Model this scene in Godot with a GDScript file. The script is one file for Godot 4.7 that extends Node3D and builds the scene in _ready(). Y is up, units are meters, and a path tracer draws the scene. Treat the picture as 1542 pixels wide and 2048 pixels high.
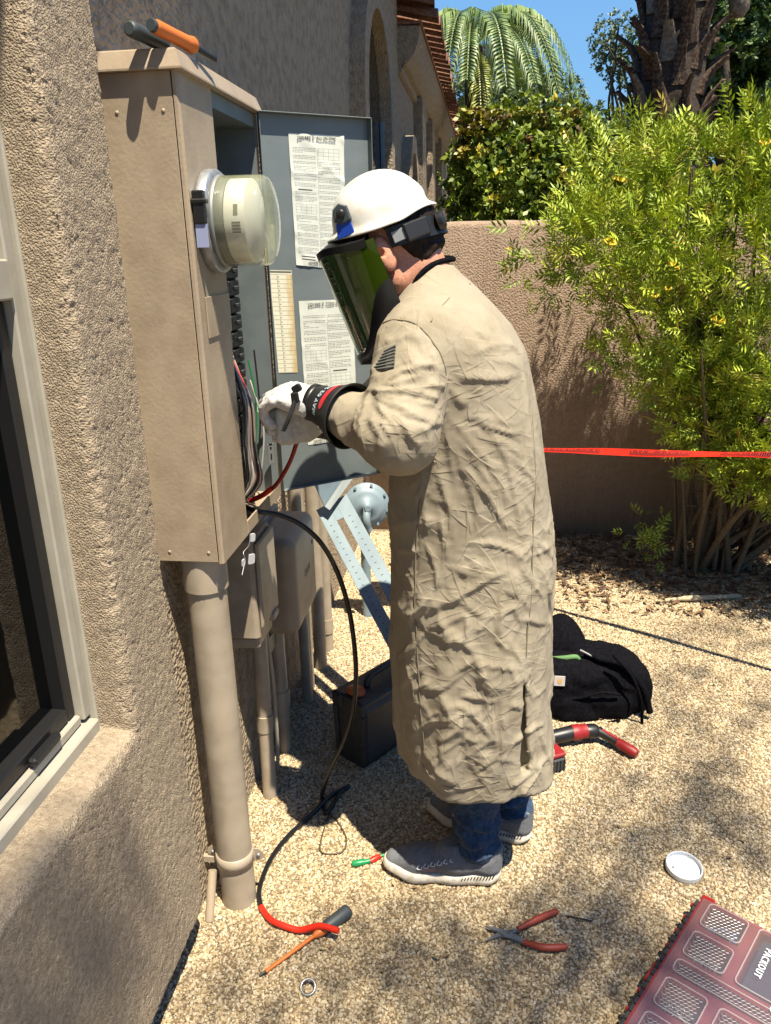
extends Node3D
# Backyard electrical panel: a worker in a long coat and hard hat at an open service panel beside a stucco house.

const EYE := Vector3(0, 1.52, 0)
const SHIFT := Vector3(-0.25, -1.0, -0.31)   # where sunlight goes
const TONE := 0.7                           # all base colours below are read at exposure 1; this brings them to real-world reflectance
const FOCAL := 1559.15                      # in photograph pixels (1542 x 2048)
var cam_basis: Basis
var m := {}
var taken := {}
var rng := RandomNumberGenerator.new()
var nz := FastNoiseLite.new()
var nz2 := FastNoiseLite.new()

# ---------------------------------------------------------------- pixels of the photograph to places
func ray(x: float, y: float) -> Vector3:
	return cam_basis * Vector3(x - 771.0, 1024.0 - y, -FOCAL)
func on_y(x: float, y: float, h := 0.0) -> Vector3:
	var r := ray(x, y)
	return EYE + r * ((h - EYE.y) / r.y)
func on_z(x: float, y: float, z: float) -> Vector3:
	var r := ray(x, y)
	return EYE + r * (z / r.z)
func on_x(x: float, y: float, px: float) -> Vector3:
	var r := ray(x, y)
	return EYE + r * (px / r.x)

# ---------------------------------------------------------------- naming and tagging
func numbered(called: String) -> String:
	if not taken.has(called):
		taken[called] = 0
		return called
	taken[called] += 1
	return "%s_%03d" % [called, taken[called]]
func tag(o: Node, label: String, category: String, group := "") -> void:
	o.set_meta("label", label)
	o.set_meta("category", category)
	if group: o.set_meta("group", group)
func thing(called: String, label: String, category: String, at := Vector3.ZERO, turn := 0.0, group := "") -> Node3D:
	var o := Node3D.new()
	o.name = numbered(called)
	add_child(o)
	o.position = at
	o.rotation.y = turn
	tag(o, label, category, group)
	return o
func part(called: String, mesh: Mesh, mat: Material, parent: Node = null, at := Vector3.ZERO) -> MeshInstance3D:
	var o := MeshInstance3D.new()
	o.mesh = mesh
	if mat: o.material_override = mat
	if parent == null:
		o.name = numbered(called)
		add_child(o)
	else:
		o.name = called
		parent.add_child(o, true)
	o.position = at
	return o
func structure(called: String, mesh: Mesh, mat: Material) -> MeshInstance3D:
	var o := part(called, mesh, mat)
	o.set_meta("kind", "structure")
	return o
func many(called: String, mesh: Mesh, mat: Material, xf: Array, cols: Array, parent: Node = null) -> MultiMeshInstance3D:
	var mm := MultiMesh.new()
	mm.transform_format = MultiMesh.TRANSFORM_3D
	mm.use_colors = cols.size() > 0
	mm.mesh = mesh
	mm.instance_count = xf.size()
	for i in xf.size():
		mm.set_instance_transform(i, xf[i])
		if cols.size() > 0: mm.set_instance_color(i, cols[i] * TONE)
	var o := MultiMeshInstance3D.new()
	o.multimesh = mm
	o.material_override = mat
	o.set_meta("kind", "stuff")
	if parent == null:
		o.name = numbered(called)
		add_child(o)
	else:
		o.name = called
		parent.add_child(o, true)
	return o

# ---------------------------------------------------------------- mesh helpers
func new_st() -> SurfaceTool:
	var st := SurfaceTool.new()
	st.begin(Mesh.PRIMITIVE_TRIANGLES)
	return st
func done(st: SurfaceTool) -> ArrayMesh:
	st.generate_normals()
	return st.commit()
func tri(st: SurfaceTool, a: Vector3, b: Vector3, c: Vector3, g := 0) -> void:
	st.set_smooth_group(g)
	st.add_vertex(a)
	st.set_smooth_group(g)
	st.add_vertex(b)
	st.set_smooth_group(g)
	st.add_vertex(c)
func quad(st: SurfaceTool, a: Vector3, b: Vector3, c: Vector3, d: Vector3, g := -1) -> void:
	tri(st, a, b, c, g)
	tri(st, a, c, d, g)
func uquad(st: SurfaceTool, a: Vector3, b: Vector3, c: Vector3, d: Vector3) -> void:   # a quad with UVs: a is top left, then top right, bottom right, bottom left
	var p := [a, b, c, a, c, d]
	var u := [Vector2(0, 0), Vector2(1, 0), Vector2(1, 1), Vector2(0, 0), Vector2(1, 1), Vector2(0, 1)]
	for i in 6:
		st.set_smooth_group(-1)
		st.set_uv(u[i])
		st.add_vertex(p[i])
# rings of equal length, swept one to the next
func skin(st: SurfaceTool, rings: Array, closed := true, cap0 := true, cap1 := true, g := 0) -> void:
	for i in rings.size() - 1:
		var a: PackedVector3Array = rings[i]
		var b: PackedVector3Array = rings[i + 1]
		var n := a.size()
		for j in (n if closed else n - 1):
			var k := (j + 1) % n
			quad(st, a[j], b[j], b[k], a[k], g)
	for e in 2:
		if (e == 0 and not cap0) or (e == 1 and not cap1): continue
		var r: PackedVector3Array = rings[0] if e == 0 else rings[rings.size() - 1]
		var c := Vector3.ZERO
		for v in r: c += v
		c /= r.size()
		for j in r.size():
			var k := (j + 1) % r.size()
			if e == 0: tri(st, c, r[j], r[k], -1)
			else: tri(st, c, r[k], r[j], -1)
func axes(d: Vector3) -> Basis:   # a basis whose y runs along d
	var y := d.normalized()
	var h := Vector3(0, 0, 1) if absf(y.z) < 0.9 else Vector3(1, 0, 0)
	var x := y.cross(h).normalized()
	return Basis(x, y, x.cross(y))
func smooth_path(pts: Array, steps := 6) -> PackedVector3Array:   # Catmull-Rom
	var out := PackedVector3Array()
	var n := pts.size()
	for i in n - 1:
		var p0: Vector3 = pts[maxi(i - 1, 0)]
		var p1: Vector3 = pts[i]
		var p2: Vector3 = pts[i + 1]
		var p3: Vector3 = pts[mini(i + 2, n - 1)]
		for s in steps:
			out.append(p1.cubic_interpolate(p2, p0, p3, float(s) / steps))
	out.append(pts[n - 1])
	return out
func tube(st: SurfaceTool, path: PackedVector3Array, radii, sides := 10, caps := true) -> void:
	var rings := []
	var bs := axes(path[1] - path[0])
	for i in path.size():
		var d := (path[mini(i + 1, path.size() - 1)] - path[maxi(i - 1, 0)]).normalized()
		var q := Quaternion(bs.y.normalized(), d)
		bs = Basis(q) * bs
		bs = bs.orthonormalized()
		var r: float = radii if (radii is float or radii is int) else radii[i * (radii.size() - 1) / maxi(path.size() - 1, 1)]
		var ring := PackedVector3Array()
		for j in sides:
			var a := TAU * j / sides
			ring.append(path[i] + (bs.x * cos(a) + bs.z * sin(a)) * r)
		rings.append(ring)
	skin(st, rings, true, caps, caps)
func rod(st: SurfaceTool, a: Vector3, b: Vector3, r0: float, r1 := -1.0, sides := 12) -> void:
	var bs := axes(b - a)
	if r1 < 0: r1 = r0
	var rings := [PackedVector3Array(), PackedVector3Array()]
	for j in sides:
		var t := TAU * j / sides
		var o := bs.x * cos(t) + bs.z * sin(t)
		rings[0].append(a + o * r0)
		rings[1].append(b + o * r1)
	skin(st, rings)
# profile of (radius, height) pairs about the axis xf.basis.y; break_at: sharp where two equal points follow one another
func lathe(st: SurfaceTool, prof: Array, xf: Transform3D, seg := 32, smooth := true) -> void:
	for i in prof.size() - 1:
		var p: Vector2 = prof[i]
		var q: Vector2 = prof[i + 1]
		if p.is_equal_approx(q): continue
		for j in seg:
			var a := TAU * j / seg
			var b := TAU * (j + 1) / seg
			var A := xf * Vector3(p.x * cos(a), p.y, p.x * sin(a))
			var B := xf * Vector3(q.x * cos(a), q.y, q.x * sin(a))
			var C := xf * Vector3(q.x * cos(b), q.y, q.x * sin(b))
			var D := xf * Vector3(p.x * cos(b), p.y, p.x * sin(b))
			var g := 0 if smooth else i + 1
			if p.x > 1e-6: tri(st, A, B, D, g)
			if q.x > 1e-6: tri(st, B, C, D, g)
# box with chamfered edges
func box(st: SurfaceTool, size: Vector3, xf := Transform3D.IDENTITY, bevel := 0.002) -> void:
	var h := size * 0.5
	var b := minf(bevel, minf(h.x, minf(h.y, h.z)) * 0.9)
	var f := func(sx, sy, sz, ax) -> Vector3:
		var v := Vector3(sx * (h.x - b), sy * (h.y - b), sz * (h.z - b))
		v[ax] += [sx, sy, sz][ax] * b
		return xf * v
	for ax in 3:
		var u := (ax + 1) % 3
		var w := (ax + 2) % 3
		for s in [-1, 1]:
			var c := []
			for k in [[-1, -1], [1, -1], [1, 1], [-1, 1]]:
				var e := [0, 0, 0]
				e[ax] = s
				e[u] = k[0]
				e[w] = k[1]
				c.append(f.call(e[0], e[1], e[2], ax))
			if s < 0: quad(st, c[0], c[1], c[2], c[3])
			else: quad(st, c[3], c[2], c[1], c[0])
		for s in [-1, 1]:        # chamfers along axis ax
			for t in [-1, 1]:
				var e0 := [0, 0, 0]
				e0[ax] = -1
				e0[u] = s
				e0[w] = t
				var e1 := e0.duplicate()
				e1[ax] = 1
				var A = f.call(e0[0], e0[1], e0[2], u)
				var B = f.call(e1[0], e1[1], e1[2], u)
				var C = f.call(e1[0], e1[1], e1[2], w)
				var D = f.call(e0[0], e0[1], e0[2], w)
				if s * t > 0: quad(st, A, D, C, B)
				else: quad(st, A, B, C, D)
	for sx in [-1, 1]:
		for sy in [-1, 1]:
			for sz in [-1, 1]:
				var A = f.call(sx, sy, sz, 0)
				var B = f.call(sx, sy, sz, 1)
				var C = f.call(sx, sy, sz, 2)
				if sx * sy * sz > 0: tri(st, A, C, B, -1)
				else: tri(st, A, B, C, -1)
func box_mesh(size: Vector3, bevel := 0.002, xf := Transform3D.IDENTITY) -> ArrayMesh:
	var st := new_st()
	box(st, size, xf, bevel)
	return done(st)
func at(p: Vector3, b := Basis.IDENTITY) -> Transform3D:
	return Transform3D(b, p)
func minmax_box(lo: Vector3, hi: Vector3, bevel := 0.002) -> ArrayMesh:
	return box_mesh(hi - lo, bevel, at((lo + hi) * 0.5))
# flat outline in the xf's xz plane, extruded along its y between y0 and y1
func prism(st: SurfaceTool, outline: PackedVector2Array, y0: float, y1: float, xf := Transform3D.IDENTITY, bevel := 0.0) -> void:
	var idx := Geometry2D.triangulate_polygon(outline)
	var n := outline.size()
	var inner := outline
	if bevel > 0.0:
		var o := Geometry2D.offset_polygon(outline, -bevel)
		if o.size() == 1 and o[0].size() == n: inner = o[0]
		else: bevel = 0.0
	var topv := func(v: Vector2, y: float) -> Vector3: return xf * Vector3(v.x, y, v.y)
	if bevel > 0.0:   # line the offset polygon up with the outline
		var best := 0
		for i in n:
			if inner[i].distance_to(outline[0]) < inner[best].distance_to(outline[0]): best = i
		var r := PackedVector2Array()
		for i in n: r.append(inner[(best + i) % n])
		inner = r
	for i in range(0, idx.size(), 3):
		tri(st, topv.call(inner[idx[i]], y1), topv.call(inner[idx[i + 1]], y1), topv.call(inner[idx[i + 2]], y1), -1)
		tri(st, topv.call(inner[idx[i]], y0), topv.call(inner[idx[i + 2]], y0), topv.call(inner[idx[i + 1]], y0), -1)
	for i in n:
		var k := (i + 1) % n
		quad(st, topv.call(outline[i], y0 + bevel), topv.call(outline[k], y0 + bevel), topv.call(outline[k], y1 - bevel), topv.call(outline[i], y1 - bevel), -1)
		if bevel > 0.0:
			quad(st, topv.call(outline[i], y1 - bevel), topv.call(outline[k], y1 - bevel), topv.call(inner[k], y1), topv.call(inner[i], y1), -1)
			quad(st, topv.call(inner[i], y0), topv.call(inner[k], y0), topv.call(outline[k], y0 + bevel), topv.call(outline[i], y0 + bevel), -1)
func round_rect(w: float, h: float, r: float, seg := 5) -> PackedVector2Array:
	var o := PackedVector2Array()
	for c in [[1, 1, 0], [-1, 1, 1], [-1, -1, 2], [1, -1, 3]]:
		for s in seg + 1:
			var a: float = PI * 0.5 * (c[2] + float(s) / seg)
			o.append(Vector2(c[0] * (w * 0.5 - r) + cos(a) * r, c[1] * (h * 0.5 - r) + sin(a) * r))
	return o
# indexed mesh with smooth normals
func finish(v: PackedVector3Array, idx: PackedInt32Array, cols := PackedColorArray()) -> ArrayMesh:
	var a := []
	a.resize(Mesh.ARRAY_MAX)
	a[Mesh.ARRAY_VERTEX] = v
	a[Mesh.ARRAY_NORMAL] = normals_of(v, idx)
	a[Mesh.ARRAY_INDEX] = idx
	if cols.size() > 0: a[Mesh.ARRAY_COLOR] = cols
	var am := ArrayMesh.new()
	am.add_surface_from_arrays(Mesh.PRIMITIVE_TRIANGLES, a)
	return am
func normals_of(v: PackedVector3Array, idx: PackedInt32Array) -> PackedVector3Array:
	var n := PackedVector3Array()
	n.resize(v.size())
	for i in range(0, idx.size(), 3):
		var a := idx[i]
		var b := idx[i + 1]
		var c := idx[i + 2]
		var f := (v[c] - v[a]).cross(v[b] - v[a])
		n[a] += f
		n[b] += f
		n[c] += f
	for i in n.size(): n[i] = n[i].normalized()
	return n
# surface nets of a distance field f between lo and hi, cells of h: [vertices, indices]
func nets(f: Callable, lo: Vector3, hi: Vector3, h: float, slack := 1.35) -> Array:
	var n := Vector3i(((hi - lo) / h).ceil()) + Vector3i.ONE
	var sx := n.x + 1
	var sxy := (n.x + 1) * (n.y + 1)
	var val := PackedFloat32Array()
	val.resize(sxy * (n.z + 1))
	val.fill(1e9)
	var cell := PackedInt32Array()
	cell.resize(sxy * (n.z + 1))
	cell.fill(-1)
	var verts := PackedVector3Array()
	var cells := PackedInt32Array()
	const B := 6
	var reach := B * h * 0.87 * slack
	var co := PackedInt32Array([0, 1, sx, sx + 1, sxy, sxy + 1, sxy + sx, sxy + sx + 1])
	var cp := [Vector3(0, 0, 0), Vector3(1, 0, 0), Vector3(0, 1, 0), Vector3(1, 1, 0), Vector3(0, 0, 1), Vector3(1, 0, 1), Vector3(0, 1, 1), Vector3(1, 1, 1)]
	var ed := [[0, 1], [2, 3], [4, 5], [6, 7], [0, 2], [1, 3], [4, 6], [5, 7], [0, 4], [1, 5], [2, 6], [3, 7]]
	for bz in range(0, n.z, B):
		for by in range(0, n.y, B):
			for bx in range(0, n.x, B):
				if absf(f.call(lo + (Vector3(bx, by, bz) + Vector3.ONE * B * 0.5) * h)) > reach: continue
				var ex := mini(bx + B, n.x)
				var ey := mini(by + B, n.y)
				var ez := mini(bz + B, n.z)
				for z in range(bz, ez + 1):
					for y in range(by, ey + 1):
						var at0 := z * sxy + y * sx
						for x in range(bx, ex + 1):
							if val[at0 + x] > 1e8: val[at0 + x] = f.call(lo + Vector3(x, y, z) * h)
				for z in range(bz, ez):
					for y in range(by, ey):
						for x in range(bx, ex):
							var i0 := z * sxy + y * sx + x
							var neg := 0
							for k in 8:
								if val[i0 + co[k]] < 0.0: neg += 1
							if neg == 0 or neg == 8: continue
							var s := Vector3.ZERO
							var c := 0
							for e in ed:
								var a := val[i0 + co[e[0]]]
								var b := val[i0 + co[e[1]]]
								if (a < 0.0) != (b < 0.0):
									s += (cp[e[0]] as Vector3).lerp(cp[e[1]], a / (a - b))
									c += 1
							cell[i0] = verts.size()
							cells.append(i0)
							verts.append(lo + (Vector3(x, y, z) + s / c) * h)
	var idx := PackedInt32Array()
	var step := [1, sx, sxy]
	for i0 in cells:
		for ax in 3:
			var a := val[i0]
			var b := val[i0 + step[ax]]
			if b > 1e8 or (a < 0.0) == (b < 0.0): continue
			var u: int = step[(ax + 1) % 3]
			var w: int = step[(ax + 2) % 3]
			if i0 - u - w < 0: continue
			var q := [cell[i0], cell[i0 - u], cell[i0 - u - w], cell[i0 - w]]
			if q[0] < 0 or q[1] < 0 or q[2] < 0 or q[3] < 0: continue
			if a < 0.0: idx.append_array(PackedInt32Array([q[0], q[2], q[1], q[0], q[3], q[2]]))
			else: idx.append_array(PackedInt32Array([q[0], q[1], q[2], q[0], q[2], q[3]]))
	return [verts, idx]
func smin(a: float, b: float, k: float) -> float:
	var t := clampf(0.5 + 0.5 * (b - a) / k, 0.0, 1.0)
	return lerpf(b, a, t) - k * t * (1.0 - t)
func cap(p: Vector3, a: Vector3, b: Vector3, ra: float, rb: float) -> float:
	var ab := b - a
	var t := clampf((p - a).dot(ab) / ab.length_squared(), 0.0, 1.0)
	return p.distance_to(a + ab * t) - lerpf(ra, rb, t)
func ell(p: Vector3, r: Vector3) -> float:
	var k := (p / r).length()
	return (k - 1.0) * k / maxf((p / (r * r)).length(), 1e-6)
func rbox(p: Vector3, h: Vector3, r: float) -> float:
	var q := p.abs() - h + Vector3.ONE * r
	return q.max(Vector3.ZERO).length() + minf(maxf(q.x, maxf(q.y, q.z)), 0.0) - r
func table(t: Array, y: float) -> PackedFloat32Array:   # rows [y, a, b, ...] with falling y, smoothly between
	var out := PackedFloat32Array()
	var i := 0
	while i < t.size() - 2 and t[i + 1][0] > y: i += 1
	var k := clampf((t[i][0] - y) / (t[i][0] - t[i + 1][0]), 0.0, 1.0)
	for c in range(1, t[0].size()): out.append(cubic_interpolate(t[i][c], t[i + 1][c], t[maxi(i - 1, 0)][c], t[mini(i + 2, t.size() - 1)][c], k))
	return out
func words(text: String, height: float, depth := 0.0006, font := "Droid Sans", weight := 400) -> TextMesh:
	var f := SystemFont.new()
	f.font_names = PackedStringArray([font])
	f.font_weight = weight
	var t := TextMesh.new()
	t.text = text
	t.font = f
	t.font_size = 64
	t.pixel_size = height / 46.0
	t.depth = depth
	t.curve_step = 2.0
	return t

# ---------------------------------------------------------------- textures and materials
func srgb(r: float, g: float, b: float) -> Color:   # linear base colour to the sRGB a material takes
	return (Color(r, g, b) * TONE).linear_to_srgb()
func noise_image(size: int, freq: float, sd: int, oct := 4, type := FastNoiseLite.TYPE_SIMPLEX, ridged := false) -> Image:
	var n := FastNoiseLite.new()
	n.noise_type = type
	n.seed = sd
	n.frequency = freq
	n.fractal_octaves = oct
	n.fractal_type = FastNoiseLite.FRACTAL_RIDGED if ridged else FastNoiseLite.FRACTAL_FBM
	return n.get_seamless_image(size, size, false, false, 0.15, true)
func tint(im: Image, stops: Array, cols: Array, grain := 0.0, sd := 1) -> ImageTexture:   # a noise image through a ramp of linear colours
	var g := Gradient.new()
	g.offsets = PackedFloat32Array(stops)
	var c := PackedColorArray()
	for k in cols: c.append(k)
	g.colors = c
	var lut := []
	for i in 256: lut.append(g.sample(i / 255.0) * TONE)
	var out := Image.create(im.get_width(), im.get_height(), false, Image.FORMAT_RGB8)
	var r := RandomNumberGenerator.new()
	r.seed = sd
	for y in im.get_height():
		for x in im.get_width():
			var k: Color = lut[int(im.get_pixel(x, y).r * 255.0)]
			if grain > 0.0:
				var f := 1.0 + r.randf_range(-grain, grain)
				k = Color(minf(k.r * f, 1), minf(k.g * f, 1), minf(k.b * f, 1))
			out.set_pixel(x, y, k.linear_to_srgb())
	out.generate_mipmaps()
	return ImageTexture.create_from_image(out)
func bumps(im: Image, strength: float) -> ImageTexture:
	var b: Image = im.duplicate()
	b.convert(Image.FORMAT_RGB8)
	b.bump_map_to_normal_map(strength)
	return ImageTexture.create_from_image(b)
func mat(col: Color, rough := 0.8, metal := 0.0) -> StandardMaterial3D:
	var s := StandardMaterial3D.new()
	s.albedo_color = col
	s.roughness = rough
	s.metallic = metal
	s.cull_mode = BaseMaterial3D.CULL_DISABLED
	return s
func textured(albedo: Texture2D, normal: Texture2D, scale: float, rough: float, nscale := 1.0, world := true) -> StandardMaterial3D:
	var s := mat(Color.WHITE, rough)
	s.albedo_texture = albedo
	if normal:
		s.normal_enabled = true
		s.normal_texture = normal
		s.normal_scale = nscale
	s.uv1_triplanar = true
	s.uv1_world_triplanar = world
	s.uv1_scale = Vector3.ONE * scale
	return s
func vertex_mat(rough := 0.8) -> StandardMaterial3D:
	var s := mat(Color.WHITE, rough)
	s.vertex_color_use_as_albedo = true
	return s
func make_materials() -> void:
	var fine := noise_image(512, 0.06, 3, 3)
	var soft := noise_image(256, 0.012, 5, 4)
	var mid := noise_image(512, 0.02, 9, 5)
	m.stucco = textured(tint(mid, [0.1, 0.45, 0.6, 0.9], [Color(0.34, 0.265, 0.18), Color(0.45, 0.357, 0.248), Color(0.48, 0.382, 0.267), Color(0.53, 0.43, 0.305)], 0.07), bumps(fine, 6.0), 1.6, 0.95, 1.0)
	m.near_stucco = textured(tint(mid, [0.1, 0.45, 0.6, 0.9], [Color(0.34, 0.265, 0.18), Color(0.45, 0.357, 0.248), Color(0.48, 0.382, 0.267), Color(0.53, 0.43, 0.305)], 0.12), bumps(fine, 14.0), 6.5, 0.95, 1.0)
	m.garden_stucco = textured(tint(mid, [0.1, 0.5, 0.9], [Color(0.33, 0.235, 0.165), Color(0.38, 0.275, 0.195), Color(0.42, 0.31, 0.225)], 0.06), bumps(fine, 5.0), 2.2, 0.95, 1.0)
	m.panel_paint = textured(tint(soft, [0.2, 0.5, 0.85], [Color(0.385, 0.30, 0.21), Color(0.43, 0.34, 0.24), Color(0.47, 0.375, 0.265)], 0.03), bumps(fine, 0.6), 2.5, 0.5, 0.5)
	m.pipe_paint = textured(tint(soft, [0.2, 0.5, 0.85], [Color(0.40, 0.335, 0.25), Color(0.46, 0.385, 0.29), Color(0.5, 0.42, 0.32)], 0.02), bumps(fine, 0.3), 3.0, 0.45, 0.4)
	m.grey_paint = textured(tint(soft, [0.15, 0.5, 0.85], [Color(0.165, 0.20, 0.208), Color(0.185, 0.222, 0.23), Color(0.205, 0.24, 0.25)], 0.03), bumps(fine, 0.3), 3.0, 0.42, 0.3)
	m.pale_grey = textured(tint(soft, [0.15, 0.5, 0.85], [Color(0.21, 0.28, 0.325), Color(0.24, 0.32, 0.365), Color(0.27, 0.355, 0.40)], 0.03), bumps(fine, 0.6), 3.0, 0.5, 0.4)
	m.inside = mat(srgb(0.05, 0.065, 0.07), 0.6)
	m.black_plastic = mat(srgb(0.012, 0.012, 0.013), 0.42)
	m.dark_plastic = textured(tint(mid, [0.1, 0.5, 0.9], [Color(0.022, 0.024, 0.026), Color(0.03, 0.032, 0.035), Color(0.045, 0.047, 0.05)], 0.06), bumps(fine, 1.0), 4.0, 0.55, 0.4)
	m.black_cloth = textured(tint(mid, [0.1, 0.5, 0.9], [Color(0.004, 0.004, 0.005), Color(0.006, 0.006, 0.008), Color(0.012, 0.011, 0.015)], 0.15), bumps(fine, 4.0), 6.0, 0.9, 0.6)
	m.black_cloth.metallic_specular = 0.15
	m.rubber = mat(srgb(0.013, 0.013, 0.014), 0.6)
	m.cable = mat(srgb(0.012, 0.012, 0.013), 0.3)
	m.orange = mat(srgb(0.75, 0.19, 0.025), 0.45)
	m.orange_dark = mat(srgb(0.5, 0.12, 0.03), 0.5)
	m.grip_grey = mat(srgb(0.045, 0.06, 0.068), 0.55)
	m.red = mat(srgb(0.40, 0.018, 0.015), 0.4)
	m.tool_red = mat(srgb(0.30, 0.012, 0.014), 0.5)
	m.brick_red = mat(srgb(0.42, 0.065, 0.03), 0.5)
	m.tape_red = mat(srgb(0.85, 0.03, 0.012), 0.4)
	m.tape_red.backlight_enabled = true
	m.tape_red.backlight = srgb(0.3, 0.01, 0.005)
	m.green = mat(srgb(0.01, 0.28, 0.09), 0.4)
	m.white_plastic = mat(srgb(0.86, 0.89, 0.92), 0.4)
	m.steel = mat(srgb(0.45, 0.46, 0.47), 0.4, 0.9)
	m.dull_steel = mat(srgb(0.35, 0.36, 0.36), 0.55, 0.6)
	m.galvanised = textured(tint(mid, [0.2, 0.5, 0.8], [Color(0.35, 0.37, 0.38), Color(0.45, 0.47, 0.48), Color(0.55, 0.57, 0.58)], 0.06), null, 5.0, 0.4)
	m.galvanised.metallic = 0.6
	m.paper = mat(srgb(0.62, 0.64, 0.62), 0.7)
	m.glass_dark = mat(Color(0.02, 0.025, 0.03, 1), 0.04)
	m.frame = textured(tint(soft, [0.2, 0.8], [Color(0.40, 0.37, 0.30), Color(0.46, 0.43, 0.355)], 0.02), null, 3.0, 0.45)
	m.trim = mat(srgb(0.42, 0.33, 0.22), 0.7)
	m.clay = textured(tint(mid, [0.15, 0.5, 0.85], [Color(0.20, 0.085, 0.05), Color(0.32, 0.15, 0.09), Color(0.4, 0.22, 0.14)], 0.1), bumps(fine, 3.0), 3.0, 0.9, 0.6)
	m.bark = textured(tint(mid, [0.15, 0.5, 0.85], [Color(0.035, 0.024, 0.017), Color(0.075, 0.052, 0.036), Color(0.13, 0.095, 0.065)], 0.15), bumps(fine, 8.0), 4.0, 0.95, 1.0)
	m.stem = textured(tint(mid, [0.15, 0.5, 0.85], [Color(0.10, 0.075, 0.045), Color(0.17, 0.13, 0.08), Color(0.24, 0.185, 0.12)], 0.15), bumps(fine, 6.0), 8.0, 0.9, 0.8)
	m.boot = textured(tint(mid, [0.12, 0.4, 0.62, 0.88], [Color(0.02, 0.011, 0.007), Color(0.07, 0.035, 0.02), Color(0.14, 0.08, 0.045), Color(0.30, 0.22, 0.15)], 0.15), bumps(fine, 8.0), 3.0, 0.95, 1.0)
	m.dry_boot = textured(tint(mid, [0.12, 0.5, 0.88], [Color(0.12, 0.085, 0.055), Color(0.27, 0.21, 0.15), Color(0.42, 0.36, 0.28)], 0.15), bumps(fine, 8.0), 3.0, 0.95, 1.0)
	m.leaf = vertex_mat(0.5)
	m.leaf.backlight_enabled = true
	m.leaf.backlight = srgb(0.34, 0.40, 0.05)
	m.litter = vertex_mat(0.9)
	m.stone = vertex_mat(0.85)

# ================================================================ the scene
func _ready() -> void:
	rng.seed = 7
	nz.seed = 11
	nz.frequency = 1.0
	nz.noise_type = FastNoiseLite.TYPE_SIMPLEX
	nz.fractal_type = FastNoiseLite.FRACTAL_NONE
	nz2.seed = 23
	nz2.frequency = 1.0
	nz2.noise_type = FastNoiseLite.TYPE_SIMPLEX
	nz2.fractal_octaves = 3
	# camera
	var cam := Camera3D.new()
	cam.name = "camera"
	cam.rotation_order = EULER_ORDER_YXZ
	cam.rotation = Vector3(-0.330888, 0.1316, -0.02306)
	cam.position = EYE
	cam.fov = rad_to_deg(2.0 * atan(1024.0 / FOCAL))
	cam.near = 0.05
	cam.far = 400.0
	add_child(cam)
	cam.current = true
	cam_basis = cam.transform.basis
	# sky
	var sm := ProceduralSkyMaterial.new()
	sm.sky_top_color = Color(0.25, 0.52, 0.90)
	sm.sky_horizon_color = Color(0.60, 0.82, 0.97)
	sm.sky_curve = 0.35
	sm.ground_bottom_color = Color(0.35, 0.29, 0.2)
	sm.ground_horizon_color = Color(0.5, 0.45, 0.36)
	var sky := Sky.new()
	sky.sky_material = sm
	var env := Environment.new()
	env.background_mode = Environment.BG_SKY
	env.sky = sky
	env.background_energy_multiplier = 0.42
	env.tonemap_mode = Environment.TONE_MAPPER_LINEAR
	env.tonemap_exposure = 2.45
	env.sdfgi_enabled = true
	env.ssao_enabled = true
	env.ssil_enabled = true
	var we := WorldEnvironment.new()
	we.name = "world_environment"
	we.environment = env
	add_child(we)
	# sun
	var sun := DirectionalLight3D.new()
	sun.name = "sun"
	sun.light_energy = 1.6
	sun.light_color = Color(1.0, 0.955, 0.87)
	sun.light_angular_distance = 0.53
	sun.shadow_enabled = true
	add_child(sun)
	sun.look_at_from_position(Vector3.ZERO, SHIFT, Vector3(0, 0, 1))

	make_materials()
	build_ground()
	build_house()
	build_garden_wall()
	build_panel()
	build_conduits()
	build_boxes_on_wall()
	build_gas_meter()
	build_person()
	build_props()
	build_bush()
	build_background()
	build_shade_tree()

func wpart(called: String, mesh: Mesh, material: Material, parent: Node3D) -> MeshInstance3D:   # a part whose mesh is in world coordinates
	var o := part(called, mesh, material, parent)
	var p := Vector3.ZERO
	var n: Node = parent
	while n is Node3D and n != self:
		p += (n as Node3D).position
		n = n.get_parent()
	o.position = -p
	return o
func on_plane(x: float, y: float, p: Vector3, n: Vector3) -> Vector3:
	var r := ray(x, y)
	return EYE + r * ((p - EYE).dot(n) / r.dot(n))

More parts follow.
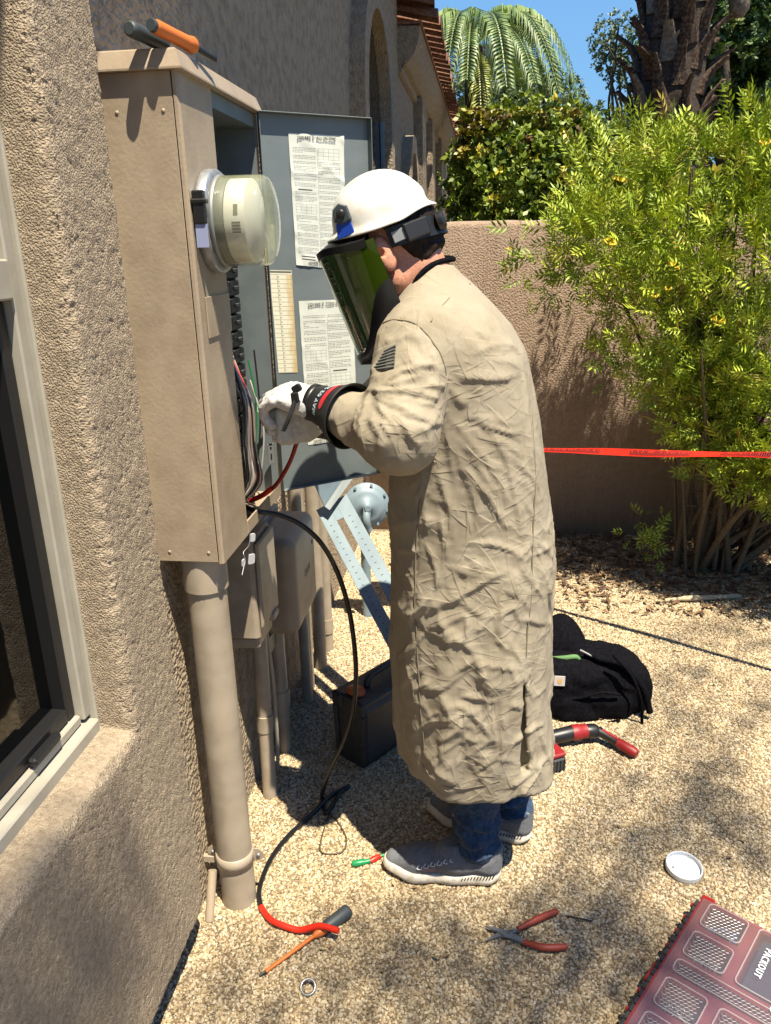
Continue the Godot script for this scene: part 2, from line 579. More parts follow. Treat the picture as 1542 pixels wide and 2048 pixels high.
# ---------------------------------------------------------------- ground
func build_ground() -> void:
	var st := new_st()
	quad(st, Vector3(-60, 0, 30), Vector3(-60, 0, -120), Vector3(60, 0, -120), Vector3(60, 0, 30))
	var im := noise_image(1024, 0.09, 21, 3)
	var gm := textured(tint(im, [0.12, 0.4, 0.62, 0.9], [Color(0.12, 0.085, 0.05), Color(0.34, 0.255, 0.15), Color(0.46, 0.36, 0.22), Color(0.62, 0.52, 0.36)], 0.2), bumps(im, 14.0), 1.6, 0.95, 1.0)
	structure("gravel_ground", done(st), gm)
	# loose stones of the decomposed granite
	var stones := []
	for k in 3:
		var s := new_st()
		var ico := IcosahedronPoints()
		var v := PackedVector3Array()
		var r := RandomNumberGenerator.new()
		r.seed = 40 + k
		for p in ico[0]: v.append(p * Vector3(r.randf_range(0.75, 1.2), r.randf_range(0.5, 0.8), r.randf_range(0.75, 1.2)))
		for t in ico[1]: tri(s, v[t[0]], v[t[1]], v[t[2]], -1)
		stones.append(done(s))
	var xf := [[], [], []]
	var cl := [[], [], []]
	var tones := [Color(0.58, 0.45, 0.265), Color(0.66, 0.525, 0.325), Color(0.47, 0.35, 0.19), Color(0.72, 0.60, 0.40), Color(0.29, 0.20, 0.105), Color(0.55, 0.415, 0.235), Color(0.76, 0.655, 0.47)]
	var lid_at := on_y(1367, 1738, 0.004)
	var i := 0
	while i < 290000:
		var x := rng.randf_range(-0.68, 1.75)
		var z := -0.75 - 3.3 * pow(rng.randf(), 1.45)
		if x > 0.35 - z * 0.48 or Vector2(x - lid_at.x, z - lid_at.z).length() < 0.05: continue
		i += 1
		var s := rng.randf_range(0.0016, 0.0035) * (1.0 - z * 0.16)
		if rng.randf() < 0.03: s *= 1.5
		var b := Basis.from_euler(Vector3(rng.randf_range(-0.4, 0.4), rng.randf() * TAU, rng.randf_range(-0.4, 0.4))).scaled(Vector3.ONE * s)
		var k := i % 3
		xf[k].append(Transform3D(b, Vector3(x, s * rng.randf_range(-0.1, 0.55), z)))
		var c: Color = tones[rng.randi() % 7]
		cl[k].append(c * rng.randf_range(0.8, 1.1))
	for k in 3:
		var o := many("gravel", stones[k], m.stone, xf[k], cl[k])
		tag(o, ["loose tan granite gravel strewn over the yard", "small pale angular gravel pieces scattered over the yard", "fine brown gravel chips mixed into the yard surface"][k], "gravel")
	# dry leaves under the shrub
	var ls := new_st()
	quad(ls, Vector3(-1, 0, 0), Vector3(0, 0.18, -0.32), Vector3(1, 0.1, 0), Vector3(0, 0.12, 0.32))
	var lx := []
	var lc := []
	for k in 7000:
		var x := rng.randf_range(0.15, 2.4)
		var z := rng.randf_range(-4.05, -3.1)
		if rng.randf() > smoothstep(-2.95, -3.75, z) * smoothstep(0.0, 0.6, x): continue
		var s := rng.randf_range(0.012, 0.03)
		lx.append(Transform3D(Basis.from_euler(Vector3(rng.randf_range(-0.4, 0.4), rng.randf() * TAU, rng.randf_range(-0.4, 0.4))).scaled(Vector3.ONE * s), Vector3(x, 0.006 + rng.randf() * 0.01, z)))
		var c: Color = [Color(0.20, 0.11, 0.05), Color(0.13, 0.07, 0.035), Color(0.3, 0.2, 0.1), Color(0.09, 0.05, 0.03)][rng.randi() % 4]
		lc.append(c)
	for k in 260:
		var x := rng.randf_range(-0.4, 1.7)
		var z := rng.randf_range(-3.3, -1.1)
		lx.append(Transform3D(Basis.from_euler(Vector3(rng.randf_range(-0.4, 0.4), rng.randf() * TAU, rng.randf_range(-0.4, 0.4))).scaled(Vector3.ONE * rng.randf_range(0.005, 0.013)), Vector3(x, 0.009, z)))
		lc.append([Color(0.42, 0.33, 0.16), Color(0.24, 0.14, 0.07), Color(0.5, 0.42, 0.22)][rng.randi() % 3])
	tag(many("leaf_litter", done(ls), m.litter, lx, lc), "brown dry leaf litter lying under the flowering shrub", "leaf litter")
func IcosahedronPoints() -> Array:
	var t := (1.0 + sqrt(5.0)) / 2.0
	var p := []
	for v in [Vector3(-1, t, 0), Vector3(1, t, 0), Vector3(-1, -t, 0), Vector3(1, -t, 0), Vector3(0, -1, t), Vector3(0, 1, t), Vector3(0, -1, -t), Vector3(0, 1, -t), Vector3(t, 0, -1), Vector3(t, 0, 1), Vector3(-t, 0, -1), Vector3(-t, 0, 1)]: p.append(v.normalized())
	return [p, [[0, 11, 5], [0, 5, 1], [0, 1, 7], [0, 7, 10], [0, 10, 11], [1, 5, 9], [5, 11, 4], [11, 10, 2], [10, 7, 6], [7, 1, 8], [3, 9, 4], [3, 4, 2], [3, 2, 6], [3, 6, 8], [3, 8, 9], [4, 9, 5], [2, 4, 11], [6, 2, 10], [8, 6, 7], [9, 8, 1]]]

# ---------------------------------------------------------------- house
const WALL_X := -0.66
const FACE_X := -0.615
func build_house() -> void:
	var h := thing("house", "tan stucco house with window, arched trim and clay tile roof edge", "house", Vector3(WALL_X, 0, -3))
	# thick near wall round the window: rough sprayed stucco as real relief
	var f := func(p: Vector3) -> float:
		var q := Vector2(absf(p.z - 1.0) - (1.0 + 1.338) + 0.055, absf(p.y - 1.59) - 1.5 + 0.055)
		var d2 := q.max(Vector2.ZERO).length() + minf(maxf(q.x, q.y), 0.0) - 0.055
		var w := Vector2(d2 + 0.022, p.x - FACE_X + 0.022)
		var d := w.max(Vector2.ZERO).length() + minf(maxf(w.x, w.y), 0.0) - 0.022
		var slope := 0.706 + (p.x + 0.69) * -0.12
		var o := minf(p.z + 1.133, p.y - slope)          # the window opening: inside where > 0
		var k := -smin(-d, -o, 0.028)
		if absf(k) < 0.02:
			var smoothed := 1.0
			if p.y < 0.735 and p.x < -0.628 and p.z > -1.13: smoothed = 0.15
			elif p.x < -0.64: smoothed = 0.6
			k -= smoothed * (0.0007 * nz.get_noise_3dv(p * 120.0) + 0.0021 * nz.get_noise_3dv(p * 250.0) + 0.0016 * nz2.get_noise_3dv(p * 14.0))
		return k
	var r := nets(f, Vector3(-0.76, 0.06, -1.36), Vector3(-0.6, 2.02, -0.62), 0.0045)
	wpart("wall", finish(r[0], r[1]), m.near_stucco, h)
	wpart("wall", minmax_box(Vector3(-0.95, 0.09, -0.622), Vector3(FACE_X, 0.706, 2.2)), m.near_stucco, h)
	wpart("wall", minmax_box(Vector3(-0.95, 2.018, -1.33), Vector3(FACE_X, 3.4, 2.2)), m.near_stucco, h)
	wpart("wall", minmax_box(Vector3(-0.95, 0.06, -1.32), Vector3(-0.75, 2.02, -1.18)), m.near_stucco, h)
	wpart("wall", minmax_box(Vector3(-0.95, 0.706, 0.9), Vector3(FACE_X, 2.018, 2.2)), m.near_stucco, h)
	wpart("footing", minmax_box(Vector3(-0.95, -0.1, -1.28), Vector3(-0.66, 0.09, 2.2)), m.stucco, h)
	# recessed wall behind the panel
	wpart("wall", minmax_box(Vector3(-0.95, -0.1, -6.2), Vector3(WALL_X, 3.4, -1.33)), m.stucco, h)
	wpart("eave", minmax_box(Vector3(-0.95, 3.4, -6.2), Vector3(-0.255, 3.55, 2.2)), m.trim, h)
	# window
	var w := Node3D.new()
	w.name = "window"
	h.add_child(w, true)
	var fx := -0.692
	var rails := [   # lo, hi
		[Vector3(fx - 0.03, 0.700, -1.158), Vector3(fx + 0.012, 2.0, -1.128)], [Vector3(fx - 0.035, 0.735, -1.128), Vector3(fx + 0.002, 2.0, -1.106)],
		[Vector3(fx - 0.03, 0.700, -1.128), Vector3(fx + 0.016, 0.728, 0.95)], [Vector3(fx - 0.035, 0.729, -1.105), Vector3(fx - 0.004, 0.748, 0.95)],
		[Vector3(fx - 0.03, 1.455, -1.105), Vector3(fx + 0.006, 1.512, 0.95)]]
	for q in rails: wpart("frame", minmax_box(q[0], q[1], 0.003), m.frame, w)
	wpart("frame", minmax_box(Vector3(fx - 0.03, 0.69, -1.170), Vector3(fx + 0.02, 2.0, -1.1585), 0.003), m.trim, w)
	for q in [[Vector3(fx - 0.045, 0.75, -1.104), Vector3(fx - 0.012, 1.454, -1.08)], [Vector3(fx - 0.045, 0.75, -1.08), Vector3(fx - 0.012, 0.776, 0.95)]]:
		wpart("sash", minmax_box(q[0], q[1], 0.003), m.black_plastic, w)
	wpart("latch", minmax_box(Vector3(fx - 0.011, 0.752, -1.03), Vector3(fx + 0.004, 0.768, -0.95), 0.004), m.black_plastic, w)
	wpart("pane", minmax_box(Vector3(fx - 0.042, 0.777, -1.079), Vector3(fx - 0.038, 1.454, 0.95), 0.0), m.glass_dark, w)
	wpart("pane", minmax_box(Vector3(fx - 0.022, 1.513, -1.105), Vector3(fx - 0.018, 2.0, 0.95), 0.0), m.glass_dark, w)
	# screen mesh in front of the lower pane
	# arched pop-out round the tall window of the far wall
	arch(h, -4.05, -5.25, 1.0, 2.2, WALL_X)
	# lower wing with its cornice and tiles
	wpart("wall", minmax_box(Vector3(-0.95, -0.1, -13.2), Vector3(WALL_X - 0.004, 2.75, -6.2)), m.stucco, h)
	arch(h, -6.35, -7.1, 1.0, 1.95, WALL_X - 0.004)
	for z in [-7.45, -8.75, -10.4]:
		wpart("pilaster", minmax_box(Vector3(WALL_X - 0.01, 0, z - 0.42), Vector3(WALL_X + 0.075, 2.70, z)), m.stucco, h)
	for z in [-8.15, -9.5, -11.5]:
		wpart("shutter", minmax_box(Vector3(WALL_X - 0.01, 0.9, z - 0.45), Vector3(WALL_X + 0.03, 2.3, z)), m.clay, h)
	var st := new_st()     # cornice: a cove under the tiles, swept along the wall
	var prof := [Vector2(-0.66, 2.66), Vector2(-0.635, 2.67), Vector2(-0.63, 2.71), Vector2(-0.60, 2.72), Vector2(-0.545, 2.78), Vector2(-0.515, 2.86), Vector2(-0.50, 2.95), Vector2(-0.7, 2.96)]
	var rings := []
	for z in [-6.205, -8.5, -10.6, -13.0]:
		var ring := PackedVector3Array()
		for p in prof: ring.append(Vector3(p.x, p.y, z))
		rings.append(ring)
	skin(st, rings, true, true, true, -1)
	wpart("cornice", done(st), m.stucco, h)
	var roof := wpart("roof", minmax_box(Vector3(-0.95, 2.965, -13.0), Vector3(-0.49, 2.985, -6.21)), m.clay, h)
	var tile := new_st()
	var rr := []
	for e in 2:
		var ring := PackedVector3Array()
		for s in 7:
			var a := PI * s / 6.0
			ring.append(Vector3(-0.02 if e else 0.42, sin(a) * (0.075 if e else 0.06) + (0.0 if e else 0.1), cos(a) * (0.085 if e else 0.07)))
		for s in 7:
			var a := PI - PI * s / 6.0
			ring.append(Vector3(-0.02 if e else 0.42, sin(a) * (0.06 if e else 0.045) + (0.0 if e else 0.1), cos(a) * (0.07 if e else 0.055)))
		rr.append(ring)
	skin(tile, rr, true, true, true, -1)
	var tm := done(tile)
	for k in 34:
		var o := wpart("roof_tile", tm, m.clay, roof)
		o.position += Vector3(-0.40 + rng.randf_range(-0.012, 0.012), 2.995, -6.30 - k * 0.195)
		o.rotation.y = PI + rng.randf_range(-0.05, 0.05)
	for k in 1:
		var o := wpart("roof_tile", tm, m.clay, roof)
		o.position += Vector3(-0.42 - k * 0.3, 3.06 + k * 0.06, -6.24)
		o.rotation = Vector3(0, PI + 0.06, -0.06)
		o.scale = Vector3(1, 1.15, 1.1)
func arch(h: Node3D, z0: float, z1: float, y0: float, ys: float, x: float) -> void:   # raised trim round an arched window: ys is where the arch springs
	var zc := (z0 + z1) * 0.5
	var ro := (z0 - z1) * 0.5
	var outer := PackedVector2Array([Vector2(z0, y0)])
	var inner := PackedVector2Array([Vector2(z0 - 0.13, y0)])
	for s in 17:
		var a := PI * s / 16.0
		outer.append(Vector2(zc + cos(a) * ro, ys + sin(a) * ro))
		inner.append(Vector2(zc + cos(a) * (ro - 0.13), ys + sin(a) * (ro - 0.13)))
	outer.append(Vector2(z1, y0))
	inner.append(Vector2(z1 + 0.13, y0))
	var st := new_st()
	for i in outer.size() - 1:
		var o0 := outer[i]
		var o1 := outer[i + 1]
		var i0 := inner[i]
		var i1 := inner[i + 1]
		var V := func(p: Vector2, d: float) -> Vector3: return Vector3(x + d, p.y, p.x)
		quad(st, V.call(o0, 0.075), V.call(o1, 0.075), V.call(i1, 0.075), V.call(i0, 0.075))
		quad(st, V.call(o0, -0.01), V.call(o1, -0.01), V.call(o1, 0.075), V.call(o0, 0.075))
		quad(st, V.call(i0, 0.075), V.call(i1, 0.075), V.call(i1, 0.003), V.call(i0, 0.003))
	wpart("window_trim", done(st), m.stucco, h)
	var w := Node3D.new()
	w.name = "window"
	h.add_child(w, true)
	var g := new_st()
	var c := Vector3(x + 0.006, ys, zc)
	for i in inner.size() - 1: tri(g, c, Vector3(x + 0.006, inner[i].y, inner[i].x), Vector3(x + 0.006, inner[i + 1].y, inner[i + 1].x), -1)
	tri(g, c, Vector3(x + 0.006, y0, inner[inner.size() - 1].x), Vector3(x + 0.006, y0, inner[0].x), -1)
	wpart("pane", done(g), m.glass_dark, w)
	wpart("frame", minmax_box(Vector3(x + 0.008, y0, zc + ro - 0.17), Vector3(x + 0.03, ys, zc + ro - 0.135)), m.pale_grey, w)
	wpart("frame", minmax_box(Vector3(x + 0.008, y0, zc - ro + 0.135), Vector3(x + 0.03, ys, zc - ro + 0.17)), m.pale_grey, w)
	wpart("sill", minmax_box(Vector3(x - 0.01, y0 - 0.12, z1 - 0.05), Vector3(x + 0.11, y0, z0 + 0.05)), m.stucco, h)

func build_garden_wall() -> void:
	var g := thing("garden_wall", "brown stucco garden wall behind the flowering shrub", "wall", Vector3(1.5, 0, -4.2))
	var st := new_st()
	var rings := []
	var prof := [Vector2(-4.085, -0.1), Vector2(-4.085, 0.8), Vector2(-4.085, 1.585), Vector2(-4.092, 1.603), Vector2(-4.11, 1.615), Vector2(-4.27, 1.618), Vector2(-4.30, 1.59), Vector2(-4.30, -0.1)]
	for i in 121:
		var x := -0.654 + i * 0.055
		var ring := PackedVector3Array()
		for p in prof:
			var up := smoothstep(1.5, 1.6, p.y)
			ring.append(Vector3(x, p.y + up * 0.006 * nz2.get_noise_2d(x * 3.0, p.x * 5.0), p.x + 0.004 * nz2.get_noise_2d(x * 2.0, p.y * 2.0)))
		rings.append(ring)
	skin(st, rings, true, true, true, 0)
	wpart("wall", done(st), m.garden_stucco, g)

# ---------------------------------------------------------------- electrical panel
func text_sheet(w: int, h: int, sd: int, columns: int, ledger := false) -> ImageTexture:
	var im := Image.create(w, h, false, Image.FORMAT_RGB8)
	im.fill(Color(0.82, 0.83, 0.81))
	var r := RandomNumberGenerator.new()
	r.seed = sd
	if ledger:
		im.fill(Color(0.86, 0.84, 0.77))
		for k in 23:
			im.fill_rect(Rect2i(2, 20 + k * (h - 24) / 22, w - 4, 2), Color(0.5, 0.48, 0.42))
			im.fill_rect(Rect2i(int(w * 0.36), 30 + k * (h - 24) / 22, 5, 5), Color(0.4, 0.38, 0.34))
		im.fill_rect(Rect2i(int(w * 0.32), 20, 2, h - 24), Color(0.5, 0.48, 0.42))
		im.fill_rect(Rect2i(2, 4, w - 4, 9), Color(0.36, 0.35, 0.33))
		for y in range(20, h):           # brown stain that has run down one edge
			for x in range(int(w * 0.62), w):
				var s := clampf((x - w * 0.62) / (w * 0.38) + 0.35 * nz2.get_noise_2d(x * 0.05, y * 0.012), 0, 1)
				im.set_pixel(x, y, im.get_pixel(x, y).lerp(Color(0.72, 0.58, 0.36), s * 0.75))
		im.generate_mipmaps()
		return ImageTexture.create_from_image(im)
	var cw := (w - 24) / columns
	for c in columns:
		var x0 := 12 + c * cw
		var y := 64
		while y < h - 36:
			var kind := r.randf()
			if kind < 0.12:
				im.fill_rect(Rect2i(x0 + int(cw * 0.15), y, int(cw * 0.6), 6), Color(0.25, 0.25, 0.25))
				y += 14
			elif kind < 0.2 and y < h - 120:
				var bh := r.randi_range(30, 60)
				for k in 4: im.fill_rect(Rect2i(x0 + 4, y + k * bh / 3, cw - 16, 1), Color(0.45, 0.45, 0.45))
				for k in 5: im.fill_rect(Rect2i(x0 + 4 + k * (cw - 17) / 4, y, 1, bh), Color(0.45, 0.45, 0.45))
				y += bh + 12
			else:
				for l in r.randi_range(2, 5):
					var x := x0 + 3
					while x < x0 + cw - 10:
						var wl := r.randi_range(4, 15)
						im.fill_rect(Rect2i(x, y, mini(wl, x0 + cw - 8 - x), 3), Color(0.5, 0.5, 0.5))
						x += wl + 3
						if l > 1 and r.randf() < 0.06: break
					y += 7
				y += 8
	im.fill_rect(Rect2i(w / 2 - 1, 70, 2, h - 120), Color(0.6, 0.6, 0.6))
	im.generate_mipmaps()
	return ImageTexture.create_from_image(im)
func sheet(called: String, corners: Array, n: Vector3, tex: Texture2D, parent: Node3D, label: String, crease := 0.0012) -> MeshInstance3D:   # paper stuck on, slightly wrinkled
	var nx := 24
	var ny := 48
	var v := PackedVector3Array()
	var uv := PackedVector2Array()
	var idx := PackedInt32Array()
	for j in ny + 1:
		for i in nx + 1:
			var u := float(i) / nx
			var t := float(j) / ny
			var a: Vector3 = (corners[0] as Vector3).lerp(corners[1], u)
			var b: Vector3 = (corners[3] as Vector3).lerp(corners[2], u)
			var p := a.lerp(b, t)
			var w := 1.0 - absf(nz2.get_noise_3dv(p * 5.5)) * 5.0
			v.append(p + n * (0.0008 + crease * (maxf(w, 0.0) + 0.25 * nz2.get_noise_3dv(p * 25.0) + 0.25)))
			uv.append(Vector2(u, t))
	for j in ny:
		for i in nx:
			var q := j * (nx + 1) + i
			idx.append_array(PackedInt32Array([q, q + 1, q + nx + 2, q, q + nx + 2, q + nx + 1]))
	var a := []
	a.resize(Mesh.ARRAY_MAX)
	a[Mesh.ARRAY_VERTEX] = v
	a[Mesh.ARRAY_NORMAL] = normals_of(v, idx)
	a[Mesh.ARRAY_TEX_UV] = uv
	a[Mesh.ARRAY_INDEX] = idx
	var am := ArrayMesh.new()
	am.add_surface_from_arrays(Mesh.PRIMITIVE_TRIANGLES, a)
	var pm := mat(Color(0.93, 0.94, 0.92), 0.75)
	pm.albedo_texture = tex
	var o := wpart(called, am, pm, parent)
	o.set_meta("label", label)
	return o
func build_panel() -> void:
	var xf := -0.516
	var xb := WALL_X + 0.002
	var z0 := -1.40
	var z1 := -1.87
	var zo := -1.57
	var y0 := 0.92
	var y1 := 1.80
	var p := thing("electrical_panel", "tan steel electrical service panel standing open on the house wall", "electrical panel", Vector3(xb, y0, (z0 + z1) * 0.5))
	var side := wpart("side_panel", minmax_box(Vector3(xb, y0, z0 - 0.002), Vector3(xf - 0.012, y1, z0), 0.0008), m.panel_paint, p)
	wpart("side_panel", minmax_box(Vector3(xb, y0, z1), Vector3(xf, y1, z1 + 0.002), 0.0008), m.panel_paint, p)
	wpart("back_panel", minmax_box(Vector3(xb, y0, z1 + 0.002), Vector3(xb + 0.003, y1, z0 - 0.003), 0.0), m.inside, p)
	wpart("bottom_panel", minmax_box(Vector3(xb, y0 + 0.001, z1 + 0.003), Vector3(xf - 0.001, y0 + 0.004, z0 - 0.004), 0.0), m.panel_paint, p)
	for yy in [y0 + 0.02, y1 - 0.06]:      # screw dimples of the side panel
		for xx in [xb + 0.03, xf - 0.03]:
			var ds := new_st()
			lathe(ds, [Vector2(0.0, 0.0016), Vector2(0.003, 0.0012), Vector2(0.0038, 0.0)], at(Vector3(xx, yy, z0), Basis(Vector3(1, 0, 0), PI / 2)), 10)
			wpart("screw", done(ds), m.panel_paint, side)
	# front cover with the wrapped corner
	var st := new_st()
	var ring0 := PackedVector3Array()
	var ring1 := PackedVector3Array()
	var prof := [Vector2(xf - 0.0095, z0 - 0.002), Vector2(xf - 0.0095, z0 + 0.0005), Vector2(xf - 0.004, z0), Vector2(xf, z0 - 0.004), Vector2(xf, zo + 0.002), Vector2(xf - 0.002, zo), Vector2(xf - 0.025, zo), Vector2(xf - 0.025, zo + 0.002), Vector2(xf - 0.003, zo + 0.004), Vector2(xf - 0.003, z0 - 0.005)]
	for q in prof:
		ring0.append(Vector3(q.x, y0 - 0.003, q.y))
		ring1.append(Vector3(q.x, y1, q.y))
	skin(st, [ring0, ring1], true, true, true, -1)
	wpart("front_cover", done(st), m.panel_paint, p)
	wpart("cover_patch", minmax_box(Vector3(xf + 0.0005, 1.36, -1.568), Vector3(xf + 0.003, 1.435, -1.43), 0.001), m.panel_paint, p)
	# opening frame, inside
	wpart("door_sill", minmax_box(Vector3(xf - 0.004, y0 - 0.003, z1), Vector3(xf, y0 + 0.028, zo - 0.002), 0.001), m.panel_paint, p)
	wpart("inner_wall", minmax_box(Vector3(xb + 0.004, y0 + 0.005, z1 + 0.003), Vector3(xf - 0.005, y1 - 0.002, z1 + 0.005), 0.0), m.grey_paint, p)
	wpart("inner_wall", minmax_box(Vector3(xb + 0.004, y1 - 0.03, z1 + 0.006), Vector3(xf - 0.004, y1 - 0.002, zo - 0.004), 0.0), m.grey_paint, p)
	var bus := wpart("breaker_rail", minmax_box(Vector3(xb + 0.02, 1.0, -1.80), Vector3(xb + 0.05, 1.62, -1.66), 0.003), m.inside, p)
	for k in 15:
		for c in 2:
			var zz := -1.70 - c * 0.075
			var yy := 1.03 + k * 0.0385
			var bk := wpart("breaker", minmax_box(Vector3(xb + 0.05, yy, zz - 0.07), Vector3(xf - 0.062, yy + 0.034, zz), 0.003), m.black_plastic, bus)
			wpart("toggle", minmax_box(Vector3(xf - 0.062, yy + 0.012, zz - 0.045), Vector3(xf - 0.054, yy + 0.022, zz - 0.025), 0.002), m.dark_plastic, bk)
	# lid
	var lid := new_st()
	var lz0 := z0 + 0.012
	var levels := [[0.0, 0.0], [0.0, 0.003], [-0.010, 0.030], [-0.013, 0.0325], [-0.03, 0.0345]]      # its skirt flares: [inset, height]
	var lr := []
	for q in levels:
		lr.append(PackedVector3Array([Vector3(xb, y1 + q[1], lz0 + q[0]), Vector3(xf + 0.012 + q[0], y1 + q[1], lz0 + q[0]), Vector3(xf + 0.012 + q[0], y1 + q[1], z1 - 0.010 - q[0]), Vector3(xb, y1 + q[1], z1 - 0.010 - q[0])]))
	skin(lid, lr, true, true, true, -1)
	wpart("lid", done(lid), m.panel_paint, p)
	# door, swung open past a right angle
	var hinge := Vector3(xf + 0.006, 0, -1.858)
	var e := Vector3(0.217, 0, -0.17).normalized()
	var n := Vector3(-e.z, 0, e.x)
	var wd := 0.278
	var db := Basis(e, Vector3.UP, n)
	var dl := 0.933
	var dt := 1.80
	var dx := at(hinge, db)
	var ds := new_st()
	box(ds, Vector3(wd, dt - dl, 0.0018), dx * at(Vector3(wd * 0.5, (dl + dt) * 0.5, 0)), 0.0006)
	var door := wpart("door", done(ds), m.grey_paint, p)
	door.set_meta("label", "grey inner face of the panel door covered in printed sheets")
	for q in [[Vector3(wd * 0.5, dt + 0.001, 0.009), Vector3(wd + 0.004, 0.002, 0.020)], [Vector3(wd * 0.5, dl - 0.001, 0.008), Vector3(wd + 0.004, 0.002, 0.018)], [Vector3(wd + 0.001, (dl + dt) * 0.5, 0.009), Vector3(0.002, dt - dl, 0.02)], [Vector3(-0.001, (dl + dt) * 0.5, 0.006), Vector3(0.002, dt - dl, 0.013)]]:
		var fs := new_st()
		box(fs, q[1], dx * at(q[0]), 0.0006)
		wpart("flange", done(fs), m.grey_paint, door)
	var P := func(x: float, y: float) -> Vector3: return on_plane(x, y, hinge + n * 0.001, n)
	sheet("label_sheet", [P.call(576, 266), P.call(687, 272), P.call(691, 540), P.call(592, 530)], n, text_sheet(256, 640, 4, 2), door, "large wrinkled instruction sheet in the upper half of the panel door", 0.0022)
	sheet("label_sheet", [P.call(538, 540), P.call(583, 541), P.call(595, 745), P.call(557, 746)], n, text_sheet(96, 512, 5, 1, true), door, "narrow stained circuit directory strip with numbered rows", 0.0004)
	sheet("label_sheet", [P.call(597, 602), P.call(704, 598), P.call(716, 876), P.call(616, 890)], n, text_sheet(256, 640, 8, 2), door, "second instruction sheet in the lower half of the panel door", 0.0010)
	sheet("label_sheet", [P.call(508, 806), P.call(531, 806), P.call(532, 824), P.call(510, 824)], n, text_sheet(64, 64, 8, 1), door, "small white sticker beside the door hinge", 0.0002)
	var put := func(text: String, x: float, y: float, h: float, parent: Node3D) -> void:
		var o := wpart("lettering", words(text, h, 0.0004, "Droid Sans", 700), mat(srgb(0.05, 0.05, 0.05), 0.8), parent)
		o.transform = Transform3D(db, o.position + (P.call(x, y) as Vector3) + n * 0.0042)
	put.call("SQUARE D  ALL-IN-ONE", 632, 277, 0.0065, door)
	put.call("SQUARE D  TODO EN UNO", 655, 607, 0.0065, door)
	put.call("SQUARE D", 628, 526, 0.005, door)
	put.call("SQUARE D COMPANY", 650, 878, 0.005, door)
	var ls := new_st()
	box(ls, Vector3(0.016, 0.052, 0.002), at((P.call(542, 908) as Vector3), db), 0.0008)
	wpart("latch_plate", done(ls), m.dull_steel, door)
	var ks := new_st()
	for q in [[0.016, 0.005, 0.007], [-0.006, 0.004, 0.016], [0.026, 0.011, 0.005]]:
		box(ks, Vector3(q[1], q[2], 0.003), at((P.call(542, 908) as Vector3) + Vector3(0, q[0], 0) + n * 0.0006, db), 0.0008)
	wpart("latch_slot", done(ks), m.black_plastic, door)
	# wires that hang in front of the opening
	var wc := [srgb(0.55, 0.5, 0.44), srgb(0.012, 0.012, 0.012), srgb(0.6, 0.42, 0.34), srgb(0.6, 0.56, 0.5), srgb(0.4, 0.04, 0.04), srgb(0.012, 0.012, 0.012), srgb(0.5, 0.36, 0.28)]
	for k in 26:
		var t := k / 25.0
		var c: Color = wc[k % 7]
		if k == 9 or k == 22: c = srgb(0.01, 0.22, 0.06)
		var z := -1.60 - 0.2 * rng.randf()
		var dxp := t * 22.0
		var q := [on_z(478 + dxp * 0.25 + rng.randf_range(-3, 3), 690 + rng.randf() * 60, z - 0.03) - Vector3(0.03, 0, 0), on_z(484 + dxp * 0.8 + rng.randf_range(-2, 2), 800, z), on_z(488 + dxp * 1.0 + rng.randf_range(-3, 4), 890, z), on_z(494 + dxp * 1.25 + rng.randf_range(-3, 3), 960, z), on_z(488 + dxp * 1.1, 1003, z) - Vector3(0.025, 0, 0)]
		for i in q.size():
			if q[i].x > -0.508 + 0.02 * rng.randf(): q[i].x = -0.508
			q[i].y = maxf(q[i].y, y0 + 0.008)
			q[i].z = clampf(q[i].z, z1 + 0.012, zo - 0.012)
		var ws := new_st()
		tube(ws, smooth_path(q, 5), 0.0024, 6)
		wpart("wire", done(ws), mat(c, 0.5), p)
	for q in [[508, 700, 520, 820, 517, 905, 505, 985], [500, 760, 526, 850, 524, 930, 514, 985], [497, 720, 512, 800, 512, 880, 508, 980]]:
		var ws := new_st()
		var pts := []
		for i in 4: pts.append(on_z(q[i * 2], q[i * 2 + 1], -1.80))
		tube(ws, smooth_path(pts, 7), 0.0022, 6)
		wpart("wire", done(ws), mat(srgb(0.012, 0.25, 0.06) if q[0] == 497 else (srgb(0.014, 0.014, 0.014) if q[0] == 508 else srgb(0.6, 0.58, 0.52)), 0.45), p)
	# lead seals and tags at the near bottom corner
	var sp := on_z(480, 1100, z0 - 0.1)
	for q in [[505, 1075, 0.013], [487, 1125, 0.011], [503, 1118, 0.016]]:
		var ts := new_st()
		var c := on_x(q[0], q[1], xf + 0.006)
		prism(ts, round_rect(q[2], q[2] * 1.6, 0.004, 3), -0.0006, 0.0006, at(c, Basis.from_euler(Vector3(PI / 2 + 0.2, PI / 2 - 0.7, rng.randf_range(-0.5, 0.5)))))
		wpart("seal_tag", done(ts), m.white_plastic, p)
	var ss := new_st()
	tube(ss, smooth_path([on_x(500, 1068, xf + 0.002), on_x(498, 1090, xf + 0.012), on_x(487, 1105, xf + 0.006), on_x(490, 1120, xf + 0.01), on_x(484, 1150, xf + 0.008)], 6), 0.0012, 5)
	wpart("seal_wire", done(ss), m.steel, p)
	# meter
	var mc := Vector3(xf + 0.0005, 1.566, -1.505)
	var em := thing("electric_meter", "round electricity meter with yellowed clear cover on the panel front", "meter", mc)
	var ax := Basis(Vector3(0, 1, 0), Vector3(1, 0, 0), Vector3(0, 0, -1))
	var s1 := new_st()
	lathe(s1, [Vector2(0.0, 0), Vector2(0.09, 0), Vector2(0.0915, 0.003), Vector2(0.0915, 0.017), Vector2(0.0885, 0.021), Vector2(0.082, 0.022), Vector2(0.0, 0.022)], at(mc, ax), 48)
	wpart("lock_ring", done(s1), m.galvanised, em)
	var s2 := new_st()
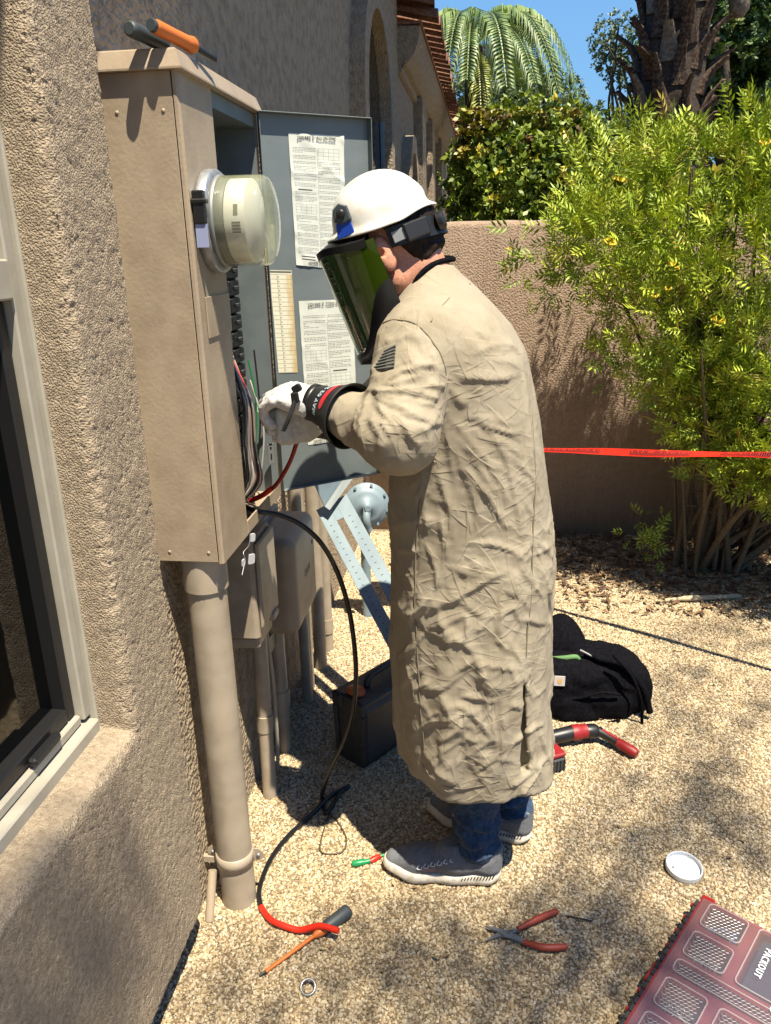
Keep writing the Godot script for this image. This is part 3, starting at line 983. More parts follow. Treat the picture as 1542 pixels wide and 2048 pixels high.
	lathe(s2, [Vector2(0.072, 0.022), Vector2(0.0745, 0.024), Vector2(0.0745, 0.046), Vector2(0.0735, 0.047), Vector2(0.0, 0.0475)], at(mc, ax), 48)
	wpart("base", done(s2), m.grip_grey, em)
	var cream := mat(srgb(0.62, 0.62, 0.53), 0.5)
	var s3 := new_st()
	lathe(s3, [Vector2(0.0735, 0.048), Vector2(0.0735, 0.084), Vector2(0.072, 0.0855), Vector2(0.0, 0.086)], at(mc, ax), 48)
	wpart("body", done(s3), cream, em)
	for q in [[0.0, 0.016, 0.0026], [-0.075, 0.016, 0.0026], [-0.15, 0.016, 0.0026], [-0.225, 0.016, 0.0026], [0.30, 0.008, 0.018]]:     # vent slots and the small window in the body, on the side turned to the yard
		var v3 := new_st()
		var ang: float = q[0] - 0.05
		box(v3, Vector3(q[1], q[2], 0.0014), at(mc + Vector3(0.070, sin(ang) * 0.0735, cos(ang) * 0.0735), Basis(Vector3(1, 0, 0), -ang)), 0.0003)
		wpart("vent", done(v3), m.black_plastic if q[2] < 0.01 else m.grip_grey, em)
	var s4 := new_st()
	lathe(s4, [Vector2(0.0795, 0.0215), Vector2(0.0795, 0.098), Vector2(0.0785, 0.106), Vector2(0.075, 0.112), Vector2(0.069, 0.115), Vector2(0.05, 0.1165), Vector2(0.0, 0.1175)], at(mc, ax), 64)
	var gl := mat(Color(0.80, 0.81, 0.66, 0.2), 0.04)
	gl.transparency = BaseMaterial3D.TRANSPARENCY_ALPHA
	wpart("cover", done(s4), gl, em)
	var s5 := new_st()
	lathe(s5, [Vector2(0.079, 0.0225), Vector2(0.0815, 0.0235), Vector2(0.0815, 0.030), Vector2(0.0797, 0.031)], at(mc, ax), 48)
	wpart("collar", done(s5), m.dull_steel, em)
	# latch and tag of the lock ring, on the near side
	var lk := mc + Vector3(0.012, 0.0, 0.094)
	wpart("ring_latch", minmax_box(lk + Vector3(-0.01, -0.005, -0.006), lk + Vector3(0.012, 0.05, 0.006), 0.002), m.black_plastic, em)
	wpart("ring_latch", minmax_box(lk + Vector3(-0.013, 0.028, -0.008), lk + Vector3(0.016, 0.036, 0.008), 0.002), m.black_plastic, em)
	wpart("seal_tag", minmax_box(lk + Vector3(-0.009, -0.045, 0.001), lk + Vector3(0.013, -0.006, 0.003), 0.0005), mat(srgb(0.35, 0.4, 0.62), 0.5), em)

# ---------------------------------------------------------------- conduits
func conduit(label: String, x: float, z: float, r: float, top: float, mt: Material, joints: Array, lean := 0.0) -> Node3D:
	var c := thing("conduit", label, "conduit", Vector3(x, 0, z), 0.0, "conduits on the house wall")
	var st := new_st()
	rod(st, Vector3(0, -0.02, lean), Vector3(0, top, 0), r, r, 24)
	part("pipe", done(st), mt, c)
	for j in joints:
		var js := new_st()
		var o: float = lean * (1.0 - j[0] / top)
		lathe(js, [Vector2(r * 0.95, -j[1]), Vector2(r * j[2], -j[1]), Vector2(r * j[2], 0), Vector2(r * 0.95, 0)], at(Vector3(0, j[0], o)), 24, false)
		part("coupling", done(js), mt, c)
	return c
func build_conduits() -> void:
	var big := conduit("thick tan service conduit with strap rising into the panel", -0.578, -1.452, 0.0415, 0.915, m.pipe_paint, [[0.918, 0.075, 1.12]])
	var rs := new_st()
	lathe(rs, [Vector2(0.0, 0.0), Vector2(0.052, 0.0), Vector2(0.052, 0.018), Vector2(0.0, 0.018)], at(Vector3(0, 0.9, 0)), 24, false)
	var st := new_st()      # strap band with two ears
	lathe(st, [Vector2(0.0418, 0.115), Vector2(0.0452, 0.116), Vector2(0.0452, 0.149), Vector2(0.0418, 0.15)], at(Vector3.ZERO), 32)
	var strap := part("strap", done(st), m.pipe_paint, big)
	for s in [-1, 1]:
		var es := new_st()
		prism(es, PackedVector2Array([Vector2(-0.017, 0), Vector2(0.017, 0), Vector2(0.017, 0.016), Vector2(0.008, 0.026), Vector2(-0.008, 0.026), Vector2(-0.017, 0.016)]), -0.0015, 0.0015, at(Vector3(s * 0.043, 0.134, -0.006), Basis(Vector3(0, 0, 1), Vector3(1, 0, 0), Vector3(0, 1, 0)) * Basis(Vector3(0, 1, 0), PI / 2) if false else Basis(Vector3(0, 1, 0), Vector3(0, 0, 1), Vector3(s, 0, 0))))
		part("strap_ear", done(es), m.pipe_paint, strap)
		var sc := new_st()
		lathe(sc, [Vector2(0, 0.004), Vector2(0.004, 0.003), Vector2(0.005, 0)], at(Vector3(s * 0.057, 0.134, -0.004), Basis(Vector3(1, 0, 0), PI / 2)), 10)
		part("screw", done(sc), m.dull_steel, strap)
	part("standoff", box_mesh(Vector3(0.03, 0.02, 0.012), 0.002, at(Vector3(-0.07, 0.11, -0.008))), m.pipe_paint, big)
	var bs := new_st()
	rod(bs, Vector3(-0.052, 0.1, 0.02), Vector3(-0.052, 0.0, 0.075), 0.011, 0.011, 10)
	part("brace", done(bs), m.panel_paint, big)
	conduit("thin brown conduit flared at its foot nearest the thick one", -0.602, -1.85, 0.0205, 0.56, m.pipe_paint, [[0.27, 0.05, 1.18]], 0.02)
	conduit("thin brown conduit with clay coloured coupling below the grey box", -0.612, -2.05, 0.022, 0.62, m.pipe_paint, [[0.22, 0.06, 1.2]])
	conduit("dark brown riser conduit behind the rounded box", -0.60, -2.33, 0.018, 1.3, m.pipe_paint, [])
	conduit("slim dark conduit between the riser and the gas regulator", -0.61, -2.42, 0.016, 1.3, m.pipe_paint, [])
	conduit("dark conduit with light foot beside the gas regulator", -0.60, -2.70, 0.022, 1.25, m.pipe_paint, [[0.14, 0.06, 1.15]])
	conduit("tall dark conduit behind the open panel door", -0.60, -2.56, 0.024, 1.3, m.pipe_paint, [])
	# small cables that run down the wall
	var c1 := new_st()
	tube(c1, smooth_path([Vector3(-0.60, 0.6, -1.90), Vector3(-0.598, 0.5, -1.905), Vector3(-0.6, 0.3, -1.94), Vector3(-0.605, 0.12, -1.95), Vector3(-0.61, 0.0, -1.95)], 5), 0.006, 8)
	var o := part("cable", done(c1), mat(srgb(0.5, 0.46, 0.38), 0.5))
	tag(o, "thin pale cable hanging down the wall beside the brown conduits", "cable")

# ---------------------------------------------------------------- boxes on the wall
func build_boxes_on_wall() -> void:
	# narrow telephone box
	var z0 := -1.72
	var t := thing("junction_box", "narrow brown telephone box with lid below the panel", "utility box", Vector3(WALL_X, 0.56, -1.8), 0.0, "boxes under the panel")
	var st := new_st()
	prism(st, round_rect(0.1, 0.155, 0.012, 3), 0.0, 0.27, at(Vector3(-0.609, 0.57, -1.80)), 0.004)
	wpart("body", done(st), m.pipe_paint, t)
	wpart("lid", minmax_box(Vector3(-0.558, 0.60, -1.872), Vector3(-0.546, 0.83, -1.728), 0.004), m.pipe_paint, t)
	wpart("lower_cover", minmax_box(Vector3(-0.65, 0.535, -1.865), Vector3(-0.566, 0.569, -1.735), 0.006), m.pipe_paint, t)
	wpart("hasp", minmax_box(Vector3(-0.556, 0.585, -1.845), Vector3(-0.54, 0.606, -1.80), 0.003), m.pipe_paint, t)
	# larger box with rounded cover, tilted lid edge
	var b := thing("junction_box", "larger rounded brown communications box beside the narrow one", "utility box", Vector3(WALL_X, 0.42, -2.12), 0.0, "boxes under the panel")
	var f := func(p: Vector3) -> float:
		var q := p - Vector3(-0.585, 0.60, -2.10)
		return smin(rbox(q, Vector3(0.065, 0.150, 0.140), 0.032), 1.0, 0.01)
	var r := nets(f, Vector3(-0.67, 0.43, -2.26), Vector3(-0.50, 0.78, -1.94), 0.007)
	wpart("cover", finish(r[0], r[1]), m.panel_paint, b)
	wpart("back_plate", minmax_box(Vector3(-0.658, 0.445, -2.245), Vector3(-0.634, 0.765, -1.955), 0.004), m.pipe_paint, b)
	wpart("terminal_strip", minmax_box(Vector3(-0.655, 0.385, -2.06), Vector3(-0.61, 0.444, -1.97), 0.004), m.dull_steel, b)
	var w := wpart("lettering", words("CATV", 0.022, 0.0006, "Droid Sans"), mat(srgb(0.22, 0.17, 0.12), 0.6), b)
	w.transform = Transform3D(Basis(Vector3(0, 1, 0), PI / 2), w.position + Vector3(-0.5195, 0.60, -2.11))
	var hl := new_st()
	lathe(hl, [Vector2(0.0, 0.002), Vector2(0.007, 0.0015), Vector2(0.008, 0.0)], at(Vector3(-0.520, 0.66, -2.19), Basis(Vector3(0, 0, 1), -PI / 2)), 12)
	wpart("lock_hole", done(hl), m.black_plastic, b)

# ---------------------------------------------------------------- gas regulator and the cover that leans there
func build_gas_meter() -> void:
	var c := on_z(733, 1012, -2.95)
	var g := thing("gas_regulator", "pale grey round gas regulator on its riser beyond the door", "gas regulator", Vector3(c.x, 0, c.z))
	var n := Vector3(0.25, 0.12, 1).normalized()
	var bs := axes(n)
	var st := new_st()
	lathe(st, [Vector2(0.0, 0.030), Vector2(0.020, 0.029), Vector2(0.022, 0.020), Vector2(0.055, 0.017), Vector2(0.072, 0.009), Vector2(0.077, 0.002), Vector2(0.095, 0.001), Vector2(0.095, -0.010), Vector2(0.078, -0.011), Vector2(0.06, -0.03), Vector2(0.0, -0.04)], at(c, bs), 40)
	var body := wpart("diaphragm_case", done(st), m.pale_grey, g)
	for k in 8:
		var a := TAU * (k + 0.3) / 8
		var s := new_st()
		rod(s, c + bs * Vector3(cos(a) * 0.087, -0.016, sin(a) * 0.087), c + bs * Vector3(cos(a) * 0.087, 0.009, sin(a) * 0.087), 0.006, 0.006, 6)
		wpart("bolt", done(s), m.pale_grey, body)
	var sv := new_st()
	tube(sv, smooth_path([c + bs * Vector3(0, 0.03, 0.0), c + bs * Vector3(0, 0.03, 0) + Vector3(0.0, -0.04, 0.03), c + Vector3(0.01, -0.075, 0.05), c + Vector3(0.015, -0.09, 0.045)], 5), 0.016, 12)
	wpart("vent", done(sv), m.pale_grey, body)
	var cs := new_st()
	rod(cs, c + n * 0.04, c + n * 0.058, 0.014, 0.012, 10)
	wpart("cap", done(cs), m.pale_grey, body)
	var pv := new_st()
	tube(pv, smooth_path([Vector3(c.x - 0.02, -0.02, c.z - 0.06), Vector3(c.x - 0.02, 0.3, c.z - 0.06), c - n * 0.05], 5), 0.02, 12)
	wpart("riser", done(pv), m.pale_grey, g)
	var mp := thing("gas_meter", "grey gas meter body partly hidden behind the long coat", "gas meter", Vector3(c.x + 0.22, 0.3, c.z - 0.05))
	var f := func(p: Vector3) -> float: return rbox(p - (c + Vector3(0.2, 0.08, -0.1)), Vector3(0.11, 0.16, 0.09), 0.04)
	var r := nets(f, c + Vector3(0.07, -0.1, -0.21), c + Vector3(0.33, 0.26, 0.01), 0.012)
	var mb := wpart("body", finish(r[0], r[1]), m.pale_grey, mp)
	var ps := new_st()
	tube(ps, smooth_path([c + Vector3(0.09, 0.0, -0.04), c + Vector3(0.12, 0.03, -0.05), c + Vector3(0.13, 0.2, -0.08), c + Vector3(0.15, 0.24, -0.1)], 4), 0.022, 12)
	wpart("inlet_pipe", done(ps), m.pale_grey, mp)
	var fl := new_st()
	rod(fl, c + Vector3(0.2, -0.09, -0.1), Vector3(c.x + 0.2, 0, c.z - 0.1), 0.02, 0.02, 10)
	wpart("stand_pipe", done(fl), m.pipe_paint, mp)
	# the panel's slotted dead front cover, leaning there
	var a := on_z(633, 1020, -2.36)      # top left
	var b := on_z(690, 985, -2.40)      # top right
	var d := on_y(792, 1322, 0.01)       # foot
	d = on_z(790, 1318, -2.02)
	var along := (d - a).normalized()
	var len := (d - a).length() + 0.02
	var across := (b - a)
	across = (across - along * across.dot(along))
	var wdt := across.length()
	across = across.normalized()
	var nn := across.cross(along).normalized()
	if nn.z < 0: nn = -nn
	var cover := thing("cover_plate", "slotted pale grey metal cover plate leaning below the open door", "cover plate", d - along * 0.0)
	var base := Transform3D(Basis(across, along, nn), a)
	var rails := new_st()
	for q in [[0.0, 0.38, 0.0, 1.0], [0.60, 1.0, 0.0, 1.0], [0.381, 0.599, 0.0, 0.12], [0.381, 0.599, 0.90, 1.0]]:
		box(rails, Vector3((q[1] - q[0]) * wdt, (q[3] - q[2]) * len, 0.002), base * at(Vector3((q[0] + q[1]) * 0.5 * wdt, (q[2] + q[3]) * 0.5 * len, 0)), 0.0005)
	wpart("plate", done(rails), m.pale_grey, cover)
	var fl2 := new_st()
	for q in [[-0.001, 1.0], [1.001, 1.0]]:
		box(fl2, Vector3(0.002, len, 0.03), base * at(Vector3(q[0] * wdt, len * 0.5, -0.0145)), 0.0005)
	wpart("flange", done(fl2), m.pale_grey, cover)
	for k in 20:      # row marks beside the slot
		for s in [0.12, 0.74]:
			var tk := new_st()
			box(tk, Vector3(0.007, 0.0022, 0.0006), base * at(Vector3(wdt * (s + 0.05), len * (0.13 + 0.04 * k), 0.0014)), 0.0)
			wpart("row_mark", done(tk), m.grip_grey, cover)
	var tr := thing("cover_plate", "triangular bent sheet metal cover catching the sun under the door", "cover plate", on_z(655, 985, -2.38))
	var ts := new_st()
	var t0 := on_z(625, 962, -2.3)
	var t1 := on_z(690, 950, -2.42)
	var t2 := on_z(648, 1012, -2.33)
	var tn := (t1 - t0).cross(t2 - t0).normalized()
	for q in [[t0, t1, t2, 0.0], ]:
		tri(ts, q[0], q[1], q[2], -1)
		tri(ts, q[0] - tn * 0.003, q[2] - tn * 0.003, q[1] - tn * 0.003, -1)
		for k in 3: quad(ts, q[k], q[(k + 1) % 3], q[(k + 1) % 3] - tn * 0.003, q[k] - tn * 0.003)
	wpart("plate", done(ts), m.pale_grey, tr)
	var ls := new_st()
	quad(ls, t1, t2, t2 + Vector3(0.02, -0.01, 0.01), t1 + Vector3(0.035, 0.0, 0.0))
	quad(ls, t1 - Vector3(0, 0, 0.002), t1 + Vector3(0.035, 0.0, -0.002), t2 + Vector3(0.02, -0.01, 0.008), t2 - Vector3(0, 0, 0.002))
	wpart("flange", done(ls), m.grey_paint, tr)

# ================================================================ the person
const CZ := -1.68
var coat_rows := [   # y, front x, back x, half width
	[1.485, -0.125, -0.075, 0.05], [1.465, -0.148, -0.060, 0.078], [1.44, -0.172, -0.030, 0.115], [1.40, -0.195, 0.010, 0.168], [1.355, -0.205, 0.050, 0.200], [1.30, -0.205, 0.083, 0.212], [1.20, -0.200, 0.107, 0.212], [1.09, -0.203, 0.128, 0.208], [0.97, -0.212, 0.146, 0.208], [0.85, -0.207, 0.160, 0.214], [0.72, -0.211, 0.166, 0.220], [0.59, -0.209, 0.170, 0.226], [0.45, -0.204, 0.175, 0.23], [0.33, -0.196, 0.190, 0.232], [0.2, -0.196, 0.19, 0.232]]
var coat_lut := []
var sleeve_near := [Vector3(-0.128, 1.330, -1.540), Vector3(-0.160, 1.178, -1.425), Vector3(-0.275, 1.198, -1.518)]
var sleeve_far := [Vector3(-0.105, 1.335, -1.845), Vector3(-0.24, 1.13, -1.86), Vector3(-0.365, 1.16, -1.70)]
var slit := PackedVector3Array()
const HEM := 0.335
func coat_field(p: Vector3) -> float:
	var i := clampf((1.485 - p.y) / 0.01, 0.0, 127.9)
	var k := int(i)
	var a: PackedFloat32Array = coat_lut[k]
	var b: PackedFloat32Array = coat_lut[k + 1]
	var t := i - k
	var x0 := lerpf(a[0], b[0], t)
	var x1 := lerpf(a[1], b[1], t)
	var hz := lerpf(a[2], b[2], t)
	var hx := (x1 - x0) * 0.5
	var qx := absf((p.x - (x0 + x1) * 0.5) / hx)
	var qz := absf((p.z - CZ) / hz)
	var d := (pow(pow(qx, 2.35) + pow(qz, 2.35), 0.42553) - 1.0) * minf(hx, hz) * 0.95
	d = maxf(d, p.y - 1.478)
	if p.y > 0.95:
		var n := 1.0
		if p.z > CZ: n = smin(cap(p, sleeve_near[0], sleeve_near[1], 0.083, 0.070), cap(p, sleeve_near[1], sleeve_near[2], 0.068, 0.048), 0.022)
		else: n = smin(cap(p, sleeve_far[0], sleeve_far[1], 0.088, 0.075), cap(p, sleeve_far[1], sleeve_far[2], 0.075, 0.054), 0.03)
		d = smin(d, n, lerpf(0.006, 0.03, smoothstep(1.24, 1.36, p.y)))
	d = maxf(d, HEM - 0.036 * p.x + 0.010 * nz.get_noise_2d(p.x * 9.0, p.z * 9.0) - p.y)
	if slit.size() > 1 and p.y < 0.62 and p.x > 0.02:
		var inward := Vector3(-0.35, 0, -0.94)
		for s in slit.size() - 1:
			for u in 4: d = maxf(d, -cap(p, slit[s] + inward * 0.009 * u, slit[s + 1] + inward * 0.009 * u, 0.006 + 0.002 * s, 0.008 + 0.002 * s))
	return d
func coat_hit(x: float, y: float) -> Vector3:   # where a pixel's ray meets the coat
	var d := ray(x, y).normalized()
	var t := 0.9
	for i in 90:
		var k := coat_field(EYE + d * t)
		if k < 0.0006: break
		t += k * 0.8
		if t > 3.0: break
	return EYE + d * t
func fold(v: float) -> float:   # triangle wave, -1 to 1
	return 4.0 * absf(v - floorf(v) - 0.5) - 1.0
func build_person() -> void:
	var who := thing("person", "person in long khaki coat, white hard hat and dark face shield reaching into the panel", "person", Vector3(-0.06, 0, CZ))
	for k in 130:
		coat_lut.append(table(coat_rows, 1.485 - k * 0.01))
	var s0 := []
	for q in [[1050, 1330], [1047, 1400], [1047, 1470], [1050, 1540]]: s0.append(coat_hit(q[0], q[1]))
	slit = PackedVector3Array(s0)
	# ---- coat
	var r := nets(coat_field, Vector3(-0.42, 0.3, -2.0), Vector3(0.24, 1.5, -1.31), 0.0049)
	var v: PackedVector3Array = r[0]
	var idx: PackedInt32Array = r[1]
	var nrm := normals_of(v, idx)
	# folds read off the photograph: polylines in its pixels, laid on the coat; height in mm, width in mm
	var strokes := []
	for q in [
		[5.0, 9, 910, 845, 962, 910, 1008, 978, 1012, 1030], [6.0, 9, 878, 876, 922, 938, 957, 973, 1004, 1025], [5, 9, 942, 810, 1010, 915, 1034, 1020, 1045, 1090],
		[6, 8, 905, 757, 940, 757, 980, 760, 1014, 759, 1024, 745], [5, 9, 950, 657, 975, 688], [5, 10, 940, 712, 972, 697, 1024, 692, 1040, 710],
		[5, 9, 1038, 710, 1050, 790, 1058, 910, 1075, 1020], [7, 12, 850, 1222, 905, 1203, 965, 1165, 1022, 1137], [6, 11, 846, 1257, 888, 1251, 935, 1225],
		[6, 10, 888, 1362, 925, 1335, 965, 1308], [6, 10, 830, 1378, 882, 1378, 940, 1334], [7, 9, 940, 1422, 917, 1457, 876, 1483],
		[7, 9, 940, 1422, 978, 1469, 993, 1483], [5, 8, 879, 1384, 914, 1457], [5, 9, 987, 1322, 964, 1357], [6, 10, 1066, 1117, 1104, 1220], [6, 9, 1022, 1205, 1042, 1250],
		[5, 9, 935, 1545, 950, 1500, 985, 1475], [6, 10, 840, 1545, 880, 1560, 925, 1560], [5, 8, 990, 1230, 1010, 1310], [6, 10, 900, 1440, 930, 1475, 960, 1485],
		[5, 9, 1020, 1500, 1003, 1430, 1008, 1390], [6, 9, 820, 1475, 850, 1450, 880, 1440], [5, 8, 840, 1500, 870, 1530, 890, 1508],
		[7, 12, 800, 700, 832, 735, 838, 790], [6, 10, 760, 770, 800, 775, 850, 745], [8, 12, 770, 800, 812, 832, 860, 836], [7, 10, 735, 830, 762, 870, 760, 905], [6, 9, 700, 840, 728, 880, 735, 915], [7, 11, 850, 690, 872, 740, 868, 800], [7, 11, 800, 870, 850, 860, 880, 820], [6, 9, 672, 850, 694, 885, 720, 905],
		[5, 9, 790, 690, 815, 670, 845, 690], [5, 8, 895, 770, 915, 800, 935, 815], [5, 9, 870, 930, 890, 990, 905, 1050], [4, 8, 840, 960, 850, 1020, 858, 1080]]:
		var pl := PackedVector3Array()
		for k in range(2, q.size(), 2): pl.append(coat_hit(q[k], q[k + 1]))
		var bb := AABB(pl[0], Vector3.ZERO)
		for k in pl: bb = bb.expand(k)
		strokes.append([q[0] * 0.001, q[1] * 0.001, pl, bb.grow(0.03)])
	var rs := RandomNumberGenerator.new()
	rs.seed = 61
	var seeds := []      # [x, y, angle, length] in pixels: long thin creases that follow the pull of the cloth
	for k in 34:         # fan from the armpit down over the back
		var ang := deg_to_rad(rs.randf_range(12, 100))
		var c := Vector2(880, 815) + Vector2(cos(ang), sin(ang)) * rs.randf_range(60, 260)
		seeds.append([c.x, c.y, ang + rs.randf_range(-0.1, 0.1), rs.randf_range(60, 170), 0.85])
	for k in 92:        # the skirt: two families of diagonals and some verticals
		var fam: float = [-26.0, 38.0, 78.0, -50.0, 60.0, 10.0][rs.randi() % 6]
		seeds.append([rs.randf_range(800, 1100), rs.randf_range(1090, 1575), deg_to_rad(fam + rs.randf_range(-13, 13)), rs.randf_range(34, 130), 1.15])
	for k in 38:         # sleeve: fans from the inner elbow and from the shoulder
		var ang := deg_to_rad(rs.randf_range(-35, 115))
		var c := Vector2(738, 785) + Vector2(cos(ang), sin(ang)) * rs.randf_range(25, 135)
		if k % 4 == 0:
			ang = deg_to_rad(rs.randf_range(60, 125))
			c = Vector2(rs.randf_range(775, 880), rs.randf_range(680, 800))
		seeds.append([c.x, c.y, ang + rs.randf_range(-0.15, 0.15), rs.randf_range(30, 95), 1.55])
	for k in 9: seeds.append([rs.randf_range(930, 1050), rs.randf_range(600, 780), rs.randf_range(-0.6, 1.4), rs.randf_range(40, 90), 0.4])
	for sd in seeds:
		var dv: Vector2 = Vector2(cos(sd[2]), sin(sd[2])) * sd[3]
		var bow := Vector2(-dv.y, dv.x) * rs.randf_range(-0.12, 0.12)
		var pl := PackedVector3Array()
		var good := true
		for t in [-0.5, -0.17, 0.17, 0.5]:
			var w: Vector2 = Vector2(sd[0], sd[1]) + dv * t + bow * (1.0 - 4.0 * t * t) + Vector2(rs.randfn(), rs.randfn()) * 2.0
			var hit := coat_hit(w.x, w.y)
			if absf(coat_field(hit)) > 0.004: good = false
			pl.append(hit)
		if not good or pl[0].distance_to(pl[3]) > 0.3: continue
		var bb := AABB(pl[0], Vector3.ZERO)
		for t in pl: bb = bb.expand(t)
		strokes.append([rs.randf_range(0.0026, 0.0066) * sd[4], rs.randf_range(0.0045, 0.0085), pl, bb.grow(0.025)])
	for q in [[-2.2, 3.0, 765, 648, 800, 638, 850, 662, 884, 715, 893, 748], [-2, 3.0, 838, 1000, 832, 1200, 838, 1380, 842, 1540], [-1.6, 3, 1058, 720, 1066, 1000, 1064, 1110, 1055, 1320]]:   # seams
		var pl := PackedVector3Array()
		for k in range(2, q.size(), 2): pl.append(coat_hit(q[k], q[k + 1]))
		var bb := AABB(pl[0], Vector3.ZERO)
		for k in pl: bb = bb.expand(k)
		strokes.append([q[0] * 0.001, q[1] * 0.001, pl, bb.grow(0.02)])
	var cel := FastNoiseLite.new()      # cells whose borders are the sharp ridges of crumpled cloth
	cel.noise_type = FastNoiseLite.TYPE_CELLULAR
	cel.seed = 8
	cel.frequency = 1.0
	cel.fractal_type = FastNoiseLite.FRACTAL_NONE
	cel.cellular_distance_function = FastNoiseLite.DISTANCE_EUCLIDEAN
	cel.cellular_return_type = FastNoiseLite.RETURN_DISTANCE2_SUB
	cel.cellular_jitter = 1.0
	var bowl: FastNoiseLite = cel.duplicate()
	bowl.cellular_return_type = FastNoiseLite.RETURN_DISTANCE
	var badge := coat_hit(772, 716)
	var drag := Vector3(0.45, -0.89, 0.0)      # pull of the cloth from the armpit down to the back
	for i in v.size():
		var p := v[i]
		var w := Vector3(nz2.get_noise_3dv(p * 4.0), nz2.get_noise_3dv(p * 4.0 + Vector3(7, 1, 3)), nz2.get_noise_3dv(p * 4.0 + Vector3(2, 9, 5))) * 0.05
		var q := p + w
		var calm := 0.36 + 0.64 * smoothstep(1.28, 0.95, p.y)        # the back is pulled smooth, the skirt is crumpled
		if p.y > 0.95 and (p.z > -1.50 and p.x < 0.0 or p.x < -0.19): calm = 1.15
		var pull := smoothstep(0.80, 1.05, p.y)
		var e := q - drag * q.dot(drag) * 0.72 * pull + Vector3(0.0, q.dot(Vector3(0.5, 0.6, 0.3)) * -0.25 * (1.0 - pull), 0.0)
		var m1 := clampf(0.55 + 1.5 * nz.get_noise_3dv(p * 5.0 + Vector3(3, 3, 3)), 0.0, 1.2)
		var m2 := clampf(0.45 + 1.6 * nz.get_noise_3dv(p * 9.0 + Vector3(9, 1, 4)), 0.0, 1.2)
		var g1 := cel.get_noise_3dv(e * 11.0) + 1.0
		var g2 := cel.get_noise_3dv(e * 24.0 + Vector3(5, 5, 5)) + 1.0
		var b1 := bowl.get_noise_3dv(e * 11.0) + 1.0
		var b2 := bowl.get_noise_3dv(e * 24.0 + Vector3(5, 5, 5)) + 1.0
		var h := calm * (m1 * (0.0030 * exp(-g1 * 7.0) + 0.0030 * (b1 - 0.5)) + m2 * (0.0010 * exp(-g2 * 5.0) + 0.0012 * (b2 - 0.5)))
		h += 0.0006 * nz2.get_noise_3dv(p * 30.0)
		h += 0.009 * nz.get_noise_3dv(Vector3(q.x * 8.0, q.y * 1.3, q.z * 8.0)) * smoothstep(1.15, 0.5, p.y)   # long hanging folds
		var crease := 0.0
		for s in strokes:
			if not (s[3] as AABB).has_point(p): continue
			var pl: PackedVector3Array = s[2]
			var best := 1.0
			var side := 1.0
			var along := 0.0
			var ns := pl.size() - 1
			for k in ns:
				var ab := pl[k + 1] - pl[k]
				var t := clampf((p - pl[k]).dot(ab) / ab.length_squared(), 0.0, 1.0)
				var off := p - pl[k] - ab * t
				var dd := off.length()
				if dd < best:
					best = dd
					side = ab.cross(nrm[i]).dot(off)
					along = (k + t) / ns
			var wd: float = s[1]
			if s[0] < 0.0:
				if best < wd * 2.0: h += s[0] * exp(-best * best / (wd * wd))
			else:      # a crease: one steep side, one long slope, fading at its ends
				var g := best / (wd * (1.05 if side > 0.0 else 2.7))
				if g < 1.0:
					var add: float = s[0] * (1.0 - g) * (1.0 - 0.35 * g) * minf(1.0, 4.0 * minf(along + 0.02, 1.02 - along))
					crease = maxf(crease, add) + 0.25 * minf(crease, add)
		v[i] = p + nrm[i] * (h + crease) * smoothstep(0.022, 0.042, p.distance_to(badge))
	var sum := PackedVector3Array()      # one gentle smoothing pass takes the grid out of the steep folds
	sum.resize(v.size())
	var num := PackedInt32Array()
	num.resize(v.size())
	for k in range(0, idx.size(), 3):
		var a := idx[k]
		var b := idx[k + 1]
		var c := idx[k + 2]
		sum[a] += v[b] + v[c]
		sum[b] += v[a] + v[c]
		sum[c] += v[a] + v[b]
		num[a] += 2
		num[b] += 2
		num[c] += 2
	for k in v.size(): v[k] = v[k].lerp(sum[k] / num[k], 0.22)
	wpart("coat", finish(v, idx), coat_material(), who).set_meta("label", "long crumpled khaki coat with a back vent")
	# ---- seams: thread lines that lie on the folds
	var near_v := []
	for i in range(0, v.size(), 1):
		if v[i].z > -1.64: near_v.append(v[i])
	for q in [[766, 648, 800, 639, 850, 662, 884, 715, 893, 750], [838, 1000, 832, 1120, 833, 1240, 838, 1380, 846, 1500], [1058, 730, 1064, 860, 1068, 1000, 1064, 1110, 1053, 1310], [842, 1530, 890, 1566, 940, 1573, 1000, 1558], [862, 642, 940, 566]]:
		var ctrl := []
		for k in range(0, q.size(), 2): ctrl.append(coat_hit(q[k], q[k + 1]))
		var sp := PackedVector3Array()
		for t in smooth_path(ctrl, 7):
			var bd := 1.0
			var bp := t as Vector3
			for w in near_v:
				var dd: float = (w as Vector3).distance_squared_to(t)
				if dd < bd:
					bd = dd
					bp = w
			sp.append(bp + Vector3(0.1, 0.1, 0.9) * 0.0008)
		for pass_ in 2:
			for k in range(1, sp.size() - 1): sp[k] = sp[k] * 0.5 + (sp[k - 1] + sp[k + 1]) * 0.25
		var ss := new_st()
		tube(ss, sp, 0.0017, 5)
		wpart("seam", done(ss), mat(srgb(0.24, 0.20, 0.135), 0.9), who)
	# ---- flag patch on the sleeve
	var fs := new_st()
	for k in 7:
		var t := k / 6.0
		var pts := []
		for u in [0.0, 0.5, 1.0]:
			var w := Vector2(746, 741).lerp(Vector2(768, 704), t).lerp(Vector2(788, 734).lerp(Vector2(791, 692), t), u)
			pts.append(coat_hit(w.x, w.y) + Vector3(0.1, 0.3, 0.9) * 0.0045)
		tube(fs, smooth_path(pts, 3), 0.0023, 6)
	wpart("flag_patch", done(fs), mat(srgb(0.15, 0.155, 0.14), 0.85), who)
	# ---- head: own axes, x to the face, y up, z to the left ear
	var yaw := 0.12
	var pitch := 0.38
	var C := Vector3(-0.193, 1.497, -1.672)
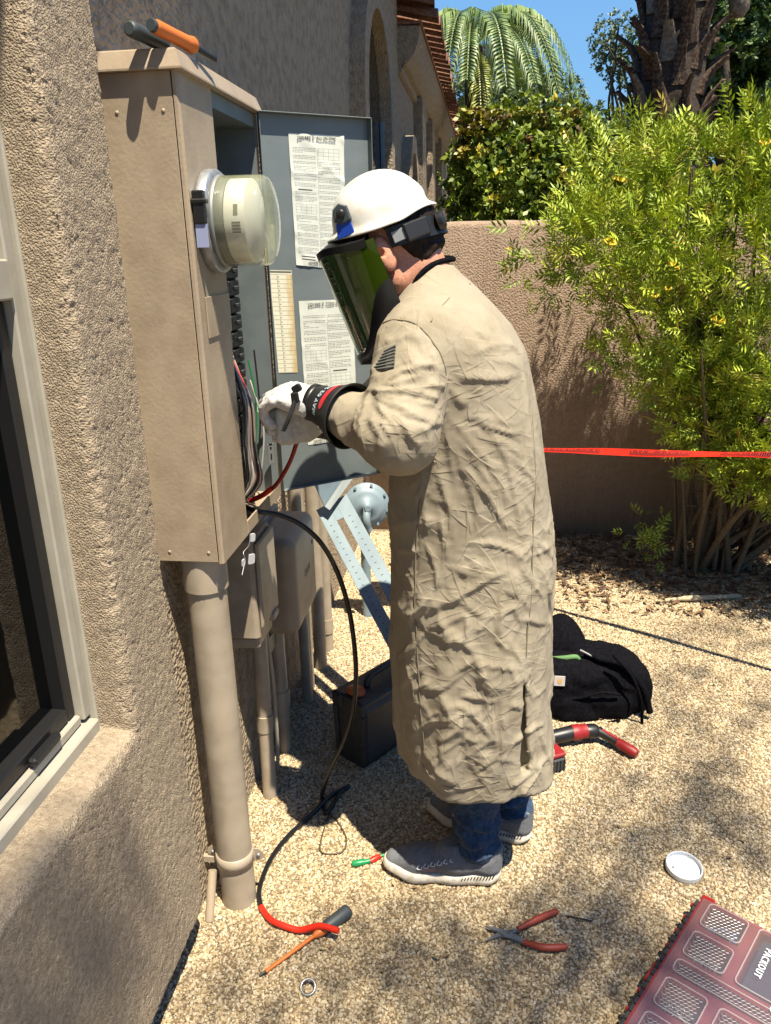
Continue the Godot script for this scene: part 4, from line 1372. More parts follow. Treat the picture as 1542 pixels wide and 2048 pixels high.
	var fw := Vector3(-cos(pitch) * cos(yaw), -sin(pitch), -cos(pitch) * sin(yaw))
	var lf := Vector3(-sin(yaw), 0, cos(yaw))
	var up := lf.cross(fw).normalized()
	if up.y < 0: up = -up
	var HB := Basis(fw, up, lf)
	var HX := Transform3D(HB, C)
	var inv := HX.affine_inverse()
	var neck0 := Vector3(-0.04, -0.05, 0)
	var neck1: Vector3 = inv * Vector3(-0.105, 1.405, CZ - 0.002)
	var head := func(pw: Vector3) -> float:
		var p: Vector3 = inv * pw
		var q := Vector3(p.x, p.y, absf(p.z))
		var d := ell(p - Vector3(-0.018, 0.035, 0), Vector3(0.087, 0.094, 0.070))
		d = smin(d, ell(p - Vector3(0.022, -0.02, 0), Vector3(0.066, 0.085, 0.062)), 0.02)
		d = smin(d, cap(q, Vector3(-0.005, -0.055, 0.052), Vector3(0.062, -0.088, 0.012), 0.02, 0.022), 0.035)   # jaw
		d = smin(d, cap(p, Vector3(0.083, 0.012, 0), Vector3(0.106, -0.022, 0), 0.007, 0.0125), 0.012)             # nose
		d = smin(d, cap(q, Vector3(0.076, 0.03, 0.012), Vector3(0.064, 0.03, 0.045), 0.008, 0.007), 0.012)        # brow
		d = smin(d, cap(q, Vector3(0.086, -0.052, 0.0), Vector3(0.078, -0.053, 0.02), 0.006, 0.004), 0.008)       # lips
		d = smin(d, cap(q, Vector3(0.084, -0.064, 0.0), Vector3(0.078, -0.063, 0.017), 0.006, 0.004), 0.008)
		d = maxf(d, 0.0035 - cap(q, Vector3(0.094, -0.058, 0.0), Vector3(0.08, -0.0575, 0.024), 0, 0))
		d = maxf(d, -(q - Vector3(0.086, 0.012, 0.031)).length() + 0.011)                                          # eye socket
		d = smin(d, (q - Vector3(0.071, 0.012, 0.031)).length() - 0.0125, 0.002)
		d = smin(d, cap(p, neck0, neck1, 0.056, 0.070), 0.03)
		var e := q - Vector3(-0.004, 0.004, 0.0805)                                                                # ear
		var ear := ell(Basis(Vector3(0, 1, 0), 0.6) * Basis(Vector3(0, 0, 1), 0.12) * e, Vector3(0.020, 0.036, 0.010))
		ear = maxf(ear, 0.009 - (e - Vector3(0.007, 0.004, 0.010)).length())
		ear = smin(ear, cap(e, Vector3(-0.002, -0.024, 0.0), Vector3(0.006, -0.03, -0.003), 0.006, 0.0045), 0.005)
		return smin(d, ear, 0.003)
	var hr := nets(head, C - Vector3(0.16, 0.17, 0.13), C + Vector3(0.17, 0.16, 0.13), 0.0042)
	var hv: PackedVector3Array = hr[0]
	var hi: PackedInt32Array = hr[1]
	var body := func(p: Vector3) -> float:      # the body inside the clothes
		var d := cap(p, Vector3(-0.04, 1.20, CZ), Vector3(-0.02, 0.92, CZ), 0.10, 0.10)
		d = smin(d, cap(p, Vector3(-0.09, 1.30, CZ - 0.14), Vector3(-0.09, 1.30, CZ + 0.14), 0.06, 0.06), 0.06)
		d = smin(d, cap(p, Vector3(-0.105, 1.32, CZ), Vector3(-0.11, 1.415, CZ), 0.062, 0.055), 0.03)
		for s in [sleeve_near, sleeve_far]:
			d = smin(d, smin(cap(p, s[0], s[1], 0.045, 0.036), cap(p, s[1], s[2], 0.036, 0.026), 0.01), 0.02)
		d = smin(d, cap(p, Vector3(-0.02, 0.9, CZ + 0.08), Vector3(-0.01, 0.5, -1.61), 0.085, 0.055), 0.04)
		d = smin(d, cap(p, Vector3(-0.01, 0.5, -1.61), Vector3(0.0, 0.1, -1.605), 0.055, 0.035), 0.03)
		d = smin(d, cap(p, Vector3(-0.01, 0.9, CZ - 0.08), Vector3(0.02, 0.5, -1.77), 0.085, 0.055), 0.04)
		d = smin(d, cap(p, Vector3(0.02, 0.5, -1.77), Vector3(0.07, 0.1, -1.752), 0.055, 0.035), 0.03)
		return d
	var br := nets(body, Vector3(-0.42, 0.02, -2.0), Vector3(0.18, 1.43, -1.34), 0.02)
	var off := hv.size()
	hv.append_array(br[0])
	for k in br[1]: hi.append(k + off)
	var skin_mat := textured(tint(noise_image(256, 0.05, 91, 4), [0.15, 0.5, 0.85], [Color(0.56, 0.225, 0.135), Color(0.66, 0.30, 0.185), Color(0.72, 0.36, 0.235)], 0.05), bumps(noise_image(256, 0.16, 92, 2), 3.0), 9.0, 0.5, 0.5)
	skin_mat.subsurf_scatter_enabled = true
	skin_mat.subsurf_scatter_strength = 0.15
	wpart("body", finish(hv, hi), skin_mat, who)
	# hair
	var hair := func(pw: Vector3) -> float:
		var p: Vector3 = inv * pw
		var q := Vector3(p.x, p.y, absf(p.z))
		var d := ell(p - Vector3(-0.022, 0.035, 0), Vector3(0.091, 0.097, 0.0755))
		d = smin(d, cap(p, Vector3(-0.05, -0.02, 0), Vector3(-0.072, -0.045, 0), 0.052, 0.046), 0.02)
		d -= 0.0022 * nz.get_noise_3dv(Vector3(p.x * 130, p.y * 60, p.z * 260)) + 0.0018 * nz.get_noise_3dv(p * 45.0)
		d = maxf(d, p.y - 0.058)
		d = maxf(d, p.x + 0.030 - 0.45 * (p.y - 0.02))
		d = maxf(d, -(p.y + 0.052) - 0.55 * (p.x + 0.045))
		return d
	var har := nets(hair, C - Vector3(0.16, 0.13, 0.12), C + Vector3(0.17, 0.16, 0.12), 0.0038)
	var hair_mat := mat(srgb(0.024, 0.014, 0.009), 0.55)
	hair_mat.metallic_specular = 0.25
	wpart("hair", finish(har[0], har[1]), hair_mat, who)
	# shirt collar
	var cs := new_st()
	var ring := []
	for q in [[818, 602, 0.075], [824, 580, 0.083], [836, 556, 0.083], [855, 536, 0.072], [880, 523, 0.045], [904, 519, 0.0], [904, 517, -0.045], [880, 515, -0.075]]: ring.append(on_z(q[0], q[1], CZ + q[2]))
	tube(cs, smooth_path(ring, 5), 0.0055, 8)
	wpart("shirt_collar", done(cs), m.black_cloth, who)
	build_helmet(who, C, HB, yaw)
	build_gloves(who)
	# ---- jeans
	for side in 2:
		var bottom := Vector3(0.0, 0.078, -1.582) if side == 0 else Vector3(0.092, 0.085, -1.733)
		var top := Vector3(-0.015, 0.52, -1.61) if side == 0 else Vector3(0.03, 0.52, -1.77)
		var leg := func(p: Vector3) -> float:
			var d := cap(p, bottom + Vector3(0, 0.012, 0), top, 0.0495, 0.076)
			return maxf(d, bottom.y - p.y)
		var lr := nets(leg, bottom - Vector3(0.1, 0.02, 0.09), Vector3(bottom.x + 0.09, 0.5, bottom.z + 0.1), 0.005)
		var lv: PackedVector3Array = lr[0]
		var ln := normals_of(lv, lr[1])
		for i in lv.size():
			var p := lv[i]
			var t := p.y + 0.25 * (p.x - bottom.x) * (1.0 if p.y > 0.14 else -0.4) + 0.012 * nz2.get_noise_3dv(p * 9.0)
			var st := smoothstep(0.085, 0.11, p.y) * smoothstep(0.26, 0.2, p.y)
			lv[i] = p + ln[i] * (0.013 * st * fold(t * 21.0) * (0.7 + 0.6 * nz.get_noise_3dv(p * 12.0)) + 0.0015 * nz.get_noise_3dv(p * 40.0))
		var o := wpart("jeans_leg", finish(lv, lr[1]), denim(), who)
		o.set_meta("label", "blue jeans leg bunched above the shoe")
	# ---- shoes
	for side in 2:
		var sh := Node3D.new()
		sh.name = "shoe"
		who.add_child(sh, true)
		sh.position = (Vector3(0.066, 0.004, -1.578) if side == 0 else Vector3(0.148, 0.004, -1.715)) - who.position
		sh.rotation.y = 0.0 if side == 0 else -0.30
		sh.scale = Vector3(1.06, 0.98, 0.96)
		build_shoe(sh, side)
func crease_image() -> Image:      # fine sharp creases of worn cotton, tiling, as a height map
	var n := 1024
	var buf := PackedFloat32Array()
	buf.resize(n * n)
	var r := RandomNumberGenerator.new()
	r.seed = 404
	for k in 340:
		var a := Vector2(r.randf() * n, r.randf() * n)
		var ang: float = deg_to_rad([-28.0, 40.0, 72.0, 100.0, 8.0][r.randi() % 5] + r.randf_range(-16, 16))
		var ln := r.randf_range(50, 230)
		var d := Vector2(cos(ang), sin(ang))
		var side := Vector2(-d.y, d.x) * (1.0 if r.randf() < 0.5 else -1.0)
		var w0 := r.randf_range(5, 9)
		var w1 := r.randf_range(18, 42)
		var hgt := r.randf_range(0.25, 1.0) * minf(1.0, ln / 120.0)
		var bow := r.randf_range(-14, 14)
		var t := 0.0
		while t < ln:
			var u := t / ln
			var mid := a + d * t + side * bow * (4.0 * u * (1.0 - u))
			var fade := minf(1.0, 5.0 * minf(u, 1.0 - u))
			var e := -w0
			while e < w1:
				var g := 1.0 - (-e / w0 if e < 0.0 else e / w1)
				var q := mid + side * e
				var at0 := posmod(int(q.y), n) * n + posmod(int(q.x), n)
				buf[at0] = maxf(buf[at0], hgt * fade * g * (0.6 + 0.4 * g))
				e += 0.8
			t += 0.8
	var by := PackedByteArray()
	by.resize(n * n)
	for k in n * n: by[k] = clampi(int(buf[k] * 200.0 + r.randf() * 5.0) + 20, 0, 255)
	var im := Image.create_from_data(n, n, false, Image.FORMAT_L8, by)
	im.resize(n / 2, n / 2, Image.INTERPOLATE_TRILINEAR)
	im.resize(n, n, Image.INTERPOLATE_CUBIC)
	return im
func coat_material() -> StandardMaterial3D:
	var blot := noise_image(512, 0.008, 35, 5)
	var c := textured(tint(blot, [0.15, 0.5, 0.85], [Color(0.345, 0.292, 0.203), Color(0.385, 0.33, 0.235), Color(0.425, 0.368, 0.27)], 0.06), bumps(crease_image(), 9.0), 2.2, 0.9, 0.62)
	return c
func denim() -> StandardMaterial3D:
	if not m.has("denim"):
		m.denim = textured(tint(noise_image(256, 0.05, 55, 4), [0.15, 0.5, 0.85], [Color(0.015, 0.032, 0.066), Color(0.027, 0.056, 0.11), Color(0.06, 0.11, 0.19)], 0.25), null, 5.0, 0.9)
	return m.denim
func build_shoe(sh: Node3D, side: int) -> void:      # heel at the origin, toe along -x
	var foot := func(x: float, z: float) -> float:
		var p := Vector3(x, 0, z)
		var d := smin(cap(p, Vector3(-0.040, 0, 0.0), Vector3(-0.115, 0, 0.004), 0.0385, 0.034), cap(p, Vector3(-0.115, 0, 0.004), Vector3(-0.205, 0, -0.004), 0.034, 0.048), 0.03)
		return smin(d, cap(p, Vector3(-0.205, 0, -0.004), Vector3(-0.252, 0, -0.010), 0.047, 0.036), 0.03)
	var sole := func(p: Vector3) -> float:
		var lift := 0.014 * smoothstep(-0.2, -0.292, p.x) + 0.012 * smoothstep(-0.04, 0.0, p.x)
		var topy := 0.030 + 0.008 * smoothstep(-0.12, -0.02, p.x) + lift * 0.6
		var d: float = foot.call(p.x, p.z) + 0.004 * absf(p.y - 0.016) / 0.016
		var w := Vector2(d + 0.006, maxf(lift - p.y, p.y - topy) + 0.006)
		return w.max(Vector2.ZERO).length() + minf(maxf(w.x, w.y), 0.0) - 0.006
	var r := nets(sole, Vector3(-0.31, -0.01, -0.07), Vector3(0.015, 0.06, 0.07), 0.0042)
	part("sole", finish(r[0], r[1]), m.sole if m.has("sole") else sole_mat(), sh)
	var upper := func(p: Vector3) -> float:
		var q := p * Vector3(1, 1, 1.0)
		var d := smin(cap(q, Vector3(-0.038, 0.055, 0), Vector3(-0.11, 0.062, 0.001), 0.036, 0.038), cap(q, Vector3(-0.11, 0.060, 0.001), Vector3(-0.2, 0.036, -0.004), 0.040, 0.037), 0.03)
		d = smin(d, cap(q, Vector3(-0.2, 0.036, -0.004), Vector3(-0.252, 0.030, -0.010), 0.038, 0.028), 0.03)
		d = smin(d, cap(q, Vector3(-0.036, 0.06, 0), Vector3(-0.026, 0.092, 0), 0.036, 0.032), 0.02)
		d = smin(d, cap(q, Vector3(-0.10, 0.085, 0), Vector3(-0.118, 0.098, 0), 0.026, 0.02), 0.02)
		d = maxf(d, foot.call(p.x, p.z) - 0.001)
		d = maxf(d, 0.026 - p.y)
		d = maxf(d, -(cap(q, Vector3(-0.055, 0.092, 0), Vector3(-0.06, 0.16, 0), 0.028, 0.05)))
		d = maxf(d, p.y - 0.108 + 0.16 * clampf(-p.x - 0.11, 0.0, 0.2))
		return d - 0.0006 * nz.get_noise_3dv(p * 300.0)
	r = nets(upper, Vector3(-0.31, 0.02, -0.07), Vector3(0.015, 0.15, 0.07), 0.0042)
	var um: StandardMaterial3D = m.shoe if m.has("shoe") else shoe_mat()
	part("upper", finish(r[0], r[1]), um, sh)
	var ls := new_st()
	for k in 6:
		var x := -0.115 - k * 0.0155
		var y := 0.104 - k * 0.0072
		tube(ls, smooth_path([Vector3(x - 0.004, y - 0.026, 0.036), Vector3(x, y - 0.006, 0.026), Vector3(x + 0.002, y + 0.001, 0.0), Vector3(x, y - 0.006, -0.026)], 4), 0.0027, 6)
	part("laces", done(ls), um, sh)
	var es := new_st()
	for k in 6:
		var x := -0.117 - k * 0.0155
		var y := 0.080 - k * 0.0062
		tube(es, smooth_path([Vector3(x, y + 0.006, 0.0375), Vector3(x - 0.005, y - 0.001, 0.0425), Vector3(x + 0.005, y - 0.002, 0.0425), Vector3(x + 0.006, y + 0.004, 0.0385)], 3), 0.0013, 5)
	part("eyelets", done(es), m.white_plastic, sh)
	var bs := new_st()
	for k in 11:
		var x := -0.022 - k * 0.0072
		var p := Vector3(x, 0.031 - k * 0.0007, foot_edge(foot, x) - 0.0005)
		box(bs, Vector3(0.0024, 0.014 - k * 0.0005, 0.002), at(p, Basis(Vector3(0, 0, 1), -0.35)), 0.0004)
	part("sole_slots", done(bs), m.black_plastic, sh)
	var hs := new_st()
	for k in 6:      # moulded lines of the heel counter
		tube(hs, smooth_path([Vector3(-0.075 + k * 0.004, 0.066 + k * 0.006, 0.037), Vector3(-0.04, 0.058 + k * 0.0085, 0.0365), Vector3(-0.012, 0.062 + k * 0.009, 0.026)], 4), 0.0011, 5)
	part("heel_lines", done(hs), mat(srgb(0.16, 0.16, 0.19), 0.6), sh)
	var ps := new_st()
	prism(ps, PackedVector2Array([Vector2(-0.03, 0), Vector2(0.012, -0.006), Vector2(0.006, 0.005), Vector2(-0.02, 0.007)]), 0.0, 0.0015, at(Vector3(-0.165, 0.048, 0.0405), Basis(Vector3(1, 0, 0), PI / 2 - 0.25)))
	part("side_mark", done(ps), mat(srgb(0.38, 0.22, 0.2), 0.6), sh)
func foot_edge(foot: Callable, x: float) -> float:
	var a := 0.0
	var b := 0.08
	for k in 24:
		var c := (a + b) * 0.5
		if foot.call(x, c) < 0: a = c
		else: b = c
	return a
func sole_mat() -> StandardMaterial3D:
	m.sole = textured(tint(noise_image(256, 0.03, 61, 4), [0.2, 0.5, 0.8], [Color(0.55, 0.48, 0.37), Color(0.72, 0.67, 0.57), Color(0.80, 0.76, 0.68)], 0.05), null, 6.0, 0.7)
	return m.sole
func shoe_mat() -> StandardMaterial3D:
	var im := noise_image(256, 0.2, 63, 2)
	m.shoe = textured(tint(noise_image(256, 0.03, 64, 4), [0.2, 0.5, 0.8], [Color(0.155, 0.162, 0.182), Color(0.185, 0.195, 0.215), Color(0.215, 0.225, 0.245)], 0.15), bumps(im, 3.0), 7.0, 0.85, 0.6)
	return m.shoe

func build_helmet(who: Node3D, C: Vector3, HB: Basis, yaw: float) -> void:
	var hp := 0.235      # the hat sits tipped back on the bowed head
	var fw := Vector3(-cos(hp) * cos(yaw), -sin(hp), -cos(hp) * sin(yaw))
	var lf := Vector3(-sin(yaw), 0, cos(yaw))
	var up := lf.cross(fw).normalized()
	if up.y < 0: up = -up
	var B := Basis(fw, up, lf)
	var O := C + HB * Vector3(-0.006, 0.080, 0)
	var X := Transform3D(B, O)
	var hat := Node3D.new()
	hat.name = "hard_hat"
	who.add_child(hat, true)
	hat.set_meta("label", "white hard hat stained yellow near its back brim")
	var st := new_st()
	var rings := []
	var nseg := 72
	var prof := []      # (scale of the plan, height): outside from the crown to the brim, then back up inside
	for k in 15:
		var a := PI * 0.5 * (1.0 - k / 14.0)
		prof.append(Vector2(cos(a), sin(a) * 0.083))
	prof.append_array([Vector2(1.01, -0.006), Vector2(1.03, -0.012), Vector2(1.075, -0.017), Vector2(1.10, -0.020), Vector2(1.105, -0.0225), Vector2(1.10, -0.0245), Vector2(1.05, -0.020), Vector2(0.985, -0.012), Vector2(0.975, 0.0)])
	for k in range(8, 0, -1):
		var a := PI * 0.5 * (1.0 - k / 8.0)
		prof.append(Vector2(cos(a) * 0.97, sin(a) * 0.080))
	for q in prof:
		var ring := PackedVector3Array()
		for j in nseg:
			var t := TAU * j / nseg
			var c := cos(t)
			var lx := 0.101 if c > 0 else 0.096
			var brim := maxf(q.x - 1.0, 0.0)
			var x: float = c * lx * (q.x + brim * (0.8 * smoothstep(0.0, 0.5, c) + 0.9 * smoothstep(-0.45, -0.95, c)))
			var z: float = sin(t) * 0.098 * (q.x - brim * 0.4)
			var y: float = q.y
			y += smoothstep(0.055, 0.0, q.y) * (0.016 * smoothstep(-0.5, -1.0, c) - 0.010 * smoothstep(0.9, 0.1, absf(c - 0.1)) * 0.6)     # brim lifts behind and dips at the sides
			y += 0.004 * exp(-pow(z / 0.028, 2.0)) * smoothstep(0.02, 0.06, q.y)     # ridge along the crown
			ring.append(X * Vector3(x, y, z))
		rings.append(ring)
	skin(st, rings, true, false, false, 0)
	var shell_mat := mat(Color.WHITE, 0.3)
	var blot := noise_image(512, 0.012, 71, 4)
	shell_mat.albedo_texture = tint(blot, [0.3, 0.55, 0.75, 0.95], [Color(0.88, 0.88, 0.86), Color(0.88, 0.87, 0.84), Color(0.84, 0.80, 0.68), Color(0.74, 0.64, 0.42)], 0.02)
	shell_mat.uv1_triplanar = true
	shell_mat.uv1_world_triplanar = true
	shell_mat.uv1_scale = Vector3.ONE * 2.6
	wpart("shell", done(st), shell_mat, hat)
	# suspension band, ratchet and knob
	var HX := Transform3D(HB, C)
	var bs := new_st()
	var r0 := []
	for e in [[0.050, 0.0], [0.012, 0.0], [0.012, -0.003], [0.050, -0.003]]:
		var ring := PackedVector3Array()
		for j in 25:
			var t := PI * 0.5 + PI * j / 24.0
			ring.append(HX * Vector3(-0.022 + cos(t) * (0.099 + e[1]), e[0] + 0.01 * cos(t) - 0.004, sin(t) * (0.083 + e[1])))
		r0.append(ring)
	r0.append(r0[0])
	skin(bs, r0, false, false, false, -1)
	wpart("headband", done(bs), m.black_plastic, hat)
	var rb := new_st()
	box(rb, Vector3(0.052, 0.034, 0.010), HX * at(Vector3(-0.078, 0.022, 0.070), Basis(Vector3(0, 1, 0), -0.55)), 0.003)
	wpart("ratchet", done(rb), m.black_plastic, hat)
	var kb := new_st()
	lathe(kb, [Vector2(0, 0.014), Vector2(0.014, 0.013), Vector2(0.0175, 0.010), Vector2(0.0185, 0.0)], HX * at(Vector3(-0.115, 0.022, 0.028), Basis(Vector3(0, 0, 1), PI / 2)), 16, false)
	wpart("knob", done(kb), m.black_plastic, hat)
	var tab := new_st()
	box(tab, Vector3(0.026, 0.022, 0.003), HX * at(Vector3(-0.044, 0.024, 0.0835), Basis(Vector3(0, 1, 0), -0.2)), 0.001)
	wpart("strap_tab", done(tab), mat(srgb(0.3, 0.32, 0.34), 0.5), hat)
	# hinge bracket: grey knob, blue arm
	for s in [-1, 1]:
		var hb := new_st()
		prism(hb, PackedVector2Array([Vector2(-0.017, -0.014), Vector2(0.004, -0.020), Vector2(0.017, -0.012), Vector2(0.016, 0.010), Vector2(0.0, 0.020), Vector2(-0.014, 0.012)]), 0.0, 0.010, X * at(Vector3(0.052, 0.016, s * 0.090), Basis(Vector3(1, 0, 0), Vector3(0, 0, s), Vector3(0, 1, 0))), 0.002)
		wpart("hinge", done(hb), m.grip_grey, hat)
		var kn := new_st()
		lathe(kn, [Vector2(0.0, 0.006), Vector2(0.006, 0.006), Vector2(0.0085, 0.004), Vector2(0.0085, 0.0)], X * at(Vector3(0.052, 0.016, s * 0.0995), Basis(Vector3(1, 0, 0), s * PI / 2)), 16)
		wpart("hinge_knob", done(kn), m.black_plastic, hat)
		var bl := new_st()
		prism(bl, PackedVector2Array([Vector2(-0.017, -0.034), Vector2(0.020, -0.038), Vector2(0.016, -0.010), Vector2(-0.004, 0.0), Vector2(-0.013, -0.006)]), 0.0, 0.004, X * at(Vector3(0.052, 0.010, s * 0.093), Basis(Vector3(1, 0, 0), Vector3(0, 0, s), Vector3(0, 1, 0))), 0.001)
		wpart("bracket", done(bl), mat(srgb(0.012, 0.06, 0.42), 0.35), hat)
	# face shield
	var fsn := Node3D.new()
	fsn.name = "face_shield"
	who.add_child(fsn, true)
	fsn.set_meta("label", "dark green tinted face shield with black chin guard")
	var vs := func(t: float, y: float, grow: float) -> Vector3:      # t from -1 (right) to 1 (left edge), y in the head's axes
		var a := t * 1.56
		var rx := 0.150 + grow
		var rz := 0.108 + grow
		return HX * Vector3(-0.002 + cos(a) * rx, y, sin(a) * rz)
	var lens := new_st()
	var lr := []
	for e in [0.0, -0.0025]:
		for j in 13:
			var ring := PackedVector3Array()
			for i in 41:
				var t := -1.0 + i / 20.0
				var f := j / 12.0 if e == 0.0 else 1.0 - j / 12.0
				var topy := 0.056 - 0.018 * smoothstep(0.5, 1.0, absf(t))
				var bot := -0.168 + 0.075 * smoothstep(0.55, 1.0, absf(t))
				ring.append(vs.call(t, lerpf(topy, bot, f), e))
			lr.append(ring)
	skin(lens, lr, false, false, false, 0)
	var lm := mat(srgb(0.05, 0.095, 0.005), 0.03)
	lm.refraction_enabled = true
	lm.refraction_scale = 0.05
	wpart("lens", done(lens), lm, fsn)
	var crown := new_st()     # black carrier along the top of the lens, under the brim
	var cr := []
	for q in [[0.0015, 0.060], [0.0015, 0.046], [-0.006, 0.042], [-0.030, 0.070], [0.0015, 0.060]]:
		var ring := PackedVector3Array()
		for i in 33:
			var t := -0.93 + i * 1.86 / 32.0
			ring.append(vs.call(t, q[1] + 0.002 - 0.020 * smoothstep(0.4, 0.95, absf(t)), q[0]))
		cr.append(ring)
	skin(crown, cr, false, false, false, -1)
	wpart("carrier", done(crown), m.black_plastic, fsn)
	var chin := new_st()
	var cc := []
	for q in [[0.004, -0.105, 0.0], [0.0045, -0.165, 0.0], [0.002, -0.178, 0.0], [-0.02, -0.186, 0.0], [-0.05, -0.185, 0.0], [-0.05, -0.180, 0.0], [-0.02, -0.180, 0.0], [0.0, -0.165, 0.0], [0.001, -0.105, 0.0], [0.004, -0.105, 0.0]]:
		var ring := PackedVector3Array()
		for i in 41:
			var t := -1.02 + i * 2.04 / 40.0
			var raise := 0.085 * smoothstep(0.35, 1.0, absf(t))
			var y: float = q[1]
			if y > -0.15: y = -0.158 + raise * 1.35 * smoothstep(0.2, 0.9, absf(t))
			else: y += 0.040 * smoothstep(0.5, 1.0, absf(t))
			ring.append(vs.call(t, y, q[0]))
		cc.append(ring)
	skin(chin, cc, false, false, false, 0)
	wpart("chin_guard", done(chin), m.black_plastic, fsn)

func hand(st_nodes: Array, wrist: Vector3, d: Vector3, k: Vector3, curl: float, size := 1.0) -> Array:   # a gloved hand: palm, four fingers, thumb; k points to the little finger
	d = d.normalized()
	k = (k - d * k.dot(d)).normalized()
	var n := d.cross(k).normalized()
	if n.y < 0: n = -n      # back of the hand
	var chains := []
	var lens := [[0.040, 0.026, 0.022], [0.046, 0.029, 0.023], [0.043, 0.028, 0.022], [0.034, 0.021, 0.019]]
	for f in 4:
		var p := wrist + (d * (0.092 - 0.006 * absf(f - 1.2)) + k * (-0.030 + 0.0205 * f)) * size
		var a := curl * (0.45 + 0.05 * f)
		var ch := [p]
		for s in 3:
			p = p + (d * cos(a) - n * sin(a)) * lens[f][s] * size
			ch.append(p)
			a += curl * (0.85 - 0.1 * s)
		chains.append(ch)
	var th := [wrist + (d * 0.035 - k * 0.030 - n * 0.006) * size]
	th.append(th[0] + (d * 0.028 - k * 0.026 - n * 0.016) * size)
	th.append(th[1] + (d * 0.028 - k * 0.004 - n * 0.018) * size)
	chains.append(th)
	return [chains, d, k, n, wrist]
func glove_mesh(H: Array, sd: float) -> ArrayMesh:
	var d: Vector3 = H[1]
	var k: Vector3 = H[2]
	var n: Vector3 = H[3]
	var w: Vector3 = H[4]
	var inv := Transform3D(Basis(d, n, k), w).affine_inverse()
	var ch: Array = H[0]
	var lo := w
	var hi := w
	for c in ch:
		for q in c:
			lo = lo.min(q)
			hi = hi.max(q)
	var f := func(pw: Vector3) -> float:
		var p: Vector3 = inv * pw
		var g := rbox(p - Vector3(0.052, 0, 0), Vector3(0.046, 0.0185, 0.0425), 0.018)
		g = smin(g, cap(p, Vector3(-0.035, 0, 0), Vector3(0.015, 0, 0), 0.037, 0.031), 0.02)
		g = maxf(g, -0.035 - p.x)
		for c in ch:
			var e := 1.0
			for i in c.size() - 1:
				var r: float = 0.0118 - 0.0008 * i if c.size() > 3 else 0.0138 - 0.001 * i
				e = minf(e, cap(pw, c[i], c[i + 1], r, r - 0.0006))
			g = smin(g, e, 0.0035)
		return g - 0.0012 * nz.get_noise_3dv(pw * 55.0 + Vector3.ONE * sd) - 0.0016 * maxf(0.0, 1.0 - 7.0 * absf(nz2.get_noise_3dv(pw * 17.0 + Vector3.ONE * sd)))
	var r := nets(f, lo - Vector3.ONE * 0.05, hi + Vector3.ONE * 0.045, 0.0034)
	return finish(r[0], r[1])
